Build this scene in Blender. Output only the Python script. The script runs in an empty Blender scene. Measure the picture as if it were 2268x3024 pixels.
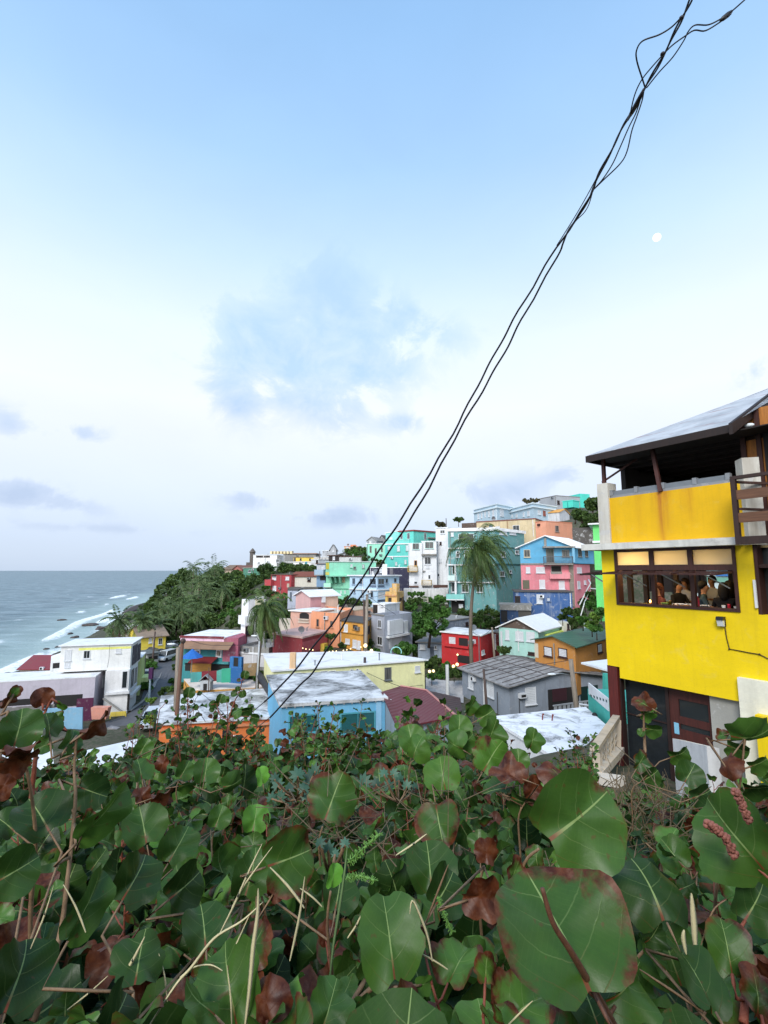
import bpy, math, random
import numpy as np
from mathutils import Vector, Matrix
random.seed(7); RNG = np.random.default_rng(11)
C = bpy.context.scene.collection
SC = bpy.context.scene

# ------------------------------------------------------------------ camera
CAMZ = 20.0
FPX = 1400.0                      # focal length in photo pixels (2268 x 3024)
PITCH = math.atan(171.0/FPX)
cam_d = bpy.data.cameras.new('camera')
cam_d.sensor_fit = 'VERTICAL'; cam_d.sensor_height = 24.0
cam_d.lens = 24.0*FPX/3024.0
cam_d.clip_start = 0.05; cam_d.clip_end = 30000
cam = bpy.data.objects.new('camera', cam_d); C.objects.link(cam)
cam.location = (0, 0, CAMZ); cam.rotation_euler = (math.pi/2+PITCH, 0, 0)
SC.camera = cam
SC.view_settings.view_transform = 'Standard'; SC.view_settings.look = 'None'
SC.view_settings.exposure = 0.36; SC.view_settings.gamma = 1.0
SC.render.film_transparent = False
SC.cycles.max_bounces = 6; SC.cycles.diffuse_bounces = 3; SC.cycles.glossy_bounces = 3
SC.cycles.transmission_bounces = 4; SC.cycles.transparent_max_bounces = 8
SC.cycles.use_denoising = True

def lin(c):
    """sRGB hex or 0..255 triple -> linear"""
    if isinstance(c, str):
        c = tuple(int(c[i:i+2], 16) for i in (0, 2, 4))
    o = []
    for x in c:
        x = x/255.0
        o.append(x/12.92 if x <= 0.04045 else ((x+0.055)/1.055)**2.4)
    return tuple(o)

# ------------------------------------------------------------------ node helpers
class NT:
    def __init__(s, nt): s.nt = nt
    def n(s, t, **k):
        x = s.nt.nodes.new(t)
        for a, b in k.items(): setattr(x, a, b)
        return x
    def l(s, a, b): s.nt.links.new(a, b)
    def val(s, sock, v):
        if hasattr(v, 'is_output'): s.l(v, sock)
        else: sock.default_value = v
    def math(s, op, a, b=0.0, c=None, clamp=False):
        x = s.n('ShaderNodeMath', operation=op); x.use_clamp = clamp
        s.val(x.inputs[0], a); s.val(x.inputs[1], b)
        if c is not None: s.val(x.inputs[2], c)
        return x.outputs[0]
    def ramp(s, fac, stops, interp='LINEAR'):
        x = s.n('ShaderNodeValToRGB'); s.l(fac, x.inputs[0])
        cr = x.color_ramp; cr.interpolation = interp
        while len(cr.elements) < len(stops): cr.elements.new(0.5)
        for e, (p, c) in zip(cr.elements, stops):
            e.position = p
            e.color = (c, c, c, 1) if not isinstance(c, tuple) else (*c[:3], 1)
        return x.outputs[0]
    def mix(s, f, a, b, mode='MIX'):
        x = s.n('ShaderNodeMix', data_type='RGBA', blend_type=mode)
        s.val(x.inputs[0], f)
        for i, v in ((6, a), (7, b)):
            if isinstance(v, tuple): x.inputs[i].default_value = (*v[:3], 1)
            else: s.l(v, x.inputs[i])
        return x.outputs[2]
    def noise(s, vec, scale, detail=4, rough=0.55, dist=0.0):
        x = s.n('ShaderNodeTexNoise'); s.l(vec, x.inputs['Vector'])
        x.inputs['Scale'].default_value = scale; x.inputs['Detail'].default_value = detail
        x.inputs['Roughness'].default_value = rough; x.inputs['Distortion'].default_value = dist
        return x.outputs[0]
    def mapping(s, vec, scale=(1, 1, 1), loc=(0, 0, 0), rot=(0, 0, 0)):
        x = s.n('ShaderNodeMapping'); s.l(vec, x.inputs[0])
        x.inputs['Scale'].default_value = scale; x.inputs['Location'].default_value = loc
        x.inputs['Rotation'].default_value = rot
        return x.outputs[0]
    def bump(s, h, strength=0.3, dist=0.1):
        x = s.n('ShaderNodeBump'); s.l(h, x.inputs['Height'])
        x.inputs['Strength'].default_value = strength; x.inputs['Distance'].default_value = dist
        return x.outputs[0]

# ------------------------------------------------------------------ world: evening sky
SUN_EL, SUN_AZ = math.radians(40), math.radians(202)     # low light from behind the camera
W = bpy.data.worlds.new("World"); SC.world = W; W.use_nodes = True
W.node_tree.nodes.clear()
w = NT(W.node_tree)
tc = w.n('ShaderNodeTexCoord'); sep = w.n('ShaderNodeSeparateXYZ')
w.l(tc.outputs['Generated'], sep.inputs[0])
X, Y, Z = sep.outputs
sky = w.n('ShaderNodeTexSky', sky_type='NISHITA'); sky.sun_disc = False
sky.sun_elevation = SUN_EL; sky.sun_rotation = SUN_AZ; sky.altitude = 20
zz = w.math('MAXIMUM', Z, 0.0)
grad = w.ramp(zz, [(0.0, lin((186, 202, 224))), (0.06, lin((195, 209, 231))), (0.13, lin((210, 221, 239))), (0.21, lin((221, 229, 244))),
                   (0.32, lin((233, 238, 247))), (0.44, lin((224, 237, 250))), (0.56, lin((196, 222, 247))),
                   (0.68, lin((166, 203, 242))), (0.80, lin((146, 188, 233))), (1.0, lin((130, 174, 226)))])
# clouds: soft grey-blue banks at given azimuth / elevation
az = w.math('ARCTAN2', X, Y); el = w.math('ARCSINE', Z)
comb = w.n('ShaderNodeCombineXYZ'); w.l(az, comb.inputs[0]); w.l(el, comb.inputs[1])
def azel(u, v):
    a = (u-1134)/FPX; b = (1512-v)/FPX
    d = Vector((a, math.cos(PITCH)-b*math.sin(PITCH), math.sin(PITCH)+b*math.cos(PITCH))).normalized()
    return math.atan2(d.x, d.y), math.asin(d.z)
nz = w.noise(w.mapping(comb.outputs[0], (1, 1.25, 1), (3.1, .4, 0)), 7.5, 10, 0.62, 0.35)
def blob(u, v, su, sv, amp, rot=0.0):
    a, e = azel(u, v); sa = su/FPX; se = sv/FPX
    dx = w.math('SUBTRACT', az, a); dy = w.math('SUBTRACT', el, e)
    c, s_ = math.cos(rot), math.sin(rot)
    rx = w.math('ADD', w.math('MULTIPLY', dx, c), w.math('MULTIPLY', dy, s_))
    ry = w.math('SUBTRACT', w.math('MULTIPLY', dy, c), w.math('MULTIPLY', dx, s_))
    rx = w.math('DIVIDE', rx, sa); ry = w.math('DIVIDE', ry, se)
    q = w.math('ADD', w.math('MULTIPLY', rx, rx), w.math('MULTIPLY', ry, ry))
    return w.math('MULTIPLY', w.math('POWER', 2.718, w.math('MULTIPLY', q, -1.0)), amp)
acc = None
for b in [(790, 1050, 200, 110, .72, -.30), (1010, 930, 220, 110, .58, -.5), (1260, 960, 170, 50, .44, -.4), (980, 1180, 130, 90, .55, -.4), (1120, 1050, 140, 90, .42, -.4), (990, 810, 90, 80, .34, 0),
          (690, 1170, 100, 70, .5, -.5), (1190, 1250, 70, 30, .5, 0), (30, 1455, 80, 34, .62, 0),
          (180, 1480, 100, 26, .52, -.2), (20, 1245, 60, 40, .45, -.3), (240, 1275, 60, 30, .5, 0), (760, 1475, 95, 40, .62, 0),
          (990, 1525, 150, 34, .6, 0), (1450, 1470, 130, 50, .65, 0), (1700, 1400, 120, 40, .5, 0), (2240, 1090, 60, 30, .4, .3), (300, 1560, 220, 14, .35, 0)]:
    g = blob(*b)
    acc = g if acc is None else w.math('ADD', acc, g)
m = w.math('ADD', acc, w.math('MULTIPLY', w.math('SUBTRACT', nz, 0.5), 2.9))
mask = w.ramp(m, [(0.16, 0.0), (0.42, .6), (0.95, 1.0)])
mask = w.math('MULTIPLY', mask, w.math('MINIMUM', w.math('MULTIPLY', acc, 2.2), 1.0))
ccol = w.ramp(zz, [(0.0, lin((168, 182, 213))), (0.2, lin((176, 194, 220))), (0.4, lin((178, 209, 241)))])
colr = w.mix(w.math('MULTIPLY', mask, 0.92), grad, ccol)
# faint mottling everywhere
soft = w.ramp(w.noise(w.mapping(comb.outputs[0], (1, 2.2, 1)), 2.4, 6, 0.55, 0.3), [(0.3, 0.965), (0.7, 1.02)])
colr = w.mix(1.0, colr, soft, 'MULTIPLY')
# afterglow behind the camera (west): bright warm-white band lights the facades
back = w.math('MAXIMUM', w.math('MULTIPLY', Y, -1.0), 0.0)
band = w.math('POWER', w.math('SUBTRACT', 1.0, w.math('MINIMUM', zz, 1.0)), 2.0)
glow = w.math('MULTIPLY', back, band)
gl = w.mix(1.0, (1.3, 1.25, 1.18), w.ramp(glow, [(0.0, 0.0), (0.8, 1.0)]), 'MULTIPLY')
colr = w.mix(1.0, colr, gl, 'ADD')
bg1 = w.n('ShaderNodeBackground'); w.l(colr, bg1.inputs[0]); bg1.inputs[1].default_value = 0.90
bg2 = w.n('ShaderNodeBackground'); w.l(sky.outputs[0], bg2.inputs[0]); bg2.inputs[1].default_value = 0.012
ads = w.n('ShaderNodeAddShader'); w.l(bg1.outputs[0], ads.inputs[0]); w.l(bg2.outputs[0], ads.inputs[1])
out = w.n('ShaderNodeOutputWorld'); w.l(ads.outputs[0], out.inputs[0])

sun_d = bpy.data.lights.new('sun', 'SUN'); sun_d.energy = 2.3; sun_d.angle = math.radians(22); sun_d.color = (1.0, 0.96, 0.91)
sun = bpy.data.objects.new('sun', sun_d); C.objects.link(sun)
sd = Vector((math.sin(SUN_AZ)*math.cos(SUN_EL), math.cos(SUN_AZ)*math.cos(SUN_EL), math.sin(SUN_EL)))
sun.rotation_euler = sd.to_track_quat('Z', 'Y').to_euler(); sun.location = (0, -30, 60)

# ------------------------------------------------------------------ picture-point -> world helpers
CAMP = Vector((0, 0, CAMZ))
def ray(u, v):
    a = (u-1134)/FPX; b = (1512-v)/FPX
    return Vector((a, math.cos(PITCH)-b*math.sin(PITCH), math.sin(PITCH)+b*math.cos(PITCH)))
def at(u, v, Y):
    d = ray(u, v); return CAMP + d*(Y/d.y)
def on_z(u, v, z):
    d = ray(u, v); return CAMP + d*((z-CAMZ)/d.z)
# measuring regions (origin x, origin y, scale) used while surveying the photo
REG = {1: (0, 1600, .33755), 2: (440, 1600, .33755), 3: (880, 1500, .28933), 4: (1260, 1420, .31344), 5: (880, 1850, .31344),
       6: (1260, 1800, .33755), 7: (1700, 1120, .35258), 8: (1700, 1780, .34238), 9: (0, 2000, .48222), 10: (700, 2060, .48222),
       11: (1400, 2060, .52321), 12: (0, 2500, .60277), 13: (900, 2500, .42194), 14: (1400, 2500, .52321), 15: (760, 1560, .18083),
       16: (500, 1840, .217), 17: (1600, 0, .40265), 0: (0, 0, 1.0)}
def q(R, x, y):
    a = REG[R]; return a[0]+x*a[2], a[1]+y*a[2]
def qat(R, x, y, Y): return at(*q(R, x, y), Y)
def qz(R, x, y, z): return on_z(*q(R, x, y), z)

# ------------------------------------------------------------------ object helpers
def tag(o, label=None, cat=None, group=None, kind=None):
    if label: o['label'] = label
    if cat: o['category'] = cat
    if group: o['group'] = group
    if kind: o['kind'] = kind
    return o
def empty(name, loc, label=None, cat=None, group=None, rz=0.0):
    o = bpy.data.objects.new(name, None); C.objects.link(o); o.location = loc; o.rotation_euler = (0, 0, rz)
    o.empty_display_size = 0.2
    return tag(o, label, cat, group)
def mesh_obj(name, verts, faces, mat, parent=None, smooth=False):
    me = bpy.data.meshes.new(name); me.from_pydata([tuple(v) for v in verts], [], [tuple(f) for f in faces])
    me.validate(); me.update()
    if isinstance(mat, (list, tuple)):
        for m_ in mat: me.materials.append(m_)
    elif mat: me.materials.append(mat)
    if smooth: me.shade_smooth()
    o = bpy.data.objects.new(name, me); C.objects.link(o)
    if parent: o.parent = parent
    return o
def np_mesh(name, V, F, mat, parent=None, smooth=False, uv=None, attr=None):
    """V (n,3), F (m,k) numpy; uv per vertex (n,2); attr dict name->(n,3 or 4) colour per vertex"""
    V = np.asarray(V, np.float32); F = np.asarray(F, np.int32)
    me = bpy.data.meshes.new(name); n, mf, k = len(V), len(F), F.shape[1]
    me.vertices.add(n); me.vertices.foreach_set('co', V.ravel())
    me.loops.add(mf*k); me.loops.foreach_set('vertex_index', F.ravel())
    me.polygons.add(mf); me.polygons.foreach_set('loop_start', np.arange(0, mf*k, k, dtype=np.int32))
    me.update(calc_edges=True)
    if uv is not None:
        l = me.uv_layers.new(name='UVMap'); l.data.foreach_set('uv', np.asarray(uv, np.float32)[F.ravel()].ravel())
    for an, av in (attr or {}).items():
        a = me.attributes.new(an, 'FLOAT_COLOR', 'POINT')
        av = np.asarray(av, np.float32)
        if av.shape[1] == 3: av = np.concatenate([av, np.ones((n, 1), np.float32)], 1)
        a.data.foreach_set('color', av.ravel())
    if mat: me.materials.append(mat)
    if smooth: me.shade_smooth()
    o = bpy.data.objects.new(name, me); C.objects.link(o)
    if parent: o.parent = parent
    return o

class MB:
    def __init__(s): s.v = []; s.f = []
    def quad(s, a, b, c, d):
        i = len(s.v); s.v += [Vector(a), Vector(b), Vector(c), Vector(d)]; s.f.append((i, i+1, i+2, i+3))
    def poly(s, pts):
        i = len(s.v); s.v += [Vector(p) for p in pts]; s.f.append(tuple(range(i, i+len(pts))))
    def hexa(s, b, t):
        """box from 4 bottom + 4 top points (CCW from above)"""
        i = len(s.v); s.v += [Vector(p) for p in b]+[Vector(p) for p in t]
        s.f += [(i+3, i+2, i+1, i), (i+4, i+5, i+6, i+7)]
        for k in range(4):
            j = (k+1) % 4; s.f.append((i+k, i+j, i+4+j, i+4+k))
    def box(s, x0, x1, y0, y1, z0, z1):
        s.hexa([(x0, y0, z0), (x1, y0, z0), (x1, y1, z0), (x0, y1, z0)], [(x0, y0, z1), (x1, y0, z1), (x1, y1, z1), (x0, y1, z1)])
    def bar(s, a, b, wx, wy=None, up=(0, 0, 1)):
        a = Vector(a); b = Vector(b); d = (b-a).normalized(); wy = wx if wy is None else wy
        u = Vector(up)
        if abs(d.dot(u)) > .95: u = Vector((1, 0, 0))
        sx = d.cross(u).normalized()*wx/2; sy = sx.cross(d).normalized()*wy/2
        s.hexa([a-sx-sy, a+sx-sy, a+sx+sy, a-sx+sy], [b-sx-sy, b+sx-sy, b+sx+sy, b-sx+sy])
    def tube(s, pts, rad, n=8, cap=True):
        pts = [Vector(p) for p in pts]; m_ = len(pts)
        rad = rad if isinstance(rad, (list, tuple)) else [rad]*m_
        i0 = len(s.v); ref = Vector((0.13, 0.21, 1))
        for k in range(m_):
            d = (pts[min(k+1, m_-1)]-pts[max(k-1, 0)]).normalized()
            r_ = ref if abs(d.dot(ref.normalized())) < .97 else Vector((1, .1, 0))
            x = d.cross(r_).normalized(); y = d.cross(x).normalized()
            for j in range(n):
                a = 2*math.pi*j/n; s.v.append(pts[k]+(x*math.cos(a)+y*math.sin(a))*rad[k])
        for k in range(m_-1):
            for j in range(n):
                j2 = (j+1) % n
                s.f.append((i0+k*n+j, i0+k*n+j2, i0+(k+1)*n+j2, i0+(k+1)*n+j))
        if cap:
            s.f.append(tuple(i0+j for j in range(n))); s.f.append(tuple(i0+(m_-1)*n+j for j in reversed(range(n))))
    def sphere(s, c, r, n=10, m_=7, sc=(1, 1, 1)):
        c = Vector(c); i0 = len(s.v)
        for a in range(m_+1):
            th = math.pi*a/m_
            for b in range(n):
                ph = 2*math.pi*b/n
                s.v.append(c+Vector((math.sin(th)*math.cos(ph)*r*sc[0], math.sin(th)*math.sin(ph)*r*sc[1], math.cos(th)*r*sc[2])))
        for a in range(m_):
            for b in range(n):
                b2 = (b+1) % n; s.f.append((i0+a*n+b, i0+(a+1)*n+b, i0+(a+1)*n+b2, i0+a*n+b2))
    def build(s, name, mat, parent=None, smooth=False, rel=True, fix=True):
        off = Vector(parent.location) if (parent and rel) else Vector((0, 0, 0))
        o = mesh_obj(name, [p-off for p in s.v], s.f, mat, parent, smooth)
        if fix:
            import bmesh
            bm = bmesh.new(); bm.from_mesh(o.data); bmesh.ops.remove_doubles(bm, verts=bm.verts, dist=1e-6)
            bmesh.ops.recalc_face_normals(bm, faces=bm.faces); bm.to_mesh(o.data); bm.free()
        return o

# ------------------------------------------------------------------ materials
_mc = {}
def new_mat(name):
    m_ = bpy.data.materials.new(name); m_.use_nodes = True
    nt = NT(m_.node_tree); b = m_.node_tree.nodes['Principled BSDF']
    return m_, nt, b
def ovec(t):
    tcn = t.n('ShaderNodeTexCoord'); oi = t.n('ShaderNodeObjectInfo')
    a = t.n('ShaderNodeVectorMath', operation='ADD'); t.l(tcn.outputs['Object'], a.inputs[0])
    sc_ = t.math('MULTIPLY', oi.outputs['Random'], 37.0)
    c_ = t.n('ShaderNodeCombineXYZ'); t.l(sc_, c_.inputs[0]); t.l(sc_, c_.inputs[1]); t.l(sc_, c_.inputs[2])
    t.l(c_.outputs[0], a.inputs[1])
    return a.outputs[0]
def paint(col, stain=0.35, rough=0.8, fine=18.0, dirt=(0.10, 0.095, 0.085), name='painted_plaster', lvl=1.0):
    key = ('p', col, stain, rough, dirt, lvl)
    if key in _mc: return _mc[key]
    m_, t, b = new_mat(name); c = lin(col); lum_ = .3*c[0]+.55*c[1]+.15*c[2]; c = tuple(min((x*.88+lum_*.12)*lvl, .82) for x in c)
    v = ovec(t)
    n1 = t.noise(v, 0.45, 5, 0.6, 0.3)
    base = t.mix(t.ramp(n1, [(0.32, 0.0), (0.7, 1.0)]), tuple(x*0.86 for x in c), tuple(min(x*1.06, .85) for x in c))
    n2 = t.noise(t.mapping(v, (1.5, 1.5, .16)), 1.6, 7, 0.62, 0.2)
    n3 = t.noise(v, 0.9, 6, 0.65, 0.6)
    s1 = t.ramp(n2, [(0.50, 0.0), (0.74, 1.0)]); s2 = t.ramp(n3, [(0.56, 0.0), (0.72, 1.0)])
    f = t.math('MULTIPLY', t.math('MAXIMUM', s1, t.math('MULTIPLY', s2, 0.8)), min(.95, stain*1.35))
    base = t.mix(f, base, dirt)
    pl = t.math('MULTIPLY', t.ramp(t.noise(v, 1.7, 8, 0.72, 0.5), [(0.585, 0.0), (0.60, 1.0)]), min(1.0, stain*1.5))
    base = t.mix(pl, base, tuple(min(.7, .30+.45*x) for x in (c[0]*.6+.1, c[1]*.6+.1, c[2]*.6+.1)))
    nf = t.noise(v, 7.0, 4, 0.7)
    base = t.mix(t.ramp(nf, [(0.35, 0.0), (0.65, 1.0)]), t.mix(0.10, base, dirt), base)
    t.l(base, b.inputs['Base Color']); b.inputs['Roughness'].default_value = rough
    b.inputs['Specular IOR Level'].default_value = 0.3
    t.l(t.bump(t.noise(v, fine, 5, .6), 0.25, 0.02), b.inputs['Normal'])
    _mc[key] = m_; return m_
def roofing(col, stain=0.5, dirt=(0.05, 0.05, 0.048), name='flat_roof_coating', scale=0.55, lo=0.47, hi=0.68):
    key = ('r', col, stain, dirt, scale, lo)
    if key in _mc: return _mc[key]
    m_, t, b = new_mat(name); c = tuple(min(x, .86) for x in lin(col)); v = ovec(t)
    n1 = t.noise(v, scale, 9, 0.66, 0.8); n2 = t.noise(v, scale*4.5, 6, 0.7, 0.4)
    f = t.math('MULTIPLY', t.ramp(n1, [(lo, 0.0), (hi, 1.0)]), t.ramp(n2, [(0.3, 0.35), (0.62, 1.0)]))
    f2 = t.math('MULTIPLY', t.ramp(t.noise(t.mapping(v, (.35, 2.5, 1)), 1.3, 6, .65), [(0.52, 0.0), (0.75, 0.55)]), 1.0)
    base = t.mix(t.math('MULTIPLY', t.math('MAXIMUM', f, f2), stain), c, dirt)
    t.l(base, b.inputs['Base Color']); b.inputs['Roughness'].default_value = 0.75
    t.l(t.bump(n2, 0.2, 0.03), b.inputs['Normal'])
    _mc[key] = m_; return m_
def sheet(col, stain=0.3, dirt=(0.12, 0.06, 0.04), ang=0.0, period=0.25, name='corrugated_sheet', rough=.5):
    key = ('s', col, stain, ang, period, dirt)
    if key in _mc: return _mc[key]
    m_, t, b = new_mat(name); c = tuple(min(x, .86) for x in lin(col)); v = ovec(t)
    tcn = t.n('ShaderNodeTexCoord')
    wv = t.n('ShaderNodeTexWave', wave_type='BANDS', bands_direction='X'); t.l(t.mapping(tcn.outputs['Object'], (1, 1, 1), rot=(0, 0, ang)), wv.inputs[0])
    wv.inputs['Scale'].default_value = 0.314/period; wv.inputs['Distortion'].default_value = 0
    n1 = t.noise(t.mapping(v, (1, 1, 1)), 0.8, 7, 0.65, 0.4)
    base = t.mix(t.math('MULTIPLY', t.ramp(n1, [(0.5, 0.0), (0.7, 1.0)]), stain), c, dirt)
    base = t.mix(t.ramp(t.noise(v, 3.0, 5, .7), [(0.3, .14), (0.7, 0.0)]), base, (0.08, 0.08, 0.08))
    t.l(base, b.inputs['Base Color']); b.inputs['Roughness'].default_value = rough
    t.l(t.bump(wv.outputs[1], 0.6, 0.03), b.inputs['Normal'])
    _mc[key] = m_; return m_
def plain(col, rough=0.6, name='paint', metal=0.0, var=0.12, scale=6.0):
    key = ('c', col, rough, name, metal, var)
    if key in _mc: return _mc[key]
    m_, t, b = new_mat(name); c = lin(col) if not isinstance(col, tuple) or max(col) > 1 else col
    v = ovec(t); n_ = t.noise(v, scale, 5, .65)
    base = t.mix(t.ramp(n_, [(0.3, 0.0), (0.7, 1.0)]), tuple(x*(1-var) for x in c), tuple(min(1, x*(1+var)) for x in c))
    t.l(base, b.inputs['Base Color']); b.inputs['Roughness'].default_value = rough; b.inputs['Metallic'].default_value = metal
    _mc[key] = m_; return m_
def glow_mat(col, strength, name='lit_lamp'):
    m_, t, b = new_mat(name); b.inputs['Base Color'].default_value = (*col, 1)
    b.inputs['Emission Color'].default_value = (*col, 1); b.inputs['Emission Strength'].default_value = strength
    return m_
def wood_mat(col, name='wood', scale=(14, 14, 1.2), var=.45, rough=.65):
    key = ('w', col, name, scale)
    if key in _mc: return _mc[key]
    m_, t, b = new_mat(name); c = lin(col); v = ovec(t)
    n_ = t.noise(t.mapping(v, scale), 1.5, 6, .65, .4)
    base = t.mix(t.ramp(n_, [(0.3, 0.0), (0.7, 1.0)]), tuple(x*(1-var) for x in c), tuple(x*(1+var*.4) for x in c))
    t.l(base, b.inputs['Base Color']); b.inputs['Roughness'].default_value = rough
    t.l(t.bump(n_, .3, .01), b.inputs['Normal'])
    _mc[key] = m_; return m_
M_GLASS, _t, _b = new_mat('window_glass'); _oi = _t.n('ShaderNodeObjectInfo'); _tc = _t.n('ShaderNodeTexCoord'); _v = ovec(_t)
_cur = _t.math('MULTIPLY', _t.ramp(_oi.outputs['Random'], [(0.45, 0.0), (0.6, .55)]), _t.ramp(_t.noise(_t.mapping(_v, (6, 6, .25)), 1.4, 4, .6), [(.42, 0.2), (.58, 1.0)]))
_t.l(_t.mix(_cur, (.02, .026, .03), (.22, .21, .19)), _b.inputs['Base Color']); _b.inputs['Roughness'].default_value = .14
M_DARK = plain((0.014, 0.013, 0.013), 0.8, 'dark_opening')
M_SHUT = paint('d9dde2', .10, .55, name='white_louvre')
M_WHITE = paint('e2e4e6', .16, .6, name='white_trim')
M_CONC = paint('8f8b84', .55, .9, name='bare_concrete')
M_BROWN = wood_mat('40201a', 'dark_brown_wood')
M_STEEL = plain('8b9094', .45, 'galvanised_steel', .6)
# ================================================================== houses
GROUND = []          # (x, y, z) control points for the terrain
SIGHT = []           # (x, y, z) house-base points that must stay visible
def centroid(P): return Vector((sum(p.x for p in P)/len(P), sum(p.y for p in P)/len(P), 0))
def grow(P, d):
    """offset a convex CCW polygon outward by d"""
    n = len(P); out_ = []
    for i in range(n):
        a, b, c = P[i-1], P[i], P[(i+1) % n]
        e1 = (b-a).normalized(); e2 = (c-b).normalized()
        n1 = Vector((e1.y, -e1.x)); n2 = Vector((e2.y, -e2.x))
        k = 1+n1.dot(n2)
        out_.append(b+(n1+n2)*(d/max(k, .35)))
    return out_
class Block: pass
def block(root, R, corners, yb, mat, roof='slab', rmat=None, ov=.12, th=.14, dp=8.0, ext=2.5, name='wall', slope=False,
          ground=True, gi=0, rh=1.0, near=None, zt=None, zb=None, par=.4, rname='roof', skew=0.0):
    """corners: (x, y_top, depth) left->right along the visible faces, in survey region R"""
    B = Block(); P3 = [qat(R, x, y, Y_) for x, y, Y_ in corners]
    k = near if near is not None else (1 if len(P3) >= 3 else 0)
    if zt is None: zt = P3[k].z
    P = [Vector((p.x, p.y)) for p in P3]
    zs = [p.z for p in P3] if slope else [zt]*len(P)
    if len(P) == 2:
        d = (P[1]-P[0]).normalized(); nin = Vector((-d.y, d.x))
        nin = (nin + d*skew).normalized()
        P += [P[1]+nin*dp, P[0]+nin*dp]; zs += [zs[1], zs[0]]
    elif len(P) == 3:
        P.append(P[0]+P[2]-P[1]); zs.append(zs[0]+zs[2]-zs[1] if slope else zt)
    if zb is None:
        zb = qat(R, corners[k][0], yb, corners[k][2]).z
    B.P, B.zt, B.zs, B.zb, B.root, B.R = P, zt, zs, zb, root, R
    if ground:
        for i in range(len(P)):
            j = (i+1) % len(P); e = P[j]-P[i]
            if e.y*(CAMP.x-P[i].x)-e.x*(CAMP.y-P[i].y) > 0:
                for f in np.linspace(0, 1, max(3, int(e.length/1.2)+1)): a = P[i]+e*float(f); SIGHT.append((a.x, a.y, zb))
        for p in P: GROUND.append((p.x, p.y, zb-.15))
        c_ = centroid([Vector((p.x, p.y, 0)) for p in P]); GROUND.append((c_.x, c_.y, zb-.2))
    if root.get('_set') is None:
        root.location = (P[k].x, P[k].y, zb); root['_set'] = 1
        B.first = True
    n = len(P); mb = MB(); z0 = zb-ext
    v3 = lambda p, z: Vector((p.x, p.y, z))
    for i in range(n):
        j = (i+1) % n
        mb.quad(v3(P[i], z0), v3(P[j], z0), v3(P[j], zs[j]), v3(P[i], zs[i]))
    rmat = rmat or M_CONC
    if roof == 'gable':
        a, b, c, d = [P[(gi+m_) % 4] for m_ in range(4)]
        m1 = (a+b)/2; m2 = (c+d)/2; zr = zt+rh
        mb.poly([v3(a, zt), v3(b, zt), v3(m1, zr)]); mb.poly([v3(c, zt), v3(d, zt), v3(m2, zr)])
        rd = (m1-m2).normalized()
        rb = MB()
        for e1, e2 in ((b, c), (d, a)):
            p1, p2 = (e1, e2) if (e1-m1).length < (e2-m1).length else (e2, e1)   # p1 near m1
            half = (p1-m1).length; side = (p1-m1).normalized(); so = side*ov; dz = rh*ov/max(half, .1)
            A = v3(p1+so+rd*ov, zt-dz); Bq = v3(p2+so-rd*ov, zt-dz); C_ = v3(m2-rd*ov, zr); D = v3(m1+rd*ov, zr)
            up = Vector((0, 0, th)); l_ = Vector((0, 0, .01))
            rb.hexa([A+l_, Bq+l_, C_+l_, D+l_], [A+up, Bq+up, C_+up, D+up])
        B.roof = rb.build(rname, rmat, root)
    elif roof == 'parapet':
        I = grow(P, -.18)
        for i in range(n):
            j = (i+1) % n
            mb.quad(v3(P[i], zs[i]), v3(P[j], zs[j]), v3(I[j], zs[j]), v3(I[i], zs[i]))
            mb.quad(v3(I[i], zs[i]), v3(I[j], zs[j]), v3(I[j], zs[j]-par), v3(I[i], zs[i]-par))
        rb = MB(); rb.poly([v3(I[i], zs[i]-par+.02) for i in range(n)])
        rb.poly([v3(I[i], zs[i]-par-.1) for i in reversed(range(n))])
        B.roof = rb.build(rname, rmat, root)
    elif roof == 'none':
        mb.poly([v3(P[i], zs[i]) for i in range(n)])
    else:
        G = grow(P, ov); rb = MB()
        lo = [v3(G[i], zs[i]+.004) for i in range(n)]; hi = [v3(G[i], zs[i]+th) for i in range(n)]
        rb.poly(list(reversed(lo))); rb.poly(hi)
        for i in range(n):
            j = (i+1) % n; rb.quad(lo[i], lo[j], hi[j], hi[i])
        B.roof = rb.build(rname, rmat, root)
    B.wall = mb.build(name, mat, root)
    e = k-1 if k else 0; L0 = (P[(e+1) % n]-P[e]).length
    if ground and L0 > 4 and roof != 'none':
        pb = MB(); ps = L0*HR.choice([.04, .96, .5]); fbox(pb, B, e, ps, ps+.09, zb, zt-.05, .01, .1); fbox(pb, B, e, ps-.03, ps+.12, zb+(zt-zb)*.5, zb+(zt-zb)*.5+.06, .005, .11)
        pb.build('downpipe', HR.choice([M_STEEL, M_WHITE, M_CONC]), root)
        if HR.random() < .55:
            ps = L0*HR.uniform(.15, .8); za = zb+(zt-zb)*HR.choice([.35, .72]); ab = MB(); fbox(ab, B, e, ps, ps+.62, za, za+.42, .02, .34); ao = ab.build('air_conditioner', HR.choice([M_SHUT, M_STEEL]), root)
            ab = MB(); fbox(ab, B, e, ps+.08, ps+.4, za+.06, za+.36, .33, .35); ab.build('grille', M_DARK, root).parent = ao
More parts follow.
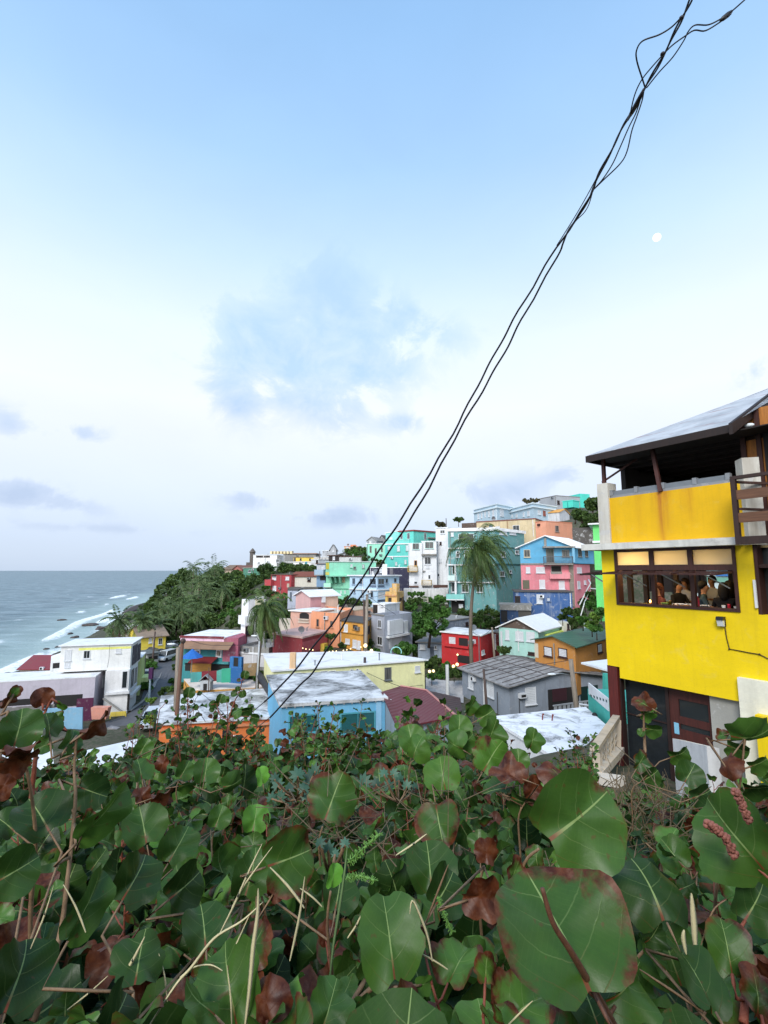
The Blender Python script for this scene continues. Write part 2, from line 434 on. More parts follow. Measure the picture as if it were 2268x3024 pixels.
        if roof == 'slab' and HR.random() < .4:
            pd = P[k].lerp(P[(k+2) % n], .25); dsh = MB(); zc = zt+.75; dsh.tube([(pd.x, pd.y, zt+.05), (pd.x, pd.y, zc)], .03, 6); R0 = .38
            ring = [Vector((pd.x+R0*math.cos(a), pd.y-.12-.1*math.sin(a), zc+R0*math.sin(a))) for a in np.linspace(0, 2*math.pi, 13)[:-1]]; cc = Vector((pd.x, pd.y, zc-.05))
            for i in range(12): dsh.poly([ring[i], ring[(i+1) % 12], cc])
            dsh.tube([cc, cc+Vector((0, -.35, .05))], .015, 5); dsh.build('satellite_dish', M_STEEL, root)
        if roof != 'gable' and HR.random() < .75:
            cx, cy = centroid(P).x+HR.uniform(-1, 1), centroid(P).y+HR.uniform(-1, 1); vb = MB(); vb.tube([(cx, cy, zt-.3), (cx, cy, zt+.55), (cx+.18, cy, zt+.68)], .07, 8); vb.build('vent_pipe', HR.choice([M_STEEL, M_WHITE]), root)
    return B
HR = random.Random(91)
def house(name, label, cat='house', group=None):
    return empty(name, (0, 0, 0), label, cat, group)
def face(B, e, u, v):
    p = B.P[e]; q_ = B.P[(e+1) % len(B.P)]
    d = (q_-p).normalized(); n = Vector((d.y, -d.x))
    r = ray(u, v); t = ((p.x-CAMP.x)*n.x+(p.y-CAMP.y)*n.y)/(r.x*n.x+r.y*n.y)
    w_ = CAMP+r*t
    return (w_.x-p.x)*d.x+(w_.y-p.y)*d.y, w_.z
def rect(B, e, x0, y0, x1, y1, R=None):
    R = R or B.R; u0, v0 = q(R, x0, y0); u1, v1 = q(R, x1, y1); um, vm = (u0+u1)/2, (v0+v1)/2
    s0 = face(B, e, u0, vm)[0]; s1 = face(B, e, u1, vm)[0]; za = face(B, e, um, v0)[1]; zb_ = face(B, e, um, v1)[1]
    L = (B.P[(e+1) % len(B.P)]-B.P[e]).length
    return min(s0, s1), max(s0, s1), min(za, zb_), max(za, zb_)
def fbox(mb, B, e, s0, s1, z0, z1, o0, o1):
    p = B.P[e]; q_ = B.P[(e+1) % len(B.P)]; d = (q_-p).normalized(); n = Vector((d.y, -d.x))
    def pt(s, o, z): a = p+d*s+n*o; return Vector((a.x, a.y, z))
    mb.hexa([pt(s0, o1, z0), pt(s1, o1, z0), pt(s1, o0, z0), pt(s0, o0, z0)], [pt(s0, o1, z1), pt(s1, o1, z1), pt(s1, o0, z1), pt(s0, o0, z1)])
def win(B, e, x0, y0, x1, y1, st='d', R=None, fm=None, fw=.07, label=None):
    """d dark glass, s white louvre, o plain dark opening, r door of the frame colour"""
    s0, s1, z0, z1 = rect(B, e, x0, y0, x1, y1, R); mb = MB(); f = min(fw, (s1-s0)*.22, (z1-z0)*.22)
    O = .055
    fbox(mb, B, e, s0, s0+f, z0, z1, -.04, O); fbox(mb, B, e, s1-f, s1, z0, z1, -.04, O)
    fbox(mb, B, e, s0+f, s1-f, z0, z0+f, -.04, O); fbox(mb, B, e, s0+f, s1-f, z1-f, z1, -.04, O)
    if (z1-z0) < 1.5*(s1-s0)+.4: fbox(mb, B, e, s0-.06, s1+.06, z0-.08, z0-.004, -.03, .16)
    if st == 'd' and (s1-s0) > .7:
        m_ = (s0+s1)/2; fbox(mb, B, e, m_-.02, m_+.02, z0+f, z1-f, -.03, O-.012)
    door = st in ('r', 'o') and (z1-z0) > 1.5*(s1-s0)
    fr = mb.build('door' if door else 'window', fm or (M_SHUT if st in 'ds' else M_BROWN), B.root)
    if label: fr['label'] = label
    pb = MB()
    if st == 's':
        k = max(3, int((z1-z0)/.16)); hh = (z1-z0-2*f)/k
        for i in range(k):
            a = z0+f+i*hh
            fbox(pb, B, e, s0+f, s1-f, a+.012, a+hh-.012, -.03, .035 if i % 2 else .028)
        o = pb.build('louvre', M_SHUT, B.root)
    else:
        fbox(pb, B, e, s0+f, s1-f, z0+f, z1-f, -.03, .014)
        o = pb.build('panel' if st == 'r' else 'pane', {'d': M_GLASS, 'o': M_DARK, 'r': fm or M_BROWN}[st], B.root)
    mw = o.data; o.parent = fr                 # sub-part: child of the window
    o.location = (0, 0, 0)
    return fr
def wins(B, e, lst, **k):
    for a in lst: win(B, e, *a, **k)
def feat(B, e, x0, y0, x1, y1, out_, mat, name, R=None, base=-.03, label=None):
    s0, s1, z0, z1 = rect(B, e, x0, y0, x1, y1, R); mb = MB(); fbox(mb, B, e, s0, s1, z0, z1, base, out_)
    o = mb.build(name, mat, B.root)
    if label: o['label'] = label
    return o
def balcony(B, e, x0, y0, x1, y1, out_, mat, bars=True, R=None, slab=None):
    """projecting balcony: floor slab, rail and balusters between y0 (rail top) and y1 (slab underside)"""
    s0, s1, z0, z1 = rect(B, e, x0, y0, x1, y1, R); mb = MB(); sl = .16
    fbox(mb, B, e, s0, s1, z0, z0+sl, -.03, out_)
    o = mb.build('balcony_floor', slab or M_CONC, B.root)
    rb = MB()
    if bars:
        fbox(rb, B, e, s0, s1, z1-.07, z1, out_-.06, out_)
        for s in (s0, s1-.06): fbox(rb, B, e, s, s+.06, z1-.07, z1, 0, out_-.06)
        n = max(3, int((s1-s0)/.16))
        for i in range(n+1):
            s = s0+(s1-s0-.04)*i/n; fbox(rb, B, e, s, s+.04, z0+sl, z1-.07, out_-.05, out_-.01)
        for i in range(1, 5):
            oo = out_*i/5
            for s in (s0, s1-.04): fbox(rb, B, e, s, s+.04, z0+sl, z1-.07, oo-.02, oo+.02)
    else:
        fbox(rb, B, e, s0, s1, z0+sl, z1, out_-.1, out_)
        for s in (s0, s1-.1): fbox(rb, B, e, s, s+.1, z0+sl, z1, 0, out_-.1)
    rb.build('balcony_rail', mat, B.root)

white_roof = roofing('e9ebec', .5); white_clean = roofing('dfe1e4', .34, lo=.5); grey_roof = roofing('8d8b88', .6)
dirty_roof = roofing('d6d8da', .95, lo=.43, hi=.58); brown_roof = roofing('5c4238', .4); dark_roof = roofing('4c4947', .5)

# ------------------------------------------------------------------ left, below the hedge
h = house('row_house', 'long lavender grey flat-roofed house with white roof edge nearest the sea')
B = block(h, 1, [(-260, 1258, 56.4), (835, 1185, 60), (930, 1110, 65)], 1550, paint('bfb8c6', .12), rmat=white_clean, ov=.04)
feat(B, 0, 470, 1340, 720, 1440, .02, M_DARK, 'doorway'); feat(B, 0, -200, 1385, 300, 1440, .02, M_DARK, 'doorway')
feat(B, 0, 668, 1368, 812, 1600, .14, paint('5a1f45', .15), 'door', label='maroon wall panel')
feat(B, 1, 895, 1170, 912, 1270, .06, M_SHUT, 'window')
feat(B, 0, -260, 1445, 470, 1600, .06, paint('7d7a78', .6), 'lower_wall')
mb = MB(); mb.tube([qat(1, 880, 1112, 65), qat(1, 880, 1085, 65), qat(1, 905, 1085, 65)], .07); mb.build('vent_pipe', M_STEEL, h)

h = house('apartment_house', 'white two-storey house on a taller base with wide white roof beside the street')
wl = paint('e4e6e4', .16)
B = block(h, 1, [(535, 912, 61.0), (1150, 893, 63), (1235, 846, 68.5)], 1112, wl, rmat=white_clean, ov=.25, th=.12, ext=0.0, ground=False, name='upper_wall')
win(B, 0, 730, 950, 790, 1022); win(B, 0, 566, 945, 625, 1040, 's'); win(B, 0, 1015, 935, 1060, 972, 's'); win(B, 0, 565, 1055, 612, 1098, 's')
feat(B, 1, 1158, 905, 1195, 1062, .08, paint('55525c', .3), 'shutter_screen'); feat(B, 1, 1203, 895, 1226, 1030, .08, paint('55525c', .3), 'shutter_screen')
feat(B, 0, 690, 922, 1148, 942, .015, paint('e6e86a', .2), 'painted_band', label='faded yellow band under the eave')
B2 = block(h, 1, [(925, 1125, 61.5), (1133, 1118, 62.4), (1208, 1072, 67.5)], 1490, paint('e9ebee', .12), roof='none', name='lower_wall')
win(B2, 0, 1066, 1130, 1116, 1282); win(B2, 1, 1142, 1112, 1170, 1272); win(B2, 1, 1175, 1098, 1196, 1240)
feat(B2, 0, 926, 1308, 1133, 1330, .35, M_WHITE, 'ledge'); feat(B2, 1, 1134, 1300, 1206, 1320, .35, M_WHITE, 'ledge')
feat(B2, 0, 1112, 1332, 1133, 1470, .03, M_DARK, 'doorway')
mb = MB(); a_ = qat(1, 905, 1370, 61.0); b_ = qat(1, 1075, 1490, 60.6); mb.bar(a_, b_, .25, .12)
mb.build('stair_rail', M_CONC, h)
h = house('stair_house', 'small white stair wing with sloped parapet left of the two-storey house')
B = block(h, 1, [(445, 1050, 62), (535, 1020, 62.6)], 1112, wl, roof='none', ext=1, dp=5, slope=True)
feat(B, 0, 462, 1060, 528, 1105, .03, M_DARK, 'opening')

h = house('low_house', 'low house with dark red roof at the sea edge', 'house')
B = block(h, 1, [(175, 1112, 74), (440, 1108, 74)], 1122, paint('c9c3b8', .4), roof='gable', gi=1, rh=1.4, ov=.3, rmat=sheet('7d2c33', .3, ang=0), dp=6)
h = house('beach_house', 'bright yellow beach house with brown hipped roof among the palms')
B = block(h, 1, [(1225, 835, 92), (1452, 828, 95)], 935, paint('e8cf1e', .12), roof='gable', gi=1, rh=1.5, ov=.5, rmat=roofing('8f7d6c', .6), dp=9)
win(B, 0, 1300, 840, 1330, 885, 's'); win(B, 0, 1385, 840, 1420, 900, 'd')
h = house('beach_house', 'pale flat-roofed beach pavilion behind the two short palms')
B = block(h, 1, [(1090, 770, 118), (1350, 762, 122)], 808, paint('b9b1a2', .4), rmat=roofing('cfc9c0', .5), ov=.5, dp=10)
feat(B, 0, 1150, 780, 1250, 805, .03, M_DARK, 'opening')
h = house('beach_house', 'small cabin with rounded grey roof in front of the yellow beach house')
B = block(h, 1, [(1290, 985, 84), (1390, 982, 85.5)], 1035, paint('9fa3a1', .4), rmat=roofing('5f6463', .5), ov=.3, dp=4)
feat(B, 0, 1300, 1000, 1380, 1030, .03, M_DARK, 'opening')
h = house('kiosk', 'lime green narrow facade with railings beside the white two-storey house', 'house')
B = block(h, 1, [(1238, 1015, 69), (1272, 985, 73)], 1250, paint('cfe08a', .2), rmat=white_roof, ov=.1, dp=1.5)
feat(B, 0, 1240, 1165, 1272, 1200, .8, paint('d6e59a', .2), 'balcony')

# ------------------------------------------------------------------ near roofs
h = house('flat_house', 'orange house with weathered white flat roof at the foot of the hedge')
P4 = [qz(2, 92, 1600, 8.2), qz(2, 1150, 1538, 8.2), qz(2, 1030, 1300, 8.2), qz(2, 128, 1368, 8.2)]
def quad_block(root, P4, zb, mat, **k):
    """block whose four roof corners are already world points (all visible from above)"""
    B = Block(); P = [Vector((p.x, p.y)) for p in P4]; zt = P4[0].z; root.location = (P[0].x, P[0].y, zb); root['_set'] = 1
    B.P, B.zt, B.zs, B.zb, B.root, B.R = P, zt, [zt]*4, zb, root, k.get('R', 2)
    for f in np.linspace(0, 1, 8): a = P[0]+(P[1]-P[0])*float(f); SIGHT.append((a.x, a.y, zb))
    for p in P: GROUND.append((p.x, p.y, zb-.15))
    c_ = centroid([Vector((p.x, p.y, 0)) for p in P]); GROUND.append((c_.x, c_.y, zb-.2))
    v3 = lambda p, z: Vector((p.x, p.y, z)); mb = MB()
    for i in range(4):
        j = (i+1) % 4; mb.quad(v3(P[i], zb-2.5), v3(P[j], zb-2.5), v3(P[j], zt), v3(P[i], zt))
    B.wall = mb.build('wall', mat, root)
    ov, th = k.get('ov', .15), k.get('th', .16); G = grow(P, ov); rb = MB()
    lo = [v3(p, zt+.004) for p in G]; hi = [v3(p, zt+th) for p in G]
    rb.poly(list(reversed(lo)))
    n_ = 1
    rb.poly(hi)
    for i in range(4):
        j = (i+1) % 4; rb.quad(lo[i], lo[j], hi[j], hi[i])
    B.roof = rb.build('roof', k['rmat'], root)
    return B
orange = paint('e8761c', .14)
B = quad_block(h, P4, 5.2, orange, rmat=dirty_roof, ov=.25, th=.18)
feat(B, 0, 92, 1602, 1148, 1622, .2, paint('d98048', .3), 'fascia', R=2)
feat(B, 0, 690, 1690, 812, 1790, .02, paint('e9e6e0', .2), 'window', R=2)
feat(B, 0, 640, 1650, 700, 1800, .02, M_GLASS, 'window', R=2)
# the pale wall strip and dark gap between the orange and the blue house
h2 = house('garden_wall', 'narrow cream wall in the dark gap between orange and blue houses', 'wall')
B = block(h2, 2, [(1050, 1560, 40.2), (1108, 1556, 40.2)], 1800, paint('a89a86', .5), roof='none', dp=.3)

h = house('flat_house', 'sky blue house with heavily mildewed white flat roof in the centre')
P4 = [qz(5, -150, 757, 11), qz(5, 820, 690, 11), qz(5, 572, 437, 11), qz(2, 1045, 1188, 11)]
B = quad_block(h, P4, 8.0, paint('62b3dd', .10), rmat=roofing('d3d5d7', .97, lo=.40, hi=.56, scale=.36), ov=.18, th=.2, R=5)
teal_pane = plain((0.02, .10, .11), .15, 'teal_glass')
for x0, x1 in ((-90, 190), (395, 730)):
    fr = win(B, 0, x0, 805 if x0 > 0 else 828, x1, 1010, 'd', fm=paint('3f9fb0', .1), fw=.1)
    fr.children[0].data.materials[0] = teal_pane
mb = MB()
for i in range(14):                                # drip scuppers along the eave
    fbox(mb, B, 0, .25+i*.55, .33+i*.55, B.zt-.1, B.zt+.003, 0, .1)
mb.build('drip_blocks', M_WHITE, h)
feat(B, 0, 735, 700, 785, 980, .04, paint('8cc6ea', .1), 'corner_trim')

h = house('flat_house', 'pale yellow long house with bright white sloping roof')
P4 = [qz(2, 1090, 1135, 11.0), qz(5, 1192, 322, 11.0), qz(5, 690, 245, 11.0), qz(2, 1010, 988, 11.0)]
B = quad_block(h, P4, 8.1, paint('e9e6a6', .12), rmat=roofing('e2e3e5', .4, lo=.52), ov=.2, th=.14, R=5)
win(B, 0, 815, 385, 878, 503, 'd', fm=M_STEEL); win(B, 0, 1100, 370, 1150, 430, 's')
wins(B, 0, [(210, 418, 280, 448, 'o'), (288, 415, 355, 443, 'o'), (490, 402, 518, 425, 'o'), (545, 398, 572, 422, 'o'), (-60, 436, 30, 460, 'o')], fm=M_WHITE, fw=.05)
mb = MB(); a_ = qz(2, 1258, 1105, 11.14); mb.box(a_.x-.26, a_.x+.26, a_.y-.25, a_.y+.25, 11.1, 12.5); mb.build('chimney', paint('e8bd8a', .2), h)
mb = MB(); ring = [qz(5, 925, 272, 11.16)+Vector((.55*math.cos(a), 0, .35+.5*math.sin(a))) for a in np.linspace(-.3, math.pi+.3, 12)]
mb.tube(ring, .05); mb.build('roof_hoop', plain('8fc9c4', .5), h)

def roof_bits(root, z, pts, mat=None):
    for i, (u, v) in enumerate(pts):
        p = on_z(u, v, z); mb = MB(); mb.tube([p-Vector((0, 0, .1)), p+Vector((0, 0, .4+.12*(i % 3)))], .06, 8); mb.tube([p+Vector((0, 0, .4+.12*(i % 3))), p+Vector((0, 0, .46+.12*(i % 3)))], .11, 8); mb.build('vent_pipe', mat or (M_STEEL, M_WHITE)[i % 2], root)
roof_bits(h, 11.14, [(930, 1965), (1010, 1948), (1120, 1950)])
h = house('gabled_house', 'house with dark red hipped metal roof right of the blue house')
rm = sheet('661c26', .15, ang=.5, period=.3)
a_ = qat(5, 785, 628, 35.5); b_ = qat(5, 965, 572, 39); c_ = qat(5, 1212, 612, 38.5); d_ = qat(5, 1490, 856, 31.5); e_ = qat(5, 935, 972, 29.5)
h.location = (a_.x, a_.y, 8)
mb = MB(); up = Vector((0, 0, .09)); pts = [a_, e_, d_, c_, b_]
mb.poly([p+up for p in pts]); mb.poly([p for p in reversed(pts)])
for i in range(5): mb.quad(pts[i], pts[(i+1) % 5], pts[(i+1) % 5]+up, pts[i]+up)
mb.build('roof', rm, h)
f_ = qat(5, 1530, 682, 39); g_ = qat(5, 1545, 800, 34)
mb = MB(); pts = [d_+Vector((.03, 0, 0)), g_, f_, c_+Vector((.03, 0, 0))]
mb.poly([p+up for p in pts]); mb.poly(list(reversed(pts)))
for i in range(4): mb.quad(pts[i], pts[(i+1) % 4], pts[(i+1) % 4]+up, pts[i]+up)
mb.build('rear_roof', sheet('3a2022', .2, ang=.5, period=.3), h)
mb = MB(); mb.tube([b_+up, c_+up], .09, 6); mb.tube([c_+up, d_+up], .09, 6); mb.build('ridge_cap', plain('b07a74', .5), h)
mb = MB(); zb_ = 7.0
ins = [p.lerp((a_+b_+c_+d_+e_)/5, .06) for p in (a_, e_, d_, g_, f_, b_)]
for i in range(6):
    p, r = ins[i], ins[(i+1) % 6]
    mb.quad((p.x, p.y, zb_), (r.x, r.y, zb_), (r.x, r.y, r.z-.08), (p.x, p.y, p.z-.08))
mb.build('wall', paint('8fa0ad', .3), h)
GROUND += [(p.x, p.y, zb_+.6) for p in ins]

h = house('flat_house', 'building with clean white flat roof directly before the grey timber house')
P4 = [qz(6, 1155, 1330, 11.3), qz(6, 1640, 1110, 11.3), qz(6, 1385, 880, 11.3), qz(6, 560, 965, 11.3)]
B = quad_block(h, P4, 8.6, paint('dfe2e6', .2), rmat=roofing('e6e8ec', .85, lo=.5, hi=.62, scale=.7), ov=.1, th=.16, R=6)
mb = MB()
for (x, y) in ((1010, 965), (1095, 972)):
    p = qz(6, x, y, 11.46); mb.tube([p-Vector((0, 0, .1)), p+Vector((.05, 0, .28))], .035); mb.sphere(p+Vector((.07, 0, .3)), .055, 8, 5)
mb.build('rusty_bolt', plain('6e2415', .9), h)
p = qz(6, 1470, 925, 11.46); mb = MB(); mb.sphere(p, .16); mb.build('roof_vent', M_DARK, h)

h = house('timber_house', 'grey blue timber house with low grey panelled roof and porch', 'house')
gray = paint('8e98a6', .22)
roofpan, t, bb = new_mat('grey_roof_panels')
v_ = ovec(t); tcn = t.n('ShaderNodeTexCoord')
nn = t.noise(v_, 1.2, 8, .7, .5)
base = t.mix(t.ramp(nn, [(0.35, 0.0), (0.68, 1.0)]), lin('6d6a69'), lin('a5a3a2'))
base = t.mix(t.ramp(t.noise(t.mapping(v_, (.5, 6, 1)), 2, 5, .7), [(0.5, 0.0), (0.7, .6)]), base, lin('57504d'))
t.l(base, bb.inputs['Base Color']); bb.inputs['Roughness'].default_value = .85
B = block(h, 6, [(310, 520, 52.5), (722, 672, 44.5), (1565, 612, 49)], 948, gray, roof='gable', gi=1, rh=.9, ov=.45, th=.1, rmat=roofpan)
# seams on the roof: battens along and across both slopes
a, b2, c2, d2 = [B.P[(1+m_) % 4] for m_ in range(4)]; m1 = (a+b2)/2; m2 = (c2+d2)/2
sb = MB()
for e1, e2 in ((a, d2), (b2, c2)):
    for i in range(0, 9):
        f = i/8; p = e1.lerp(e2, f); r = m1.lerp(m2, f)
        sb.bar((p.x, p.y, B.zt+.115), (r.x, r.y, B.zt+.9+.115), .09, .05)
    for f in (.36, .70):
        p = e1.lerp(m1, f); r = e2.lerp(m2, f); sb.bar((p.x, p.y, B.zt+.9*f+.11), (r.x, r.y, B.zt+.9*f+.11), .09, .05)
sb.build('roof_batten', plain('4f4846', .8), h)
wins(B, 0, [(368, 545, 408, 690, 's'), (530, 632, 588, 765, 's')])
win(B, 1, 862, 680, 955, 830, 's'); 
feat(B, 1, 1062, 685, 1330, 890, .03, M_DARK, 'porch_opening'); feat(B, 1, 1345, 668, 1500, 860, .035, plain('16302f', .5), 'porch_opening')
feat(B, 1, 1098, 690, 1222, 800, .06, plain('3a1f26', .6), 'curtain')
s0, s1, z0, z1 = rect(B, 1, 1070, 800, 1405, 900); mb = MB()
fbox(mb, B, 1, s0, s1, z1-.1, z1, .5, .65); fbox(mb, B, 1, s0, s1, z0, z0+.1, .5, .65)
n_ = 9
for i in range(n_):
    s = s0+(s1-s0)*(i+.5)/n_; fbox(mb, B, 1, s-.16, s+.16, z0+.1, z1-.1, .53, .62)
mb.build('porch_balustrade', paint('9ea5ac', .3), h)
s0, s1, z0, z1 = rect(B, 1, 800, 728, 855, 770); mb = MB(); fbox(mb, B, 1, s0, s1, z0, z1, -.03, .35); fr = mb.build('air_conditioner', M_SHUT, h)
mb = MB(); fbox(mb, B, 1, s0+.1, s1-.1, z0+.1, z1-.1, .3, .36); mb.build('grille', M_DARK, h).parent = fr
mb = MB()
for x in (625, 810):
    e = 0 if x < 700 else 1; s0, s1, z0, z1 = rect(B, e, x-4, 725, x+4, 945); fbox(mb, B, e, s0, s0+.07, z0, z1, .01, .07)
mb.build('conduit', plain('4b4f55', .7), h)

h = house('flat_house', 'turquoise house with white flat canopy at the foot of the yellow building')
tq = paint('2fb5a6', .1)
B = block(h, 6, [(1408, 692, 32), (1640, 800, 27)], 960, tq, roof='none', ground=False, dp=6, slope=True)
feat(B, 0, 1425, 712, 1592, 812, .05, M_WHITE, 'ornament_band', label='white scalloped band')
mb = MB(); 
for i in range(6):
    s0, s1, z0, z1 = rect(B, 0, 1440+i*27, 745+i*9, 1452+i*27, 765+i*9); fbox(mb, B, 0, s0, s1, z0, z1, .05, .055)
mb.build('ornament_holes', plain('2a4a48', .7), h)
p = qat(6, 1572, 560, 33); r = qat(6, 1572, 760, 33); mb = MB(); mb.bar(r, p, .35); mb.build('post', tq, h)
p = qat(6, 1350, 462, 36); z_ = p.z; mb = MB()
pts = [qz(6, 1350, 462, z_), qz(6, 1590, 530, z_), qz(6, 1700, 470, z_), qz(6, 1600, 432, z_)]
mb.hexa([p_-Vector((0, 0, .12)) for p_ in pts], pts); mb.build('canopy', white_clean, h)
mb = MB(); p0 = qat(6, 1340, 885, 34); mb.tube([qat(6, 1340, 900, 34), qat(6, 1340, 828, 34), qat(6, 1530, 858, 31)], .06); mb.build('handrail', M_WHITE, h)

# ------------------------------------------------------------------ middle distance, right of centre
h = house('flat_house', 'bright red house with open balcony and white flat roof')
red = paint('c8131b', .10)
B = block(h, 6, [(130, 203, 60), (470, 232, 56.5), (575, 212, 60.5)], 520, red, rmat=white_roof, ov=.2)
wins(B, 0, [(278, 245, 368, 330, 'o'), (398, 255, 437, 303, 's'), (192, 235, 258, 305, 's')], fm=red)
feat(B, 0, 275, 403, 385, 470, .03, M_DARK, 'garage_opening'); win(B, 1, 480, 355, 503, 392, 's')
feat(B, 0, 162, 312, 372, 330, .25, red, 'balcony_ledge')
h = house('flat_house', 'dark crimson annex with white louvred door between red and mint houses')
B = block(h, 6, [(558, 195, 62), (640, 200, 61)], 400, paint('5f1418', .25), rmat=grey_roof, ov=.15, dp=5)
win(B, 0, 583, 215, 607, 350, 's')

h = house('gabled_house', 'pale mint house with brown gable and white metal roof')
mint = paint('a9dbd0', .14)
B = block(h, 6, [(632, 163, 58.5), (975, 186, 55), (1182, 150, 61)], 388, mint, roof='gable', gi=0, rh=1.15, ov=.35, rmat=sheet('eef2f6', .05, ang=1.1, period=.5))
a, b2 = B.P[0], B.P[1]; m1 = (a+b2)/2; nd = Vector(((b2-a).y, -(b2-a).x)).normalized()*.03
mb = MB(); mb.poly([(a.x+nd.x, a.y+nd.y, B.zt+.02), (b2.x+nd.x, b2.y+nd.y, B.zt+.02), (m1.x+nd.x, m1.y+nd.y, B.zt+1.1)]); mb.build('gable_panel', paint('5f4f45', .3), h)
wins(B, 0, [(690, 178, 724, 262, 's'), (778, 190, 848, 272, 's'), (874, 196, 946, 280, 's')]); win(B, 0, 648, 190, 664, 330, 's')
win(B, 0, 888, 372, 950, 396, 'o'); feat(B, 1, 1030, 196, 1180, 215, .5, paint('d9ea5a', .1), 'canopy')
h = house('garden_wall', 'cream garden wall with gateway above the mustard house', 'wall')
B = block(h, 6, [(1182, 112, 60), (1255, 108, 60)], 180, paint('c9c5b4', .4), roof='none', dp=2); win(B, 0, 1228, 122, 1250, 178, 'o')
h = house('gabled_house', 'mustard orange house with dark green metal roof and white louvres')
B = block(h, 6, [(945, 283, 51.5), (1297, 322, 47), (1640, 245, 55)], 520, paint('c9852a', .16), roof='gable', gi=0, rh=.65, ov=.4, rmat=sheet('3f6a57', .3, ang=1.0, period=.6), th=.1)
win(B, 0, 1028, 325, 1100, 410, 's', fm=M_BROWN); win(B, 0, 1155, 340, 1230, 418, 's', fm=M_BROWN); win(B, 1, 1493, 298, 1532, 378, 's', fm=M_BROWN)
feat(B, 0, 946, 296, 978, 420, .03, paint('cfc6b0', .3), 'corner_trim')

h = house('shed', 'blue grey shed with weathered graffiti wall behind the red house', 'shed')
B = block(h, 6, [(165, 108, 66), (390, 72, 69)], 195, paint('8793a5', .5), rmat=grey_roof, ov=.1, dp=4, slope=True)
win(B, 0, 340, 110, 362, 140, 'o')
h = house('stilt_house', 'pale blue grey shack behind the bush left of the red house')
B = block(h, 5, [(1130, 150, 63), (1352, 160, 62)], 300, paint('9fb1c6', .3), rmat=grey_roof, ov=.3, dp=5)
wins(B, 0, [(1285, 180, 1310, 215, 'd'), (1150, 170, 1200, 215, 's')]); feat(B, 0, 1245, 190, 1282, 300, .03, plain('5b6472', .7), 'door')

# dark blue building under the pink house
h = house('flat_house', 'deep blue weathered house with low grey balcony below the pink and blue house')
blue = paint('2d5d9b', .5, dirt=(.35, .38, .42))
B = block(h, 4, [(838, 1046, 66), (1368, 1050, 64.5)], 1240, blue, rmat=dark_roof, ov=.2, dp=6)
wins(B, 0, [(832, 1085, 882, 1160, 'o')]); win(B, 0, 1035, 1070, 1090, 1155, 's'); win(B, 0, 1130, 1100, 1165, 1135, 's', fm=paint('57719a', .3))
B2 = block(h, 4, [(690, 1172, 63.5), (985, 1172, 62.5)], 1330, paint('24446c', .5), roof='slab', rmat=M_CONC, ov=.15, dp=3.5, name='lower_wall', rname='terrace_floor')  # wall blue darkened to paint in the shade of the porch
feat(B2, 0, 690, 1168, 985, 1218, .25, M_CONC, 'terrace_parapet'); feat(B2, 0, 700, 1222, 760, 1330, .03, M_DARK, 'opening'); feat(B2, 0, 865, 1222, 985, 1330, .03, plain('45413c', .8), 'opening')

# pink and blue house
h = house('apartment_house', 'tall house with sky blue top floor and pink lower floors')
B = block(h, 4, [(878, 632, 70.5), (1388, 622, 69), (1570, 600, 75)], 778, paint('52a8d2', .14), roof='gable', gi=0, rh=1.6, ov=.5, rmat=roofing('eef1f6', .25), ext=0, ground=False, name='upper_wall', th=.12)
win(B, 0, 915, 648, 975, 720, 'd', fm=paint('cbbfa4', .2)); win(B, 0, 1125, 638, 1200, 770, 'd', fm=M_CONC); win(B, 0, 1275, 650, 1345, 715, 'd', fm=M_CONC)
win(B, 1, 1425, 642, 1460, 715, 'd', fm=M_CONC); win(B, 1, 1490, 645, 1518, 715, 'd', fm=M_CONC)
feat(B, 0, 1105, 540, 1127, 615, .15, M_CONC, 'post'); feat(B, 0, 1090, 618, 1390, 632, .9, M_CONC, 'balcony_canopy')
feat(B, 0, 1362, 632, 1386, 770, .8, paint('6fb0d0', .3), 'post', base=.5)
balcony(B, 0, 1098, 712, 1368, 792, 1.0, plain('56585c', .6, 'iron_rail'), True)
B2 = block(h, 4, [(886, 782, 70.4), (1388, 786, 69.05), (1535, 770, 74.5)], 1190, paint('e0808c', .22), roof='none', name='lower_wall')
wins(B2, 0, [(935, 812, 975, 868, 's'), (1030, 812, 1113, 868, 's'), (1062, 932, 1116, 1015, 's'), (1245, 940, 1300, 1020, 's')])
win(B2, 0, 1172, 800, 1270, 860, 'o', fm=M_CONC); feat(B2, 0, 905, 935, 968, 1018, .04, plain('5d5a4a', .7), 'door')
feat(B2, 0, 1155, 862, 1345, 922, .55, paint('e58b93', .2), 'bay'); feat(B2, 0, 1165, 856, 1268, 876, .6, M_CONC, 'ledge')
feat(B2, 0, 1347, 790, 1390, 1190, .12, paint('8c8073', .5), 'downpipe_column'); wins(B2, 1, [(1415, 815, 1458, 868, 's'), (1420, 945, 1445, 1015, 's'), (1482, 938, 1500, 975, 's')])
feat(B2, 0, 884, 776, 1386, 790, .1, M_CONC, 'floor_band')

# green strip house right
h = house('narrow_house', 'vivid green narrow house squeezed behind the yellow building')
B = block(h, 4, [(1563, 415, 47), (1800, 425, 46)], 1075, paint('5fd86c', .1), rmat=white_clean, ov=.4, dp=6)
feat(B, 0, 1563, 565, 1700, 585, .3, M_WHITE, 'ledge'); feat(B, 0, 1575, 840, 1700, 870, .05, plain('1c2a20', .6), 'ledge')
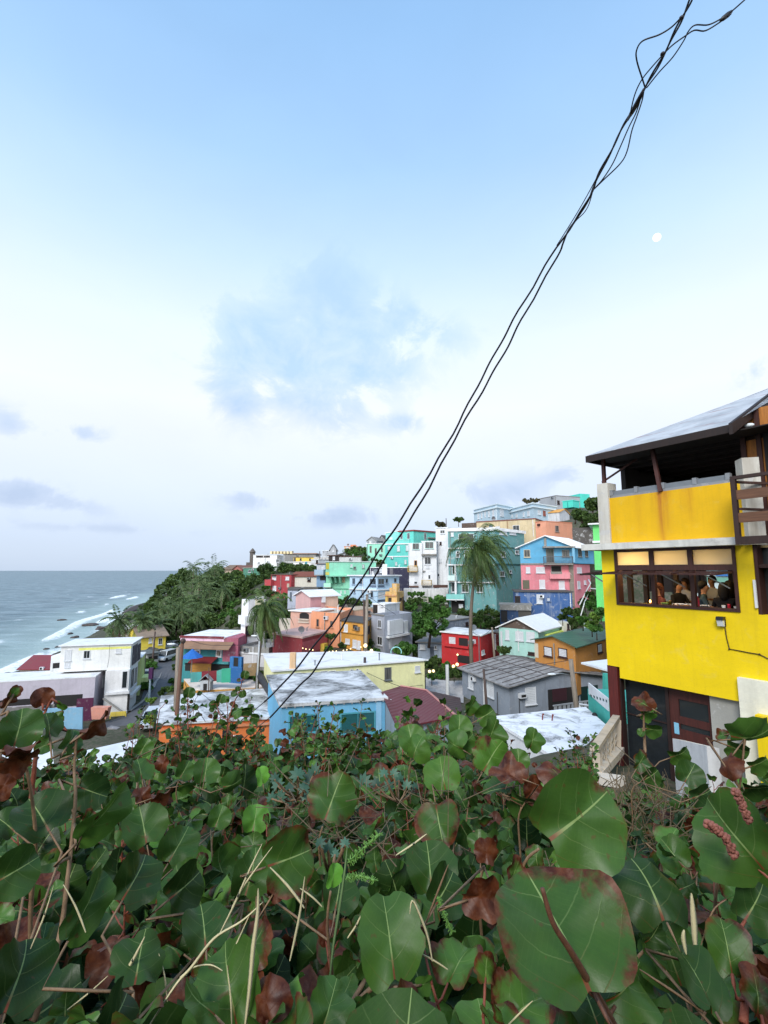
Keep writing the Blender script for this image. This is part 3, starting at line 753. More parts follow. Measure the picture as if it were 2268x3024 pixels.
# teal apartments behind the palm
h = house('apartment_house', 'weathered teal apartment block with stacked balconies behind the tall palm')
teal = paint('5f9f9f', .5, dirt=(.20, .25, .25)); 
B = block(h, 4, [(200, 482, 79), (640, 468, 77), (918, 505, 84)], 1245, teal, rmat=white_roof, ov=.2, th=.5)
win(B, 0, 298, 498, 445, 575, 'd', fm=paint('d9ece6', .1)); win(B, 0, 228, 487, 254, 522, 's')
wins(B, 0, [(355, 655, 395, 720, 'd'), (275, 670, 310, 720, 'd'), (330, 975, 395, 1050, 'd'), (235, 960, 285, 1048, 'd'), (470, 820, 520, 900, 'd'), (240, 800, 270, 880, 'd'), (470, 650, 520, 720, 'd'), (470, 975, 530, 1050, 'd')])
for y_ in (628, 785, 950): feat(B, 0, 196, y_, 640, y_+12, .35, M_WHITE, 'floor_band')
wins(B, 1, [(685, 475, 755, 508, 's'), (780, 482, 840, 508, 's'), (835, 655, 868, 690, 'd'), (780, 840, 800, 870, 'd'), (700, 665, 740, 720, 'd'), (690, 850, 730, 900, 'd')])
for y_ in (625, 780): feat(B, 1, 642, y_, 915, y_+10, .12, plain('31605f', .7), 'floor_band')
balcony(B, 0, 208, 890, 290, 948, 1.2, paint('cfe8e4', .2), False); balcony(B, 0, 195, 1065, 360, 1120, 1.4, paint('7fd0c8', .2), False, slab=M_WHITE)
feat(B, 0, 272, 790, 288, 1130, 1.2, M_WHITE, 'balcony_post', base=1.05); feat(B, 0, 236, 1130, 360, 1245, .04, M_DARK, 'opening')
feat(B, 0, 305, 1160, 345, 1240, .3, M_SHUT, 'door')

# white tall building
h = house('apartment_house', 'tall stepped white building with small wooden balconies left of the teal block')
wh = paint('e3e5e9', .2)
B = block(h, 3, [(1405, 210, 87), (1530, 208, 86)], 830, wh, rmat=white_roof, ov=.15, dp=9, name='tower_wall')
wins(B, 0, [(1450, 225, 1500, 262, 'd'), (1446, 345, 1466, 376, 'o'), (1438, 520, 1465, 555, 's'), (1424, 670, 1446, 702, 'd')])
B = block(h, 3, [(1262, 345, 86), (1412, 330, 85.4)], 830, wh, rmat=white_roof, ov=.1, dp=9, name='wall')
win(B, 0, 1296, 346, 1384, 415, 'd', fm=paint('b8d6cf', .1)); win(B, 0, 1292, 500, 1358, 576, 'd'); win(B, 0, 1328, 682, 1354, 728, 'd'); win(B, 0, 1310, 590, 1340, 615, 's')
feat(B, 0, 1265, 470, 1415, 486, .6, M_CONC, 'ledge'); feat(B, 0, 1265, 640, 1300, 650, .3, M_CONC, 'ledge')
balcony(B, 0, 1268, 735, 1366, 795, .9, wood_mat('c2a24a', 'yellow_timber'), True); feat(B, 0, 1385, 785, 1530, 812, .9, plain('4a2f26', .8), 'timber_deck')
B = block(h, 3, [(1132, 358, 86), (1266, 352, 85.6)], 830, wh, roof='parapet', rmat=white_roof, dp=8, name='wing_wall')
win(B, 0, 1168, 360, 1238, 425, 'd', fm=paint('a9cfc8', .1)); win(B, 0, 1186, 535, 1216, 590, 'o', fm=paint('c98b4a', .1)); win(B, 0, 1190, 665, 1224, 745, 's'); win(B, 0, 1184, 750, 1220, 778, 'd')
balcony(B, 0, 1124, 590, 1222, 655, .9, wood_mat('c2a24a', 'yellow_timber'), True, slab=wood_mat('a5813a', 'timber_slab'))
feat(B, 0, 1136, 795, 1230, 808, .5, plain('5a3b30', .8), 'ledge')
h = house('retaining_wall', 'long white retaining wall with pale railing below the tall white building', 'wall')
B = block(h, 3, [(1078, 822, 83), (1528, 826, 82)], 940, paint('d6d6d6', .45), roof='none', dp=2)
mb = MB()
for i in range(3):
    s0, s1, z0, z1 = rect(B, 0, 1112, 916+i*16, 1330, 922+i*16); fbox(mb, B, 0, s0, s1, z0, z0+.14, 1.0, 1.15)
for i in range(6):
    s0, s1, z0, z1 = rect(B, 0, 1114+i*42, 912, 1122+i*42, 960); fbox(mb, B, 0, s0, s0+.15, z0, z1, 1.0, 1.15)
mb.build('railing', paint('e2dfc4', .2), h)
feat(B, 0, 1092, 948, 1195, 1058, 1.4, paint('e9eaec', .15), 'lower_wall'); feat(B, 0, 1200, 965, 1420, 1060, 1.1, paint('bcb8b0', .5), 'lower_wall')

# navy block, light blue house, ruined yellow house
h = house('flat_house', 'dark navy windowless block behind the light blue house')
B = block(h, 3, [(722, 612, 88), (1132, 606, 86)], 830, paint('30304a', .2), rmat=white_roof, ov=.1, dp=8)
win(B, 0, 752, 645, 778, 680, 's'); win(B, 0, 832, 618, 860, 662, 's'); feat(B, 0, 936, 615, 970, 680, .05, paint('6f6c74', .3), 'vent_panel')
h = house('apartment_house', 'light blue corner house with white roof edge and wrap-round terraces')
lb = paint('b4d4ee', .12)
B = block(h, 3, [(528, 703, 80), (808, 698, 75), (1032, 694, 79)], 965, lb, rmat=white_clean, ov=.35, th=.18)
wins(B, 0, [(556, 716, 585, 780, 'd'), (630, 718, 668, 780, 'd'), (735, 722, 798, 782, 'd'), (570, 838, 588, 870, 'd'), (650, 840, 672, 905, 'd'), (742, 848, 770, 915, 'd')], fm=paint('8fa6c0', .1))
wins(B, 1, [(815, 722, 880, 782, 'd'), (890, 720, 918, 768, 'd'), (978, 716, 1005, 762, 'd')], fm=paint('8fa6c0', .1)); win(B, 1, 812, 855, 885, 930, 's', fm=lb)
for (e, x0, y0, x1, y1) in ((0, 735, 795, 800, 810), (1, 815, 795, 880, 810), (0, 565, 928, 640, 945), (0, 655, 935, 740, 952), (1, 815, 935, 890, 955)): feat(B, e, x0, y0, x1, y1, .06, plain('5e6d86', .6), 'vent_grille')
feat(B, 0, 528, 828, 808, 838, .2, M_WHITE, 'floor_band'); feat(B, 1, 810, 828, 1030, 838, .2, M_WHITE, 'floor_band')
mb = MB(); p = qat(3, 885, 694, 77); mb.box(p.x-.4, p.x+.4, p.y, p.y+.8, p.z, p.z+1.9); mb.build('chimney', M_WHITE, h)
h = house('ruined_house', 'weathered ochre ruin with stepped parapet beside the light blue house')
oc = paint('d9ab5c', .55)
B = block(h, 3, [(890, 852, 69.5), (1010, 858, 68), (1080, 852, 71)], 1068, oc, roof='parapet', rmat=dark_roof, zb=None)
s0, s1, z0, z1 = rect(B, 0, 960, 772, 1008, 852); mb = MB(); fbox(mb, B, 0, s0, s1, z0-.1, z1, -.6, .02)
s0, s1, z0, z1 = rect(B, 0, 935, 815, 960, 852); fbox(mb, B, 0, s0, s1, z0-.1, z1, -.5, .02); mb.build('chimney_stack', oc, h)
feat(B, 0, 888, 890, 1008, 900, .2, paint('c98a5c', .4), 'floor_band')
win(B, 0, 925, 915, 955, 978, 'o'); win(B, 1, 1035, 918, 1058, 942, 'o'); feat(B, 0, 905, 905, 915, 1060, .2, paint('e0bf4a', .3), 'corner_trim'); win(B, 0, 940, 1030, 975, 1062, 's', fm=oc)
feat(B, 1, 1066, 905, 1078, 1062, .05, plain('4a3426', .8), 'downpipe')
h = house('white_annex', 'little white annex with dark doorway below the ochre ruin')
B = block(h, 3, [(765, 985, 66), (888, 990, 65)], 1085, paint('e2e4e6', .3), rmat=white_roof, dp=4, ov=.1)
win(B, 0, 768, 990, 812, 1082, 'o'); win(B, 0, 848, 990, 870, 1006, 'd')

# grey concrete, mustard, salmon, pink houses
h = house('flat_house', 'grey rendered house with big white shutter and mildewed roof')
B = block(h, 3, [(750, 1092, 61), (882, 1100, 58.5), (1165, 1072, 63)], 1440, paint('a9afbd', .18), roof='parapet', rmat=grey_roof)
win(B, 0, 818, 1142, 852, 1222, 'd'); win(B, 0, 812, 1312, 862, 1400, 'd'); feat(B, 1, 912, 1140, 1052, 1285, .35, M_SHUT, 'shutter'); feat(B, 1, 1075, 1150, 1112, 1290, .2, M_SHUT, 'shutter')
feat(B, 1, 900, 1288, 1110, 1310, .5, M_WHITE, 'ledge'); feat(B, 1, 930, 1325, 1060, 1430, .04, paint('c9ccd2', .3), 'garage_door'); feat(B, 0, 748, 1082, 882, 1094, .12, M_CONC, 'coping')
h = house('flat_house', 'mustard yellow house with dark worn roof and white door')
B = block(h, 3, [(430, 1168, 60), (668, 1180, 57), (752, 1118, 63)], 1448, paint('d6961f', .16), rmat=dark_roof, ov=.15, name='wall')
win(B, 0, 472, 1188, 510, 1262, 's'); win(B, 0, 560, 1190, 612, 1240, 'o', fm=paint('b07818', .2)); win(B, 0, 485, 1335, 530, 1385, 's'); win(B, 0, 560, 1345, 602, 1425, 's'); win(B, 0, 608, 1355, 640, 1440, 's'); win(B, 1, 705, 1205, 730, 1275, 'o')
feat(B, 0, 432, 1272, 668, 1282, .15, paint('c58a1c', .2), 'floor_band')
h = house('flat_house', 'salmon orange house with arched balcony and worn edge')
B = block(h, 3, [(132, 1058, 63), (425, 1078, 59.5), (560, 1040, 68)], 1340, paint('ea9a6c', .16), roof='parapet', rmat=roofing('cbbfae', .5))
wins(B, 0, [(188, 1132, 218, 1215, 'd'), (328, 1150, 360, 1222, 'd')], fm=paint('c98a62', .2))
B2 = block(h, 2, [(1240, 605, 65), (1420, 600, 63.2)], 790, paint('d9a692', .2), rmat=white_roof, ov=.25, dp=5, name='balcony_wall', rname='balcony_roof')
feat(B2, 0, 1318, 640, 1400, 672, .03, M_DARK, 'arch_opening')
s0, s1, z0, z1 = rect(B2, 0, 1318, 618, 1402, 640); mb = MB(); p = B2.P[0]; d = (B2.P[1]-B2.P[0]).normalized(); n = Vector((d.y, -d.x))
arc = [(s0+(s1-s0)*(.5-.5*math.cos(a)), z0-.02+(z1-z0)*math.sin(a)) for a in np.linspace(0, math.pi, 10)]
mb.poly([Vector((p.x+d.x*s+n.x*.03, p.y+d.y*s+n.y*.03, z)) for s, z in arc]); mb.build('arch_top', M_DARK, h)
s0, s1, z0, z1 = rect(B2, 0, 1312, 674, 1404, 708); mb = MB(); fbox(mb, B2, 0, s0, s1, z1-.1, z1, .05, .2); fbox(mb, B2, 0, s0, s1, z0, z0+.1, .05, .2)
for i in range(9): fbox(mb, B2, 0, s0+(s1-s0)*(i+.35)/9, s0+(s1-s0)*(i+.65)/9, z0+.1, z1-.1, .08, .17)
mb.build('balustrade', paint('d9cdbb', .2), h)
h = house('low_house', 'long tan and peach wall block above the mustard house')
B = block(h, 3, [(425, 1072, 67.5), (762, 1028, 70)], 1140, paint('d9a88c', .35), rmat=roofing('b5a58f', .4), ov=.05, dp=4, slope=True)
h = house('gabled_house', 'dusty pink house with low white gabled roof')
pk = paint('d6a8a6', .15)
B = block(h, 2, [(1285, 462, 72), (1412, 476, 69.5), (1655, 462, 72.5)], 580, pk, roof='gable', gi=0, rh=.72, ov=.35, rmat=white_clean)
feat(B, 1, 1540, 478, 1652, 576, .04, paint('dfb9a2', .15), 'wall_panel'); feat(B, 1, 1508, 480, 1536, 530, .3, M_SHUT, 'door'); feat(B, 1, 1412, 482, 1505, 572, .03, paint('c98f92', .1), 'wall_panel')
h = house('low_house', 'pale blue grey concrete plinth house left of the dusty pink house')
B = block(h, 2, [(1215, 425, 76), (1300, 420, 76)], 570, paint('aeb7c9', .5), rmat=dark_roof, ov=.1, dp=5)
feat(B, 0, 1232, 440, 1248, 520, .05, plain('515a66', .7), 'downpipe')
h = house('flat_house', 'crimson flat-roofed house with dusty pink roof slab')
B = block(h, 2, [(1085, 822, 58), (1342, 846, 54.5), (1560, 800, 60)], 962, paint('8c2a34', .15), rmat=roofing('c5a49c', .6), ov=.1, th=.2)
feat(B, 1, 1344, 850, 1556, 955, .02, paint('b04b55', .15), 'wall_panel')
feat(B, 1, 1500, 888, 1534, 960, .5, paint('d8b522', .1), 'water_drum')
h = house('garden_wall', 'cream retaining wall behind the short palm crown', 'wall')
B = block(h, 2, [(1140, 668, 66), (1300, 668, 65)], 780, paint('cfc7b8', .4), roof='none', dp=.4)

# white tower house, grey wall, teal and pink house
h = house('tower_house', 'slim white three-storey house with stepped top beside the mid palm')
B = block(h, 2, [(812, 520, 64), (872, 508, 62.5), (1020, 498, 64.5)], 905, paint('e9ebee', .16), roof='parapet', rmat=white_roof)
feat(B, 1, 930, 475, 1005, 600, .02, paint('f0e2b8', .1), 'parapet_panel'); win(B, 1, 843, 735, 916, 820, 'd', fm=M_BROWN); win(B, 1, 950, 735, 985, 810, 'd')
feat(B, 0, 812, 645, 872, 720, .5, M_WHITE, 'balcony'); feat(B, 1, 874, 650, 1010, 672, .4, M_WHITE, 'floor_band'); feat(B, 1, 930, 476, 1005, 500, .1, M_WHITE, 'parapet_step')
h = house('parapet_house', 'low grey mottled house with white coping in front of the slim white house')
B = block(h, 2, [(778, 908, 60), (1050, 905, 58.5)], 1080, paint('8d8c88', .5), roof='parapet', rmat=grey_roof, dp=6)
feat(B, 0, 776, 968, 1052, 984, .15, M_WHITE, 'coping'); feat(B, 0, 848, 940, 882, 964, .05, M_SHUT, 'vent_block')
feat(B, 0, 800, 990, 1052, 1090, .06, paint('c9c9cb', .35), 'lower_wall')
h = house('row_house', 'teal house with pink parapet, brown awning and two white air conditioners')
tl = paint('2a8d93', .14)
B = block(h, 16, [(152, 205, 60), (745, 195, 59)], 660, tl, roof='none', dp=7)
feat(B, 0, 152, 190, 745, 245, .03, paint('e6bcd6', .3), 'parapet'); feat(B, 0, 150, 176, 748, 204, .15, paint('7c2a36', .2), 'cornice')
B2 = block(h, 16, [(735, 205, 59), (940, 175, 59)], 470, paint('b35c74', .35), roof='none', dp=7.0, name='side_wall', ground=False); 
mb = MB()
G = grow(B.P, .1); mb.hexa([(p.x, p.y, B.zt+.05) for p in G], [(p.x, p.y, B.zt+.22) for p in G]); mb.build('roof', white_roof, h)
s0, s1, z0, z1 = rect(B, 0, 190, 258, 880, 335); p = B.P[0]; d = (B.P[1]-B.P[0]).normalized(); n = Vector((d.y, -d.x)); mb = MB()
A_ = lambda s, o, z: Vector((p.x+d.x*s+n.x*o, p.y+d.y*s+n.y*o, z))
mb.hexa([A_(s0, 1.3, z0), A_(s1, 1.3, z0), A_(s1, .04, z1), A_(s0, .04, z1)], [A_(s0, 1.3, z0+.08), A_(s1, 1.3, z0+.08), A_(s1, .04, z1+.08), A_(s0, .04, z1+.08)])
mb.build('awning', sheet('8d6f55', .4, ang=1.57, period=.35), h)
for x0 in (348, 640):
    s0, s1, z0, z1 = rect(B, 0, x0, 350, x0+78, 466); mb = MB(); fbox(mb, B, 0, s0, s1, z0, z1, -.03, .12); fr = mb.build('air_conditioner_panel', M_SHUT, h)
    mb = MB(); fbox(mb, B, 0, s0+.2, s1-.2, z0+.25, z0+.75, .1, .3); mb.build('air_conditioner', paint('8a7f70', .2), h).parent = fr
win(B, 0, 245, 375, 295, 445, 'd', fm=tl); feat(B, 0, 205, 515, 820, 545, .3, tl, 'floor_band')
feat(B, 0, 215, 548, 815, 660, .02, M_DARK, 'ground_opening')
s0, s1, z0, z1 = rect(B, 0, 352, 462, 668, 515); mb = MB()
p = B.P[0]; mb.hexa([A_(s0, 1.6, z0), A_(s1, 1.6, z0), A_(s1, .1, z1), A_(s0, .1, z1)], [A_(s0, 1.6, z0+.07), A_(s1, 1.6, z0+.07), A_(s1, .1, z1+.07), A_(s0, .1, z1+.07)]); mb.build('shop_awning', plain('6e1f22', .7), h)
feat(B, 0, 372, 520, 640, 655, 1.3, wood_mat('a9782f', 'bamboo', scale=(1, 1, 20)), 'bamboo_screen', base=1.2)
h = house('blue_gate', 'blue doorway surround beside the teal house', 'gate')
B = block(h, 16, [(825, 458, 57), (985, 450, 56.5)], 640, paint('1f74b5', .2), roof='none', dp=.4); win(B, 0, 870, 460, 948, 600, 'o', fm=paint('1f74b5', .2))
h = house('market_umbrella', 'folded blue umbrella at a cafe table by the teal house', 'umbrella')
p = qat(16, 300, 680, 56); h.location = p; mb = MB(); mb.tube([p, p+Vector((0, 0, 2.6))], .05); mb.build('pole', M_STEEL, h)
mb = MB(); tp = p+Vector((0, 0, 2.7)); ring = [p+Vector((1.25*math.cos(a), 1.25*math.sin(a), 1.75)) for a in np.linspace(0, 2*math.pi, 9)[:-1]]
for i in range(8): mb.poly([ring[i], ring[(i+1) % 8], tp])
mb.build('canopy', plain('1d62b0', .7), h)
def wall_run(name, label, R, pts, mat, thick=.2, cat='wall'):
    h = house(name, label, cat); P3 = [(qat(R, x, y0, Y_), qat(R, x, y1, Y_)) for x, y0, y1, Y_ in pts]
    h.location = P3[0][1]; mb = MB()
    for (t0, b0), (t1, b1) in zip(P3[:-1], P3[1:]):
        d = (b1-b0); d.z = 0; d.normalize(); n = Vector((-d.y, d.x, 0))*thick; dn = Vector((0, 0, .6))
        mb.hexa([b0-dn, b1-dn, b1-dn+n, b0-dn+n], [t0, t1, t1+n, t0+n])
    mb.build('panel', mat, h); return h
wall_run('painted_fence', 'low teal fence panels below the cafe', 16, [(290, 675, 730, 54.5), (440, 668, 725, 54.3)], paint('3a9b98', .2), cat='fence')
wall_run('painted_fence', 'maroon slatted fence between teal and green panels', 16, [(440, 660, 722, 54.3), (645, 650, 712, 54)], wood_mat('7a1f2b', 'maroon_slats', scale=(1, 1, 9)), cat='fence')
wall_run('painted_fence', 'curved wall painted green then blue beside the cafe', 16, [(645, 650, 730, 54), (712, 630, 732, 53.8)], paint('46a79a', .2), cat='fence')
wall_run('painted_wall', 'emerald green painted wall section left of the blue one', 16, [(712, 625, 735, 53.7), (835, 615, 730, 53.5)], paint('22a886', .1))
wall_run('painted_wall', 'royal blue painted wall section right of the green one', 16, [(837, 612, 730, 53.5), (985, 605, 715, 53.8)], paint('2170b8', .1))
wall_run('stone_wall', 'rough tan stone wall below the grey mottled house', 16, [(1010, 560, 650, 55.5), (1200, 548, 640, 56)], paint('a68a5e', .6), .4)
wall_run('lavender_fence', 'sky blue fence panel beside the maroon wall at lower left', 1, [(375, 1462, 1655, 52), (722, 1452, 1650, 53)], paint('7fb6d6', .2), cat='fence')
wall_run('concrete_post', 'weathered grey concrete gatepost by the lower street', 1, [(940, 1625, 1790, 46), (1020, 1640, 1780, 46)], paint('8f8b8d', .5), .6, cat='post')
wall_run('kerb_wall', 'grey street-side parapet near the bottom of the lane', 1, [(820, 1690, 1790, 44), (945, 1680, 1790, 45)], paint('77767a', .4), .4)

h = house('low_house', 'low house with cream stained parapet and mustard front above the orange roof')
P4 = [qz(16, 330, 920, 6.9), qz(16, 1285, 880, 6.9), qz(16, 1075, 745, 6.9), qz(16, 200, 770, 6.9)]
B = quad_block(h, P4, 5.0, paint('d3972f', .15), rmat=roofing('e9e0d6', .45), ov=.02, th=.1, R=16)
p = qz(16, 485, 915, 7.0); hh_ = house('birdhouse', 'tiny grey doghouse with pointed roof on the cream roof', 'doghouse'); hh_.location = p
mb = MB(); mb.hexa([p+Vector(v) for v in ((-.55, 0, 0), (.55, 0, 0), (.55, .9, 0), (-.55, .9, 0))], [p+Vector(v) for v in ((-.55, 0, 1.0), (.55, 0, 1.0), (.55, .9, 1.0), (-.55, .9, 1.0))])
mb.build('wall', paint('b9c0c6', .3), hh_); mb = MB()
for sx in (-1, 1): mb.hexa([p+Vector(v) for v in ((sx*.72, -.1, .9), (sx*.72, 1.0, .9), (0, 1.0, 1.55), (0, -.1, 1.55))], [p+Vector(v) for v in ((sx*.72, -.1, 1.0), (sx*.72, 1.0, 1.0), (0, 1.0, 1.65), (0, -.1, 1.65))])
mb.build('roof', paint('9fa6ad', .3), hh_); mb = MB(); mb.box(p.x-.2, p.x+.2, p.y-.02, p.y+.1, p.z+.02, p.z+.7); mb.build('doorway', M_DARK, hh_)

# ------------------------------------------------------------------ upper hill
h = house('apartment_house', 'mint green building with yellow shutter and arched buttresses')
mg = paint('8adfbd', .2)
B = block(h, 3, [(283, 562, 93), (322, 552, 90), (796, 545, 93)], 700, mg, rmat=roofing('c9d6cf', .5), ov=.15, ext=0, ground=False, name='upper_wall')
feat(B, 0, 288, 560, 318, 625, .06, paint('c9b90a', .1), 'shutter', label='yellow shutter'); feat(B, 0, 284, 655, 318, 684, .06, paint('d9d24a', .1), 'parapet_panel')
wins(B, 1, [(565, 598, 592, 625, 'd'), (655, 575, 678, 615, 's')], fm=paint('8f9c98', .2)); win(B, 1, 530, 570, 560, 610, 's', fm=mg)
feat(B, 1, 325, 688, 520, 700, .5, mg, 'ledge')
B2 = block(h, 3, [(288, 702, 92.5), (530, 700, 91.5)], 940, paint('86dcb8', .3), roof='none', dp=8, name='lower_wall')
for i in range(3):
    s0, s1, z0, z1 = rect(B2, 0, 345+i*45, 700, 362+i*45, 780); p = B2.P[0]; d = (B2.P[1]-B2.P[0]).normalized(); n = Vector((d.y, -d.x)); mb = MB()
    A2 = lambda s, o, z: Vector((p.x+d.x*s+n.x*o, p.y+d.y*s+n.y*o, z))
    prof = [(0, z1), (1.6, z1), (1.3, z1-.5), (.75, z1-1.2), (.3, z0+.6), (0, z0)]
    for j in range(len(prof)-1):
        (o1, a1), (o2, a2) = prof[j], prof[j+1]
    mb.poly([A2(s0, o, z) for o, z in prof]); mb.poly([A2(s1, o, z) for o, z in reversed(prof)])
    for j in range(len(prof)):
        (o1, a1), (o2, a2) = prof[j], prof[(j+1) % len(prof)]; mb.quad(A2(s0, o1, a1), A2(s0, o2, a2), A2(s1, o2, a2), A2(s1, o1, a1))
    mb.build('buttress', mg, h)
win(B2, 0, 388, 730, 402, 770, 'o'); feat(B2, 0, 430, 695, 480, 760, .1, paint('c9b48a', .4), 'wall_patch'); wins(B2, 0, [(428, 840, 450, 880, 's'), (470, 840, 490, 880, 's')], fm=mg)
feat(B2, 0, 360, 820, 530, 828, .15, plain('5f9a84', .7), 'floor_band'); balcony(B2, 0, 280, 765, 350, 815, 1.0, paint('a8e6cc', .2), False)
h = house('narrow_house', 'slim blue grey stacked house left of the mint green building')
B = block(h, 3, [(192, 575, 95), (282, 565, 94)], 820, paint('6f93b4', .3), rmat=brown_roof, ov=.2, dp=6)
feat(B, 0, 195, 582, 278, 650, .03, paint('b9bdc4', .3), 'upper_panel'); win(B, 0, 240, 600, 262, 640, 's'); balcony(B, 0, 190, 630, 282, 690, .8, paint('9db9cf', .3), False); feat(B, 0, 225, 690, 282, 740, .02, M_DARK, 'opening')
h = house('apartment_house', 'turquoise two-tier house with red roof edge at the hilltop')
tu = paint('57d3c4', .18)
B = block(h, 3, [(1030, 228, 110), (1180, 236, 107), (1412, 248, 112)], 385, tu, rmat=roofing('8c3b36', .3), ov=.2, th=.3, ext=0, ground=False, name='upper_wall')
wins(B, 1, [(1286, 255, 1308, 325, 'd')]); wins(B, 0, [(1115, 255, 1142, 318, 'd'), (1045, 265, 1070, 320, 'd')]); feat(B, 1, 1322, 302, 1400, 314, .6, M_CONC, 'ledge')
B2 = block(h, 3, [(890, 376, 108), (1136, 366, 105.5)], 600, paint('4fcbc0', .15), roof='slab', rmat=white_roof, ov=.15, th=.2, dp=9, name='lower_wall', rname='terrace_floor')
wins(B2, 0, [(1010, 385, 1042, 445, 's'), (1100, 380, 1132, 440, 's'), (915, 390, 945, 430, 's'), (1085, 528, 1110, 575, 's'), (990, 550, 1015, 590, 's')], fm=paint('8fb5ae', .2))
feat(B2, 0, 892, 490, 1136, 500, .1, M_WHITE, 'floor_band')
s0, s1, z0, z1 = rect(B2, 0, 890, 322, 1136, 368); mb = MB(); fbox(mb, B2, 0, s0, s1, z1-.15, z1, -.2, 0); fbox(mb, B2, 0, s0, s1, z0, z1-.15, -.16, -.04); mb.build('terrace_parapet', paint('6fd6ca', .2), h)
B3 = block(h, 3, [(895, 262, 113), (1032, 235, 112)], 380, paint('7fd9cf', .2), rmat=white_roof, dp=5, ext=0, ground=False, name='stair_wall', slope=True); win(B3, 0, 935, 300, 965, 350, 's')
h = house('flat_house', 'pale seafoam house with tall windows left of the turquoise one')
B = block(h, 3, [(702, 370, 112), (890, 370, 109.5)], 560, paint('93e2c6', .16), rmat=white_roof, ov=.15, dp=8)
wins(B, 0, [(732, 388, 752, 458, 'd'), (785, 410, 804, 480, 'd'), (848, 400, 866, 450, 'd')], fm=paint('a58f7e', .2))
h = house('far_house', 'small dark brown terrace room above the mint green building')
B = block(h, 3, [(316, 488, 104), (418, 482, 103)], 545, plain('2b2422', .7), rmat=brown_roof, ov=.3, dp=5); win(B, 0, 355, 495, 378, 530, 's'); 
h = house('far_house', 'pale parapet house with brown roof line above the mint green building')
B = block(h, 3, [(420, 500, 103), (650, 492, 104)], 548, paint('cfd0cf', .3), rmat=brown_roof, ov=.1, dp=5)
h = house('far_house', 'little grey rooftop hut against the sky')
B = block(h, 3, [(705, 335, 118), (800, 325, 117)], 375, paint('9aa0a5', .3), roof='gable', gi=0, rh=.9, ov=.2, rmat=grey_roof, dp=4); win(B, 0, 730, 335, 750, 360, 's')
h = house('far_house', 'second grey rooftop hut next to the dark trees')
B = block(h, 3, [(818, 330, 122), (895, 320, 121)], 375, paint('8f9193', .3), roof='gable', gi=0, rh=1.2, ov=.2, rmat=dark_roof, dp=4)
h = house('far_house', 'distant peach house with orange top floor on the skyline')
B = block(h, 15, [(1420, 300, 165), (1640, 290, 165)], 360, paint('e3b98c', .2), rmat=roofing('d77b5a', .2), dp=8); B_ = block(h, 15, [(1520, 268, 166), (1605, 266, 166)], 300, paint('d98a5f', .2), roof='none', dp=5, ext=0, ground=False, name='upper_wall')
win(B, 0, 1510, 300, 1565, 345, 'd'); win(B, 0, 1450, 300, 1490, 340, 's')
h = house('far_house', 'distant grey stepped rooftops right of the sea view')
B = block(h, 15, [(1060, 370, 150), (1190, 350, 150)], 440, paint('b9bdc2', .3), rmat=white_roof, dp=6); wins(B, 0, [(1075, 370, 1090, 415, 'd'), (1130, 360, 1150, 405, 'd')])
h = house('far_house', 'distant grey villa with gabled attic on the skyline')
B = block(h, 15, [(1185, 345, 148), (1285, 340, 148)], 440, paint('a9adb3', .3), roof='gable', gi=0, rh=1.5, ov=.3, rmat=grey_roof, dp=5); win(B, 0, 1220, 355, 1250, 390, 's')
h = house('far_house', 'white house with carport and dark openings left of the slim blue house')
B = block(h, 15, [(880, 515, 128), (1000, 512, 126)], 650, paint('dcdfe2', .2), rmat=white_roof, dp=6); wins(B, 0, [(890, 520, 935, 560, 's'), (958, 520, 992, 570, 'o')])
h = house('far_house', 'long beige balcony house behind the slim blue house')
B = block(h, 15, [(925, 478, 138), (1160, 470, 136)], 590, paint('cdc9c2', .35), rmat=white_roof, dp=6); wins(B, 0, [(1040, 490, 1070, 540, 'd'), (1095, 490, 1125, 540, 'd')])
h = house('far_house', 'distant bright yellow house with dark doors')
B = block(h, 15, [(590, 475, 150), (935, 470, 150)], 545, paint('ecca3c', .12), rmat=roofing('8f7f70', .4), ov=.3, dp=7); wins(B, 0, [(595, 480, 625, 530, 'o'), (695, 492, 722, 528, 'o'), (848, 492, 875, 525, 'o')])
h = house('far_house', 'long grey concrete house with brown roof line behind the yellow one')
B = block(h, 15, [(425, 420, 165), (955, 420, 165)], 560, paint('8f8f8d', .35), rmat=roofing('9a7a6a', .4), ov=.4, th=.3, dp=9)
h = house('far_house', 'low white house with carport and teal panel below the distant yellow house')
B = block(h, 15, [(470, 550, 142), (880, 545, 141)], 650, paint('e4e7ea', .16), rmat=white_clean, ov=.2, dp=7)
feat(B, 0, 475, 565, 580, 625, .03, paint('8b8a84', .2), 'garage_opening'); win(B, 0, 695, 578, 750, 632, 'd'); feat(B, 0, 780, 540, 812, 645, .12, paint('2b93a8', .1), 'panel', label='teal panel'); 
h = house('far_house', 'large white three-storey house with rooftop awning on the left skyline')
B = block(h, 2, [(912, 118, 150), (1120, 118, 150), (1172, 126, 158)], 215, paint('e9edf2', .08), rmat=white_clean, ov=.1, dp=8)
wins(B, 0, [(938, 122, 998, 134, 'o'), (1005, 122, 1058, 134, 'o'), (1112, 152, 1138, 180, 'd'), (950, 178, 970, 192, 'd')])
mb = MB(); p = qat(2, 1060, 92, 151); 
for i in range(7): mb.box(p.x+i*1.05, p.x+i*1.05+.6, p.y, p.y+2, p.z-.5, p.z+.35)
mb.build('rooftop_awning', paint('e8d3a0', .2), h)
h = house('far_house', 'small teal green house in the trees below the white skyline house')
B = block(h, 2, [(826, 232, 140), (1000, 230, 138)], 295, paint('4d8f78', .2), rmat=roofing('9cb7a8', .3), ov=.2, dp=6); wins(B, 0, [(868, 245, 892, 268, 'd')])
h = house('far_house', 'far reddish cottage at the headland edge')
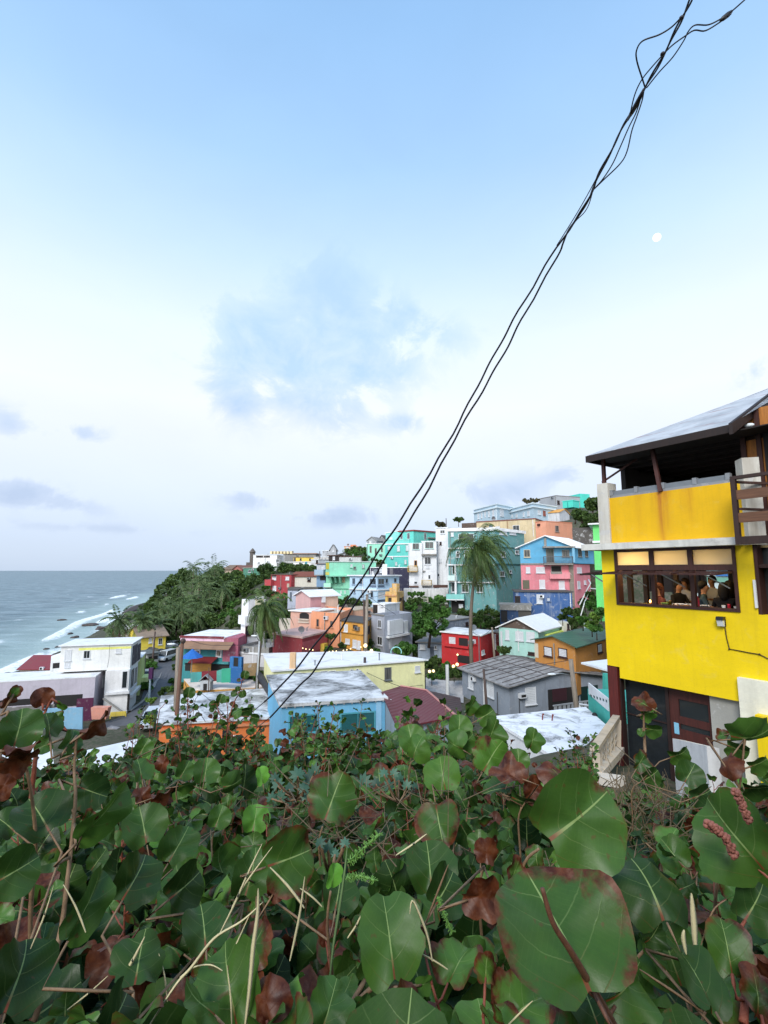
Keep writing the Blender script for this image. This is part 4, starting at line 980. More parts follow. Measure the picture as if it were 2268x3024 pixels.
B = block(h, 2, [(735, 240, 170), (815, 236, 168)], 285, paint('a9655c', .3), roof='gable', gi=0, rh=1.3, ov=.4, rmat=roofing('7d5548', .4), dp=7); win(B, 0, 765, 255, 785, 275, 's')
h = house('far_house', 'far cottage with tan hipped roof at the headland edge')
B = block(h, 2, [(655, 238, 180), (738, 240, 178)], 275, paint('b8a48c', .3), roof='gable', gi=1, rh=1.4, ov=.6, rmat=roofing('75614f', .4), dp=7)
h = house('fort_turret', 'distant dark stone sentry turret and ramparts on the skyline', 'fort')
mb = MB(); st = paint('5d5550', .3)
for (x0, y0, x1, Y_) in ((850, 180, 912, 205), (775, 205, 850, 205), (650, 222, 700, 206)):
    p = qat(2, x0, y0, Y_); r = qat(2, x1, y0, Y_); b = qat(2, x1, 300, Y_); mb.box(p.x, r.x, p.y, p.y+6, b.z, p.z)
h.location = qat(2, 850, 240, 205); mb.build('rampart', st, h)
mb = MB(); p = qat(2, 903, 180, 204); mb.tube([p-Vector((0, 0, 3)), p+Vector((0, 0, 4)), p+Vector((0, 0, 4.4)), p+Vector((0, 0, 6))], [1.1, 1.1, 1.4, .2], 10); mb.build('turret', st, h)
h = house('flat_house', 'red two-storey house with white shutters on the wooded slope')
B = block(h, 2, [(1068, 290, 99), (1246, 292, 96)], 480, paint('a8343c', .14), rmat=brown_roof, ov=.08, dp=6)
wins(B, 0, [(1080, 302, 1114, 334, 's'), (1196, 305, 1228, 334, 's'), (1082, 385, 1114, 428, 's')]); feat(B, 0, 1040, 330, 1095, 382, .9, paint('bf3f47', .1), 'balcony'); feat(B, 0, 1082, 294, 1114, 302, .4, M_DARK, 'hood'); feat(B, 0, 1208, 365, 1228, 400, .05, paint('b9a896', .2), 'door')
h = house('gabled_house', 'beige house with rust brown roof right of the red hillside house')
B = block(h, 2, [(1248, 302, 97), (1478, 296, 96)], 395, paint('cdc9bb', .2), roof='gable', gi=1, rh=.8, ov=.3, rmat=roofing('7a3f2c', .3), dp=6); win(B, 0, 1386, 310, 1416, 348, 'o')
h = house('retaining_wall', 'dark mossy retaining wall below the beige hillside house', 'wall')
B = block(h, 2, [(1215, 398, 92), (1480, 394, 91)], 440, paint('57544f', .5), roof='none', dp=3)

h = house('long_house', 'long house painted beige at left and peach at right on the upper hill')
B = block(h, 4, [(470, 392, 92), (1022, 362, 86)], 545, paint('cdb98f', .3), rmat=roofing('7a4a40', .4), ov=.1, th=.2, dp=7)
wins(B, 0, [(812, 418, 875, 480, 'd'), (650, 428, 688, 440, 's')]); feat(B, 0, 757, 372, 766, 470, .1, plain('9a7f5f', .7), 'downpipe')
B2 = block(h, 4, [(1024, 366, 85.9), (1122, 384, 84), (1369, 378, 87)], 535, paint('eda07c', .12), rmat=roofing('d98a6a', .3), ov=.05, dp=7, name='peach_wall', rname='peach_roof'); win(B2, 1, 1210, 422, 1243, 480, 'd', fm=paint('9c8f88', .2)); feat(B2, 0, 1050, 405, 1070, 425, .3, M_BROWN, 'hood')
for i, (lab, cs, w0, w1, yb, Y0) in enumerate([
    ('pale blue school-like building with cornice and shuttered windows, left of its twin', [(445, 285, 121), (662, 218, 110), (830, 224, 116)], [(480, 310, 496, 360), (512, 298, 526, 352), (545, 288, 558, 345), (580, 280, 596, 340), (618, 270, 638, 332)], [(690, 262, 724, 335)], 385, 0),
    ('pale blue corniced building with red side door, right of its twin', [(738, 296, 117), (1002, 210, 104), (1220, 214, 110)], [(840, 312, 856, 345), (908, 298, 922, 340), (950, 285, 970, 332), (800, 320, 812, 345)], [(1046, 278, 1075, 318)], 345, 0)]):
    h = house('civic_building', lab, 'building')
    pb = paint('b3cddc', .10)
    B = block(h, 4, cs, yb, pb, roof='parapet', rmat=white_roof)
    wins(B, 0, [(*r_, 's') for r_ in w0]); wins(B, 1, [(*r_, 's') for r_ in w1])
    mb = MB(); G1 = grow(B.P, .35); G0 = grow(B.P, .01)
    for z0, z1, G in ((B.zt-.95, B.zt-.7, grow(B.P, .3)), (B.zt-.12, B.zt+.1, grow(B.P, .2))):
        I = grow(B.P, -.1)
        for k in range(4):
            j = (k+1) % 4
            mb.hexa([(G[k].x, G[k].y, z0), (G[j].x, G[j].y, z0), (I[j].x, I[j].y, z0), (I[k].x, I[k].y, z0)], [(G[k].x, G[k].y, z1), (G[j].x, G[j].y, z1), (I[j].x, I[j].y, z1), (I[k].x, I[k].y, z1)])
    mb.build('cornice', paint('d3e2ea', .08), h)
    if i: win(B, 1, 1095, 282, 1120, 330, 'r', fm=plain('8a4a3a', .6))
h = house('far_house', 'long grey hilltop building ending in a turquoise wing')
B = block(h, 4, [(1060, 168, 134), (1218, 140, 128), (1440, 122, 131)], 215, paint('a2a7ad', .15), rmat=grey_roof, ov=.1); wins(B, 1, [(1230, 185, 1252, 222, 'o')])
B2 = block(h, 4, [(1442, 120, 131), (1535, 126, 132)], 215, paint('2fd0bd', .1), roof='none', dp=5, name='turquoise_wall')
h = house('water_tower', 'small turquoise raised box house on posts on the hilltop', 'house')
B = block(h, 4, [(1280, 196, 112), (1376, 200, 110)], 258, paint('28d3c0', .08), rmat=roofing('57d6c8', .2), dp=3, ext=0, ground=False)
mb = MB(); p = qat(4, 1322, 258, 112); mb.box(p.x-.4, p.x+.4, p.y+.4, p.y+1.2, p.z-7, p.z); mb.build('post', M_CONC, h); feat(B, 0, 1325, 200, 1333, 256, .03, plain('1d8f86', .6), 'panel_seam')
h = house('low_house', 'low orange-roofed house at the hilltop bend')
B = block(h, 4, [(1128, 305, 108), (1250, 285, 106)], 345, paint('c9cdd2', .3), roof='gable', gi=1, rh=.9, ov=.2, rmat=roofing('d39a4c', .3), dp=6)
h = house('rubble_wall', 'brown rubble wall with fence on the hilltop left of the blue building', 'wall')
B = block(h, 4, [(330, 400, 103), (500, 385, 101)], 440, paint('5d4a40', .5), roof='none', dp=2)
h = house('retaining_wall', 'grey stone retaining wall below the dark hilltop trees', 'wall')
B = block(h, 4, [(1370, 445, 82), (1600, 452, 80)], 580, paint('57534f', .6), roof='none', dp=3)

h = house('flat_house', 'low shed with ribbed white sheet roof behind the leaves at lower left')
P4 = [qz(9, 430, 575, 12.2), qz(9, 790, 640, 12.2), qz(9, 830, 395, 12.2), qz(9, 455, 480, 12.2)]
B = quad_block(h, P4, 9.8, paint('c9ccd0', .3), rmat=sheet('dde1e6', .12, ang=.2, period=.9), ov=.1, th=.08, R=9)
h = house('flat_house', 'white flat roof corner glimpsed between the stems at the far left')
P4 = [qz(9, -40, 520, 11.5), qz(9, 330, 640, 11.5), qz(9, 300, 400, 11.5), qz(9, 150, 330, 11.5)]
B = quad_block(h, P4, 9.5, paint('4fb0a8', .2), rmat=white_roof, ov=.1, th=.1, R=9)
h = house('neighbour_house', 'blue and white house glimpsed through the dining room of the yellow building', 'house')
B = block(h, 7, [(880, 1600, 27), (1560, 1590, 24)], 1790, paint('cfe0e0', .2), roof='slab', rmat=white_roof, dp=5, ov=.3)
feat(B, 0, 1180, 1612, 1560, 1650, .1, paint('2f7fd0', .05), 'awning'); feat(B, 0, 880, 1660, 1560, 1700, .05, paint('6fae9a', .1), 'fence_band')
# ================================================================== yellow building (near right)
YA = Vector((6.08, 13.31)); XD = Vector((.548, -.836)).normalized(); ND = Vector((-XD.y, XD.x)); Z0 = 15.4
YANG = math.atan2(XD.y, XD.x)
def yl(R, x, y, n=0.0):
    r = ray(*q(R, x, y)); t = (n+YA.dot(ND))/(r.x*ND.x+r.y*ND.y); p = CAMP+r*t
    return (Vector((p.x, p.y))-YA).dot(XD), p.z-Z0
def yw(s, n, z):
    p = YA+XD*s+ND*n; return Vector((p.x, p.y, z+Z0))
YB = empty('yellow_building', (YA.x, YA.y, Z0), 'bright yellow restaurant building with covered roof terrace at the right', 'building', rz=YANG)
def ypart(mb, name, mat, parent=None, label=None, smooth=False):
    o = mb.build(name, mat, parent or YB, smooth, rel=False)
    if label: o['label'] = label
    return o
def ything(name, label, cat, s, n, z, group=None):
    return empty(name, yw(s, n, z), label, cat, group, YANG)
def streaky(col, spots, dirt, name):
    """painted wall with rust runs below fixed points: spots = (x, z_top, width, length, strength)"""
    m_, t, b = new_mat(name); c = lin(col); tcn = t.n('ShaderNodeTexCoord'); v = tcn.outputs['Object']
    sp = t.n('ShaderNodeSeparateXYZ'); t.l(v, sp.inputs[0])
    n1 = t.noise(v, 1.1, 6, .6, .3); n2 = t.noise(t.mapping(v, (9, 9, .7)), 1.2, 6, .65); n3 = t.noise(v, 26, 4, .6)
    base = t.mix(t.ramp(n1, [(.3, 0.0), (.7, 1.0)]), tuple(x*.90 for x in c), tuple(x*1.05 for x in c))
    base = t.mix(t.math('MULTIPLY', t.ramp(n2, [(.52, 0.0), (.76, 1.0)]), .15), base, (.35, .2, .02)); base = t.mix(t.math('MULTIPLY', t.ramp(t.noise(v, 2.2, 8, .72, .6), [(.56, 0.0), (.66, 1.0)]), .22), base, (.62, .52, .16)); base = t.mix(t.ramp(t.noise(t.mapping(v, (1, 1, 2.5)), 1.3, 9, .78, 1.2), [(.495, 0.0), (.5, .35), (.505, 0.0)]), base, (.3, .18, .03))
    for (x, zt, wd, ln, st) in spots:
        g = t.math('DIVIDE', t.math('SUBTRACT', sp.outputs[0], x), wd)
        g = t.math('POWER', 2.718, t.math('MULTIPLY', t.math('MULTIPLY', g, g), -1.0))
        fz = t.math('SUBTRACT', zt, sp.outputs[2]); fade = t.math('SUBTRACT', 1.0, t.math('DIVIDE', fz, ln), clamp=True)
        k = t.math('MULTIPLY', t.math('MULTIPLY', g, fade), t.math('MULTIPLY', t.ramp(n2, [(.3, .35), (.6, 1.0)]), st), clamp=True)
        base = t.mix(k, base, dirt)
    t.l(base, b.inputs['Base Color']); b.inputs['Roughness'].default_value = .7; b.inputs['Specular IOR Level'].default_value = .3
    t.l(t.bump(n3, .22, .01), b.inputs['Normal'])
    return m_
wL = yl(7, 335, 1660)[0]; wR = yl(7, 1360, 1690)[0]
zS1 = yl(7, 700, 1415)[1]; zS0 = yl(7, 700, 1360)[1]; zWT = yl(7, 640, 1440)[1]; zSill = yl(7, 640, 1905)[1]
zBot = yl(8, 870, 745)[1]; zTr = yl(7, 640, 1578)[1]
sD = yl(7, 1505, 1700)[0]; zPar = yl(7, 800, 932)[1]; sPR = yl(7, 1315, 1100)[0]; sEnd = 6.5
zDoorB = yl(7, 1545, 1972)[1]
YEL = streaky('efcf0e', [(wR+.1, zSill, .25, 1.2, .25), (.4, zSill, .3, .8, .15)], (.45, .3, .02), 'yellow_plaster')
sR_ = yl(7, 715, 1000)[0]; sR2 = yl(7, 970, 1000)[0]
YEL2 = streaky('e2b210', [(sR_, zPar, .07, 1.9, 1.0), (sR_+.06, zPar, .2, 1.8, .7), (sR2, zPar, .06, 1.1, .55), (sR2-.1, zPar, .16, .9, .35), (yl(7, 540, 1100)[0], zPar, .1, 1.7, .3)], (.42, .13, .02), 'yellow_parapet_plaster')
T = .22
mb = MB()
mb.box(0, wL, 0, T, zBot+.28, zS1); mb.box(wR, sD, 0, T, zBot, zS1)
mb.box(wL, wR, 0, T, zBot, zSill); mb.box(sD, sEnd, 0, T, zBot, zDoorB)
mb.box(.34, wL, 0.0, T, zBot, zBot+.28)
mb.box(-.0, .2, T, 5.5, zBot+.28, zSill-.05); ypart(mb, 'wall', YEL)
mb = MB(); mb.box(sD+.02, sEnd, T+.1, T+.16, zDoorB, zS1); ypart(mb, 'door', plain((.03, .032, .036), .35, 'dark_door'))
mb = MB(); mb.box(sD, sD+.07, .02, T+.1, zDoorB, zS1); mb.box(sD+.07, sEnd, .05, T+.1, zS1-.5, zS1-.42); ypart(mb, 'door_frame', M_BROWN)
a_ = yl(7, 1516, 1680); b_ = yl(7, 1524, 1915)
mb = MB(); mb.box(sD-.03, sD+.015, -.05, -.005, b_[1], a_[1]); ypart(mb, 'jamb_light', M_WHITE)
# slab
mb = MB(); sl = yl(7, 52, 1425, -.35)[0]
mb.box(sl, sPR+.15, -.38, 5.6, zS1, zS0); ypart(mb, 'floor_slab', paint('d9d8d0', .45))
# parapet and grey rail
sP0 = yl(7, 300, 1180)[0]
mb = MB(); mb.box(sP0, sPR+.3, -.06, .12, zS0, zPar); ypart(mb, 'parapet', YEL2)
zRail = yl(7, 720, 868)[1]
gr = paint('8d939a', .25, .6)
mb = MB(); mb.box(sP0+.03, sPR, -.03, .08, zPar, zPar+.07)
xs = [sP0+.06, yl(7, 510, 950)[0], yl(7, 735, 950)[0], yl(7, 1003, 900)[0], sPR-.03]
for x in xs: mb.box(x-.045, x+.045, -.04, .09, zPar+.07, zRail)
ypart(mb, 'terrace_rail', gr)
mb = MB()
for x0, x1 in zip(xs[:-1], xs[1:]): mb.box(x0+.045, x1-.045, .0, .05, zPar+.07, zRail-.03)
ypart(mb, 'rail_panel', plain('6f767d', .4))
mb = MB(); mb.box(.15, .3, .2, 5.5, zS0, zPar+.1); ypart(mb, 'side_parapet', gr)
# pillars
plm = paint('d2cfc4', .55, dirt=(.22, .17, .12))
x0, zt = yl(7, 176, 880, -.12); x1 = yl(7, 305, 1100, -.12)[0]
mb = MB(); mb.box(x0, sP0+.01, -.12, .3, zS0, zt); ypart(mb, 'pillar', plm)
x0, zt = yl(7, 1300, 680, -.1); x1 = yl(7, 1518, 680, -.1)[0]; cx = (x0+x1)/2
mb = MB(); hw = (x1-x0)/2
P_ = [(x0+.02, .05), (x0+(x1-x0)*.5, -.2), (x1, .02), (x0+(x1-x0)*.5, .3)]
mb.hexa([(a, b, zS1) for a, b in P_], [(a, b, zt) for a, b in P_]); ypart(mb, 'pillar', plm)
# roof: hipped, metal sheet, on brown fascia
zE = yl(7, 700, 530, -.35)[1]; eL = yl(7, 95, 640, -.35)[0]; eR = yl(7, 1305, 395, -.35)[0]; SL = .49
DN = 4.2
hx = eL+DN*1.02
front = [(eL, -.35, zE), (eR, -.35, zE), (eR, -.35+DN, zE+DN*SL), (hx, -.35+DN, zE+DN*SL)]
left = [(eL, -.35, zE), (hx, -.35+DN, zE+DN*SL), (hx, 9, zE+DN*SL), (eL, 9, zE)]
rightw = [(eR, -.35+0.9, zE+.9*SL), (eR+5, -.35+.9, zE+.9*SL), (eR+5, -.35+DN, zE+DN*SL), (eR, -.35+DN, zE+DN*SL)]
mb = MB(); up = Vector((0, 0, .07))
for P_ in (front, left):
    P_ = [Vector(p) for p in P_]; mb.poly([p+up for p in P_]); mb.poly([p for p in reversed(P_)])
    n_ = len(P_)
    for i in range(n_): mb.quad(P_[i], P_[(i+1) % n_], P_[(i+1) % n_]+up, P_[i]+up)
mrf, t, bb = new_mat('weathered_roof_sheet')
tcn = t.n('ShaderNodeTexCoord'); v_ = tcn.outputs['Object']
n1 = t.noise(t.mapping(v_, (.5, 2.2, 2.2)), 2.2, 7, .7, .3); n2 = t.noise(v_, 1.4, 5, .6)
base = t.mix(t.ramp(n2, [(.3, 0.0), (.7, 1.0)]), lin('92969b'), lin('bcc0c4'))
base = t.mix(t.math('MULTIPLY', t.ramp(n1, [(.56, 0.0), (.66, 1.0)]), .75), base, lin('7d4a42'))
t.l(base, bb.inputs['Base Color']); bb.inputs['Roughness'].default_value = .6
ypart(mb, 'roof', mrf)
dk = wood_mat('24140f', 'dark_roof_timber')
mb = MB()
mb.box(eL-.02, eR, -.40, -.352, zE-.13, zE+.05)
mb.box(eL-.03, eL+.03, -.35, 9, zE-.12, zE+.06)
for i in range(1, 8): mb.box(eL+.05, eR+3, i*.75, i*.75+.09, zE-.12, zE-.03)
mb.hexa([(eR, -.5, zE-.2), (eR+.07, -.5, zE-.2), (eR+.07, DN, zE+(DN+.35)*SL-.16), (eR, DN, zE+(DN+.35)*SL-.16)],
        [(eR, -.5, zE+.05), (eR+.07, -.5, zE+.05), (eR+.07, DN, zE+(DN+.35)*SL+.1), (eR, DN, zE+(DN+.35)*SL+.1)])
ypart(mb, 'fascia', dk)
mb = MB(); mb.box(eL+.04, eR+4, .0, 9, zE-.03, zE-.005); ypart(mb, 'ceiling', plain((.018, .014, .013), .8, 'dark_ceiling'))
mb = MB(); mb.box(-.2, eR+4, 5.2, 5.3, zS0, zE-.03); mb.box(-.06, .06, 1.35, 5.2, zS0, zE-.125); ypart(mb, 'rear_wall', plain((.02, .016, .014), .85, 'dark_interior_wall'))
mb = MB()
for (xa, ya, xb, yb, na, nb) in ((228, 640, 240, 868, .05, .05), (392, 755, 402, 912, 1.6, 1.6), (640, 548, 712, 942, .1, -.08), (470, 870, 475, 900, 2.8, 2.8)):
    s1, z1 = yl(7, xa, ya, na); s0, z0 = yl(7, xb, yb, nb); mb = MB(); mb.bar((s0, nb, z0-(.05 if nb > 0 else 0)), (s1, na, zE-.02), .085); ypart(mb, 'roof_post', wood_mat('4a2620', 'rusty_post'))
mb = MB(); mb.bar((.1, .06, zPar+.5), (.9, .5, zE-.1), .05); ypart(mb, 'roof_brace', wood_mat('4a2620', 'rusty_post'))
# upper right storey (orange-brown timber wall)
n_ = .75
mb = MB(); s0, z0 = yl(7, 1405, 700, n_); mb.box(s0, s0+6, n_, n_+.1, zS0, zE+.6); ypart(mb, 'timber_wall', wood_mat('b0702c', 'orange_timber', scale=(10, 10, 1.0)))
mb = MB()
for xa, xb in ((1385, 1430), (1520, 1562)):
    s0 = yl(7, xa, 620, n_-.05)[0]; s1 = yl(7, xb, 620, n_-.05)[0]; mb.box(s0, s1, n_-.06, n_-.001, zS0, zE+.55)
s0 = yl(7, 1400, 460, n_)[0]; mb.box(s0, s0+6, n_-.05, n_-.002, zE+.02, zE+.1); ypart(mb, 'timber_frame', M_BROWN)
s0, z1 = yl(7, 1560, 385, n_-.04); mb = MB(); mb.box(s0, s0+4, n_-.04, n_-.003, zS0, z1); ypart(mb, 'doorway', M_DARK)
s0, z0 = yl(7, 1452, 387, n_-.3); mb = MB(); mb.sphere((s0, n_-.3, z0), .07, 12, 8, (1.5, 1, .75)); mb.bar((s0, n_-.3, z0), (s0, n_-.05, z0+.05), .04); ypart(mb, 'floodlight', plain('dfe6ea', .3, 'lamp_housing', 0, .03), smooth=True)
# brown deck rail at the far right
n_ = -.62
mb = MB(); s0 = yl(7, 1340, 1100, n_)[0]; sE = s0+4
zz0 = yl(7, 1340, 1385, n_)[1]; zz1 = yl(7, 1330, 840, n_)[1]
mb.box(s0-.04, s0+.05, n_-.05, n_+.05, zz0, zz1)
mb.box(s0-.04, sE, n_-.05, n_+.05, zz1, zz1+.07)
zb_ = yl(7, 1345, 1320, n_)[1]; mb.box(s0+.05, sE, n_-.05, n_+.05, zz0, zb_)
mb.box(s0+.05, s0+.09, n_+.05, 0, zz0+.05, zb_-.02)
ypart(mb, 'deck_frame', wood_mat('35201a', 'deck_timber'))
mb = MB()
for ya, yb in ((925, 1005), (1118, 1200)):
    z1 = yl(7, 1400, ya, n_)[1]; z0 = yl(7, 1400, yb, n_)[1]; mb.box(s0+.05, sE, n_-.035, n_+.0, z0, z1)
ypart(mb, 'deck_board', wood_mat('6e4a34', 'deck_boards', scale=(1.2, 14, 14)))
mb = MB()
for yc in (858, 1085):
    z1 = yl(7, 1400, yc, n_+.5)[1]; s1_ = yl(7, 1345, yc, n_+.5)[0]; mb.bar((s0, n_, yl(7, 1340, yc, n_)[1]), (s0+.6, n_+1.2, yl(7, 1340, yc, n_)[1]-.02), .05)
    mb.box(s0+.6, sE, n_+1.2, n_+1.26, yl(7, 1340, yc, n_)[1]-.05, yl(7, 1340, yc, n_)[1])
ypart(mb, 'deck_rail', wood_mat('4a3028', 'deck_rails'))
# ---- window of the dining room
mb = MB(); fr = .07
mb.box(wL, wL+fr, -.03, T, zSill, zS1); mb.box(wR-fr, wR, -.03, T, zSill, zS1); mb.box(wL+fr, wR-fr, -.03, T, zWT, zS1-.001)
mb.box(wL+fr, wR-fr, -.03, T, zSill, zSill+.06)
m1 = yl(7, 640, 1600)[0]; m2 = yl(7, 967, 1600)[0]
tz0, tz1 = yl(7, 640, 1600)[1], yl(7, 640, 1555)[1]
mb.box(wL+fr, wR-fr, -.02, .1, tz0, tz1)
for m_ in (m1, m2): mb.box(m_-.055, m_+.055, -.02, .1, tz1, zWT); mb.box(m_-.05, m_+.05, .0, .1, zSill+.06, tz0)
wf = ypart(mb, 'dining_window', M_BROWN)
mfg, t, bb = new_mat('frosted_glass'); bb.inputs['Base Color'].default_value = (.75, .72, .6, 1); bb.inputs['Roughness'].default_value = .5
tr = t.n('ShaderNodeBsdfTranslucent'); tr.inputs[0].default_value = (.85, .8, .62, 1); mx = t.n('ShaderNodeMixShader'); mx.inputs[0].default_value = .7
t.l(bb.outputs[0], mx.inputs[1]); t.l(tr.outputs[0], mx.inputs[2]); t.l(mx.outputs[0], t.nt.nodes['Material Output'].inputs[0])
for a, b in ((wL+fr, m1-.055), (m1+.055, m2-.055), (m2+.055, wR-fr)):
    mb = MB(); mb.box(a, b, .03, .05, tz1, zWT); o = ypart(mb, 'transom_pane', mfg, YB); o.parent = wf
gl_m, t, bb = new_mat('clear_glass'); bb.inputs['Base Color'].default_value = (.8, .85, .85, 1); bb.inputs['Roughness'].default_value = .05
tr = t.n('ShaderNodeBsdfTransparent'); tr.inputs[0].default_value = (.75, .8, .8, 1); mx = t.n('ShaderNodeMixShader'); mx.inputs[0].default_value = .8
t.l(bb.outputs[0], mx.inputs[1]); t.l(tr.outputs[0], mx.inputs[2]); t.l(mx.outputs[0], t.nt.nodes['Material Output'].inputs[0])
# top-hung sashes swung outward, seen almost edge on
for a, b in ((wL+fr, m1-.06), (m1+.06, m2-.06), (m2+.06, wR-fr)):
    mb = MB(); zo = tz0-.02; L_ = .8; dz = .055
    for (s0, s1, o0, o1) in ((a, b, .0, .06), (a, b, L_-.06, L_), (a, a+.06, .06, L_-.06), (b-.06, b, .06, L_-.06)):
        mb.hexa([(s0, -.03-o1, zo-.04-dz*o1), (s1, -.03-o1, zo-.04-dz*o1), (s1, -.03-o0, zo-.04-dz*o0), (s0, -.03-o0, zo-.04-dz*o0)], [(s0, -.03-o1, zo-dz*o1), (s1, -.03-o1, zo-dz*o1), (s1, -.03-o0, zo-dz*o0), (s0, -.03-o0, zo-dz*o0)])
    sash = ypart(mb, 'open_sash', M_BROWN); mb = MB(); mb.box(a+.06, b-.06, -.03-L_+.06, -.09, zo-.07, zo-.06); g = ypart(mb, 'glass', gl_m); g.parent = sash
    mb = MB(); mb.bar((b-.09, -.03, zo-.38), (b-.4, -.5, zo-.07), .025); ypart(mb, 'sash_stay', M_STEEL).parent = sash
for (n0, n1, zo) in ((.35, 1.6, 0.0), (1.8, 3.2, -.02)):
    mb = MB(); zo = tz0-.02+zo
    mb.hexa([(-.95, n0, zo-.13), (-.02, n0, zo-.03), (-.02, n1, zo-.03), (-.95, n1, zo-.13)], [(-.95, n0, zo-.08), (-.02, n0, zo+.02), (-.02, n1, zo+.02), (-.95, n1, zo-.08)])
    sash = ypart(mb, 'open_sash', M_BROWN); mb = MB(); mb.bar((-.02, n0+.06, zo-.45), (-.6, n0+.06, zo-.1), .03); ypart(mb, 'sash_stay', M_STEEL).parent = sash
# ---- dining room interior
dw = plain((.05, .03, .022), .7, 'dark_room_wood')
zF = zSill-.72
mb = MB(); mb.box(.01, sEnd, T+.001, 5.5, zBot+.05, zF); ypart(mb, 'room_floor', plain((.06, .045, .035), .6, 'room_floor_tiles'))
mb = MB(); mb.box(0.2, sEnd, 5.3, 5.45, zF, zSill+.15); mb.box(.2, sEnd, 5.3, 5.45, tz0, zS1)
oa, ob_ = yl(7, 1030, 1650, 5.3)[0], yl(7, 1350, 1650, 5.3)[0]; oc_, od_ = yl(7, 590, 1650, 5.3)[0], yl(7, 625, 1650, 5.3)[0]
lo_, hi_ = sorted((oa, ob_)); l2_, h2_ = sorted((oc_, od_))
for a, b in ((-1.5, l2_), (h2_, lo_), (hi_, sEnd)): mb.box(a, b, 5.31, 5.44, zSill+.15, tz0)
for i in range(8): mb.box(.2+i*.8, .32+i*.8, 5.3, 5.45, zSill+.15, tz0)
for i in range(7): mb.box(.03, .15, .3+i*.85, .42+i*.85, zSill-.05, tz0)
mb.box(.03, .15, T, 5.3, tz0, zS1-.01)
mb.box(1.1, 1.2, 1.6, 1.7, zF, zS1); mb.box(2.3, 2.42, 2.2, 2.3, zF, zS1); mb.box(3.4, 3.5, 2.0, 2.1, zF, zS1)
mb.box(sD+.3, sD+.4, T+.2, 5.3, zF, zS1)
ypart(mb, 'room_frame', dw)
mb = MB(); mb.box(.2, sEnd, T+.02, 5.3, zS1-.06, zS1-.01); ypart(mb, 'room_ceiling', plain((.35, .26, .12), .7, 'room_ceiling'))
# lit lamps inside (seen through the frosted transoms)
LAMPS = []
for i, (x, y) in enumerate(((545, 1525), (735, 1535), (893, 1535), (1185, 1532))):
    s0, z0 = yl(7, x, y, .55); h = ything('ceiling_lamp', ['lit warm bulb behind the leftmost frosted pane', 'lit warm bulb behind the left of the middle frosted pane', 'lit warm bulb behind the right of the middle frosted pane', 'lit warm bulb behind the right-hand frosted pane'][i], 'lamp', s0, .55, z0)
    mb = MB(); mb.sphere((0, 0, 0), .045, 12, 8); ypart(mb, 'bulb', glow_mat((1, .72, .34), 40 if i == 0 else 18), h); mb = MB(); mb.tube([(0, 0, .05), (0, 0, zS1-z0-.06)], .012, 6); ypart(mb, 'cord', M_DARK, h)
    ld = bpy.data.lights.new('bulb_light', 'POINT'); ld.energy = 16 if i == 0 else 5; ld.color = (1, .68, .30); ld.shadow_soft_size = .05
    lo = bpy.data.objects.new('bulb_light', ld); C.objects.link(lo); lo.parent = h; lo.location = (0, -.09, -.02)
# ---- ground level below the yellow wall
nG = .3
zg = -.6
mb = MB(); s0 = yl(8, 280, 700, .02)[0]; s1 = yl(8, 362, 700, .02)[0]; mb.box(s0, s1, .02, .3, zg, zBot+.28); ypart(mb, 'corner_post', wood_mat('5c1e1a', 'maroon_post'))
mb = MB(); mb.box(s1, s1+.05, .1, .25, zg, zBot); s2 = yl(8, 812, 1000, nG)[0]; mb.box(s2-.05, s2+.03, nG-.05, nG+.08, zg, zBot); mb.box(s1+.05, s2-.05, nG-.03, nG+.05, yl(8, 600, 985, nG)[1]-.03, yl(8, 600, 985, nG)[1]); ypart(mb, 'glazing_frame', wood_mat('2a1512', 'glazing_frame'))
mb = MB(); mb.box(s1+.05, s2-.05, nG, nG+.03, zg, zBot-.001); ypart(mb, 'glass_wall', plain((.016, .020, .024), .12, 'black_glass', var=.2))
s3 = yl(8, 1195, 1000, nG-.03)[0]; zt = zBot-.001
mb = MB(); dr = wood_mat('4a1f19', 'red_brown_door')
wx0, wz1 = yl(8, 885, 830, nG-.03); wx1, wz0 = yl(8, 1152, 1030, nG-.03); wz0 = yl(8, 885, 975, nG-.03)[1]
lz1 = yl(8, 890, 1040, nG-.03)[1]; lz0 = yl(8, 890, 1085, nG-.03)[1]
mb.box(s2+.03, wx0, nG-.03, nG+.04, zg, zt); mb.box(wx1, s3, nG-.03, nG+.04, zg, zt); mb.box(wx0, wx1, nG-.03, nG+.04, wz1, zt)
mb.box(wx0, wx1, nG-.03, nG+.04, lz1, wz0); mb.box(wx0, wx1, nG-.03, nG+.04, zg, lz0); dro = ypart(mb, 'door', dr)
mb = MB(); mb.box(wx0, wx1, nG, nG+.02, wz0, wz1); mb.box(wx0, wx1, nG, nG+.02, lz0, lz1); ypart(mb, 'door_glass', M_GLASS).parent = dro
a_ = yl(8, 865, 1080, nG-.06); mb = MB(); mb.box(a_[0]-.05, a_[0]+.06, nG-.04, nG-.031, a_[1]-.14, a_[1]+.12); ypart(mb, 'door_sticker', plain('7fb9d6', .5)).parent = dro
s4 = yl(8, 1408, 900, .1)[0]
mb = MB(); mb.box(s3, s4, .12, .4, zg, zBot-.001); ypart(mb, 'block_wall', paint('a3a39d', .55))
zt = yl(8, 1405, 645, -.12)[1]; s4 = yl(8, 1405, 800, -.12)[0]
mb = MB(); mb.box(s4, sEnd, -.12, -.003, zg, zt); ypart(mb, 'cream_wall', paint('ece6d2', .15))
a_ = yl(8, 1545, 965, -.3); mb = MB(); mb.box(a_[0], sEnd, -.3, -.125, zg, a_[1]); ypart(mb, 'yellow_plinth', YEL)
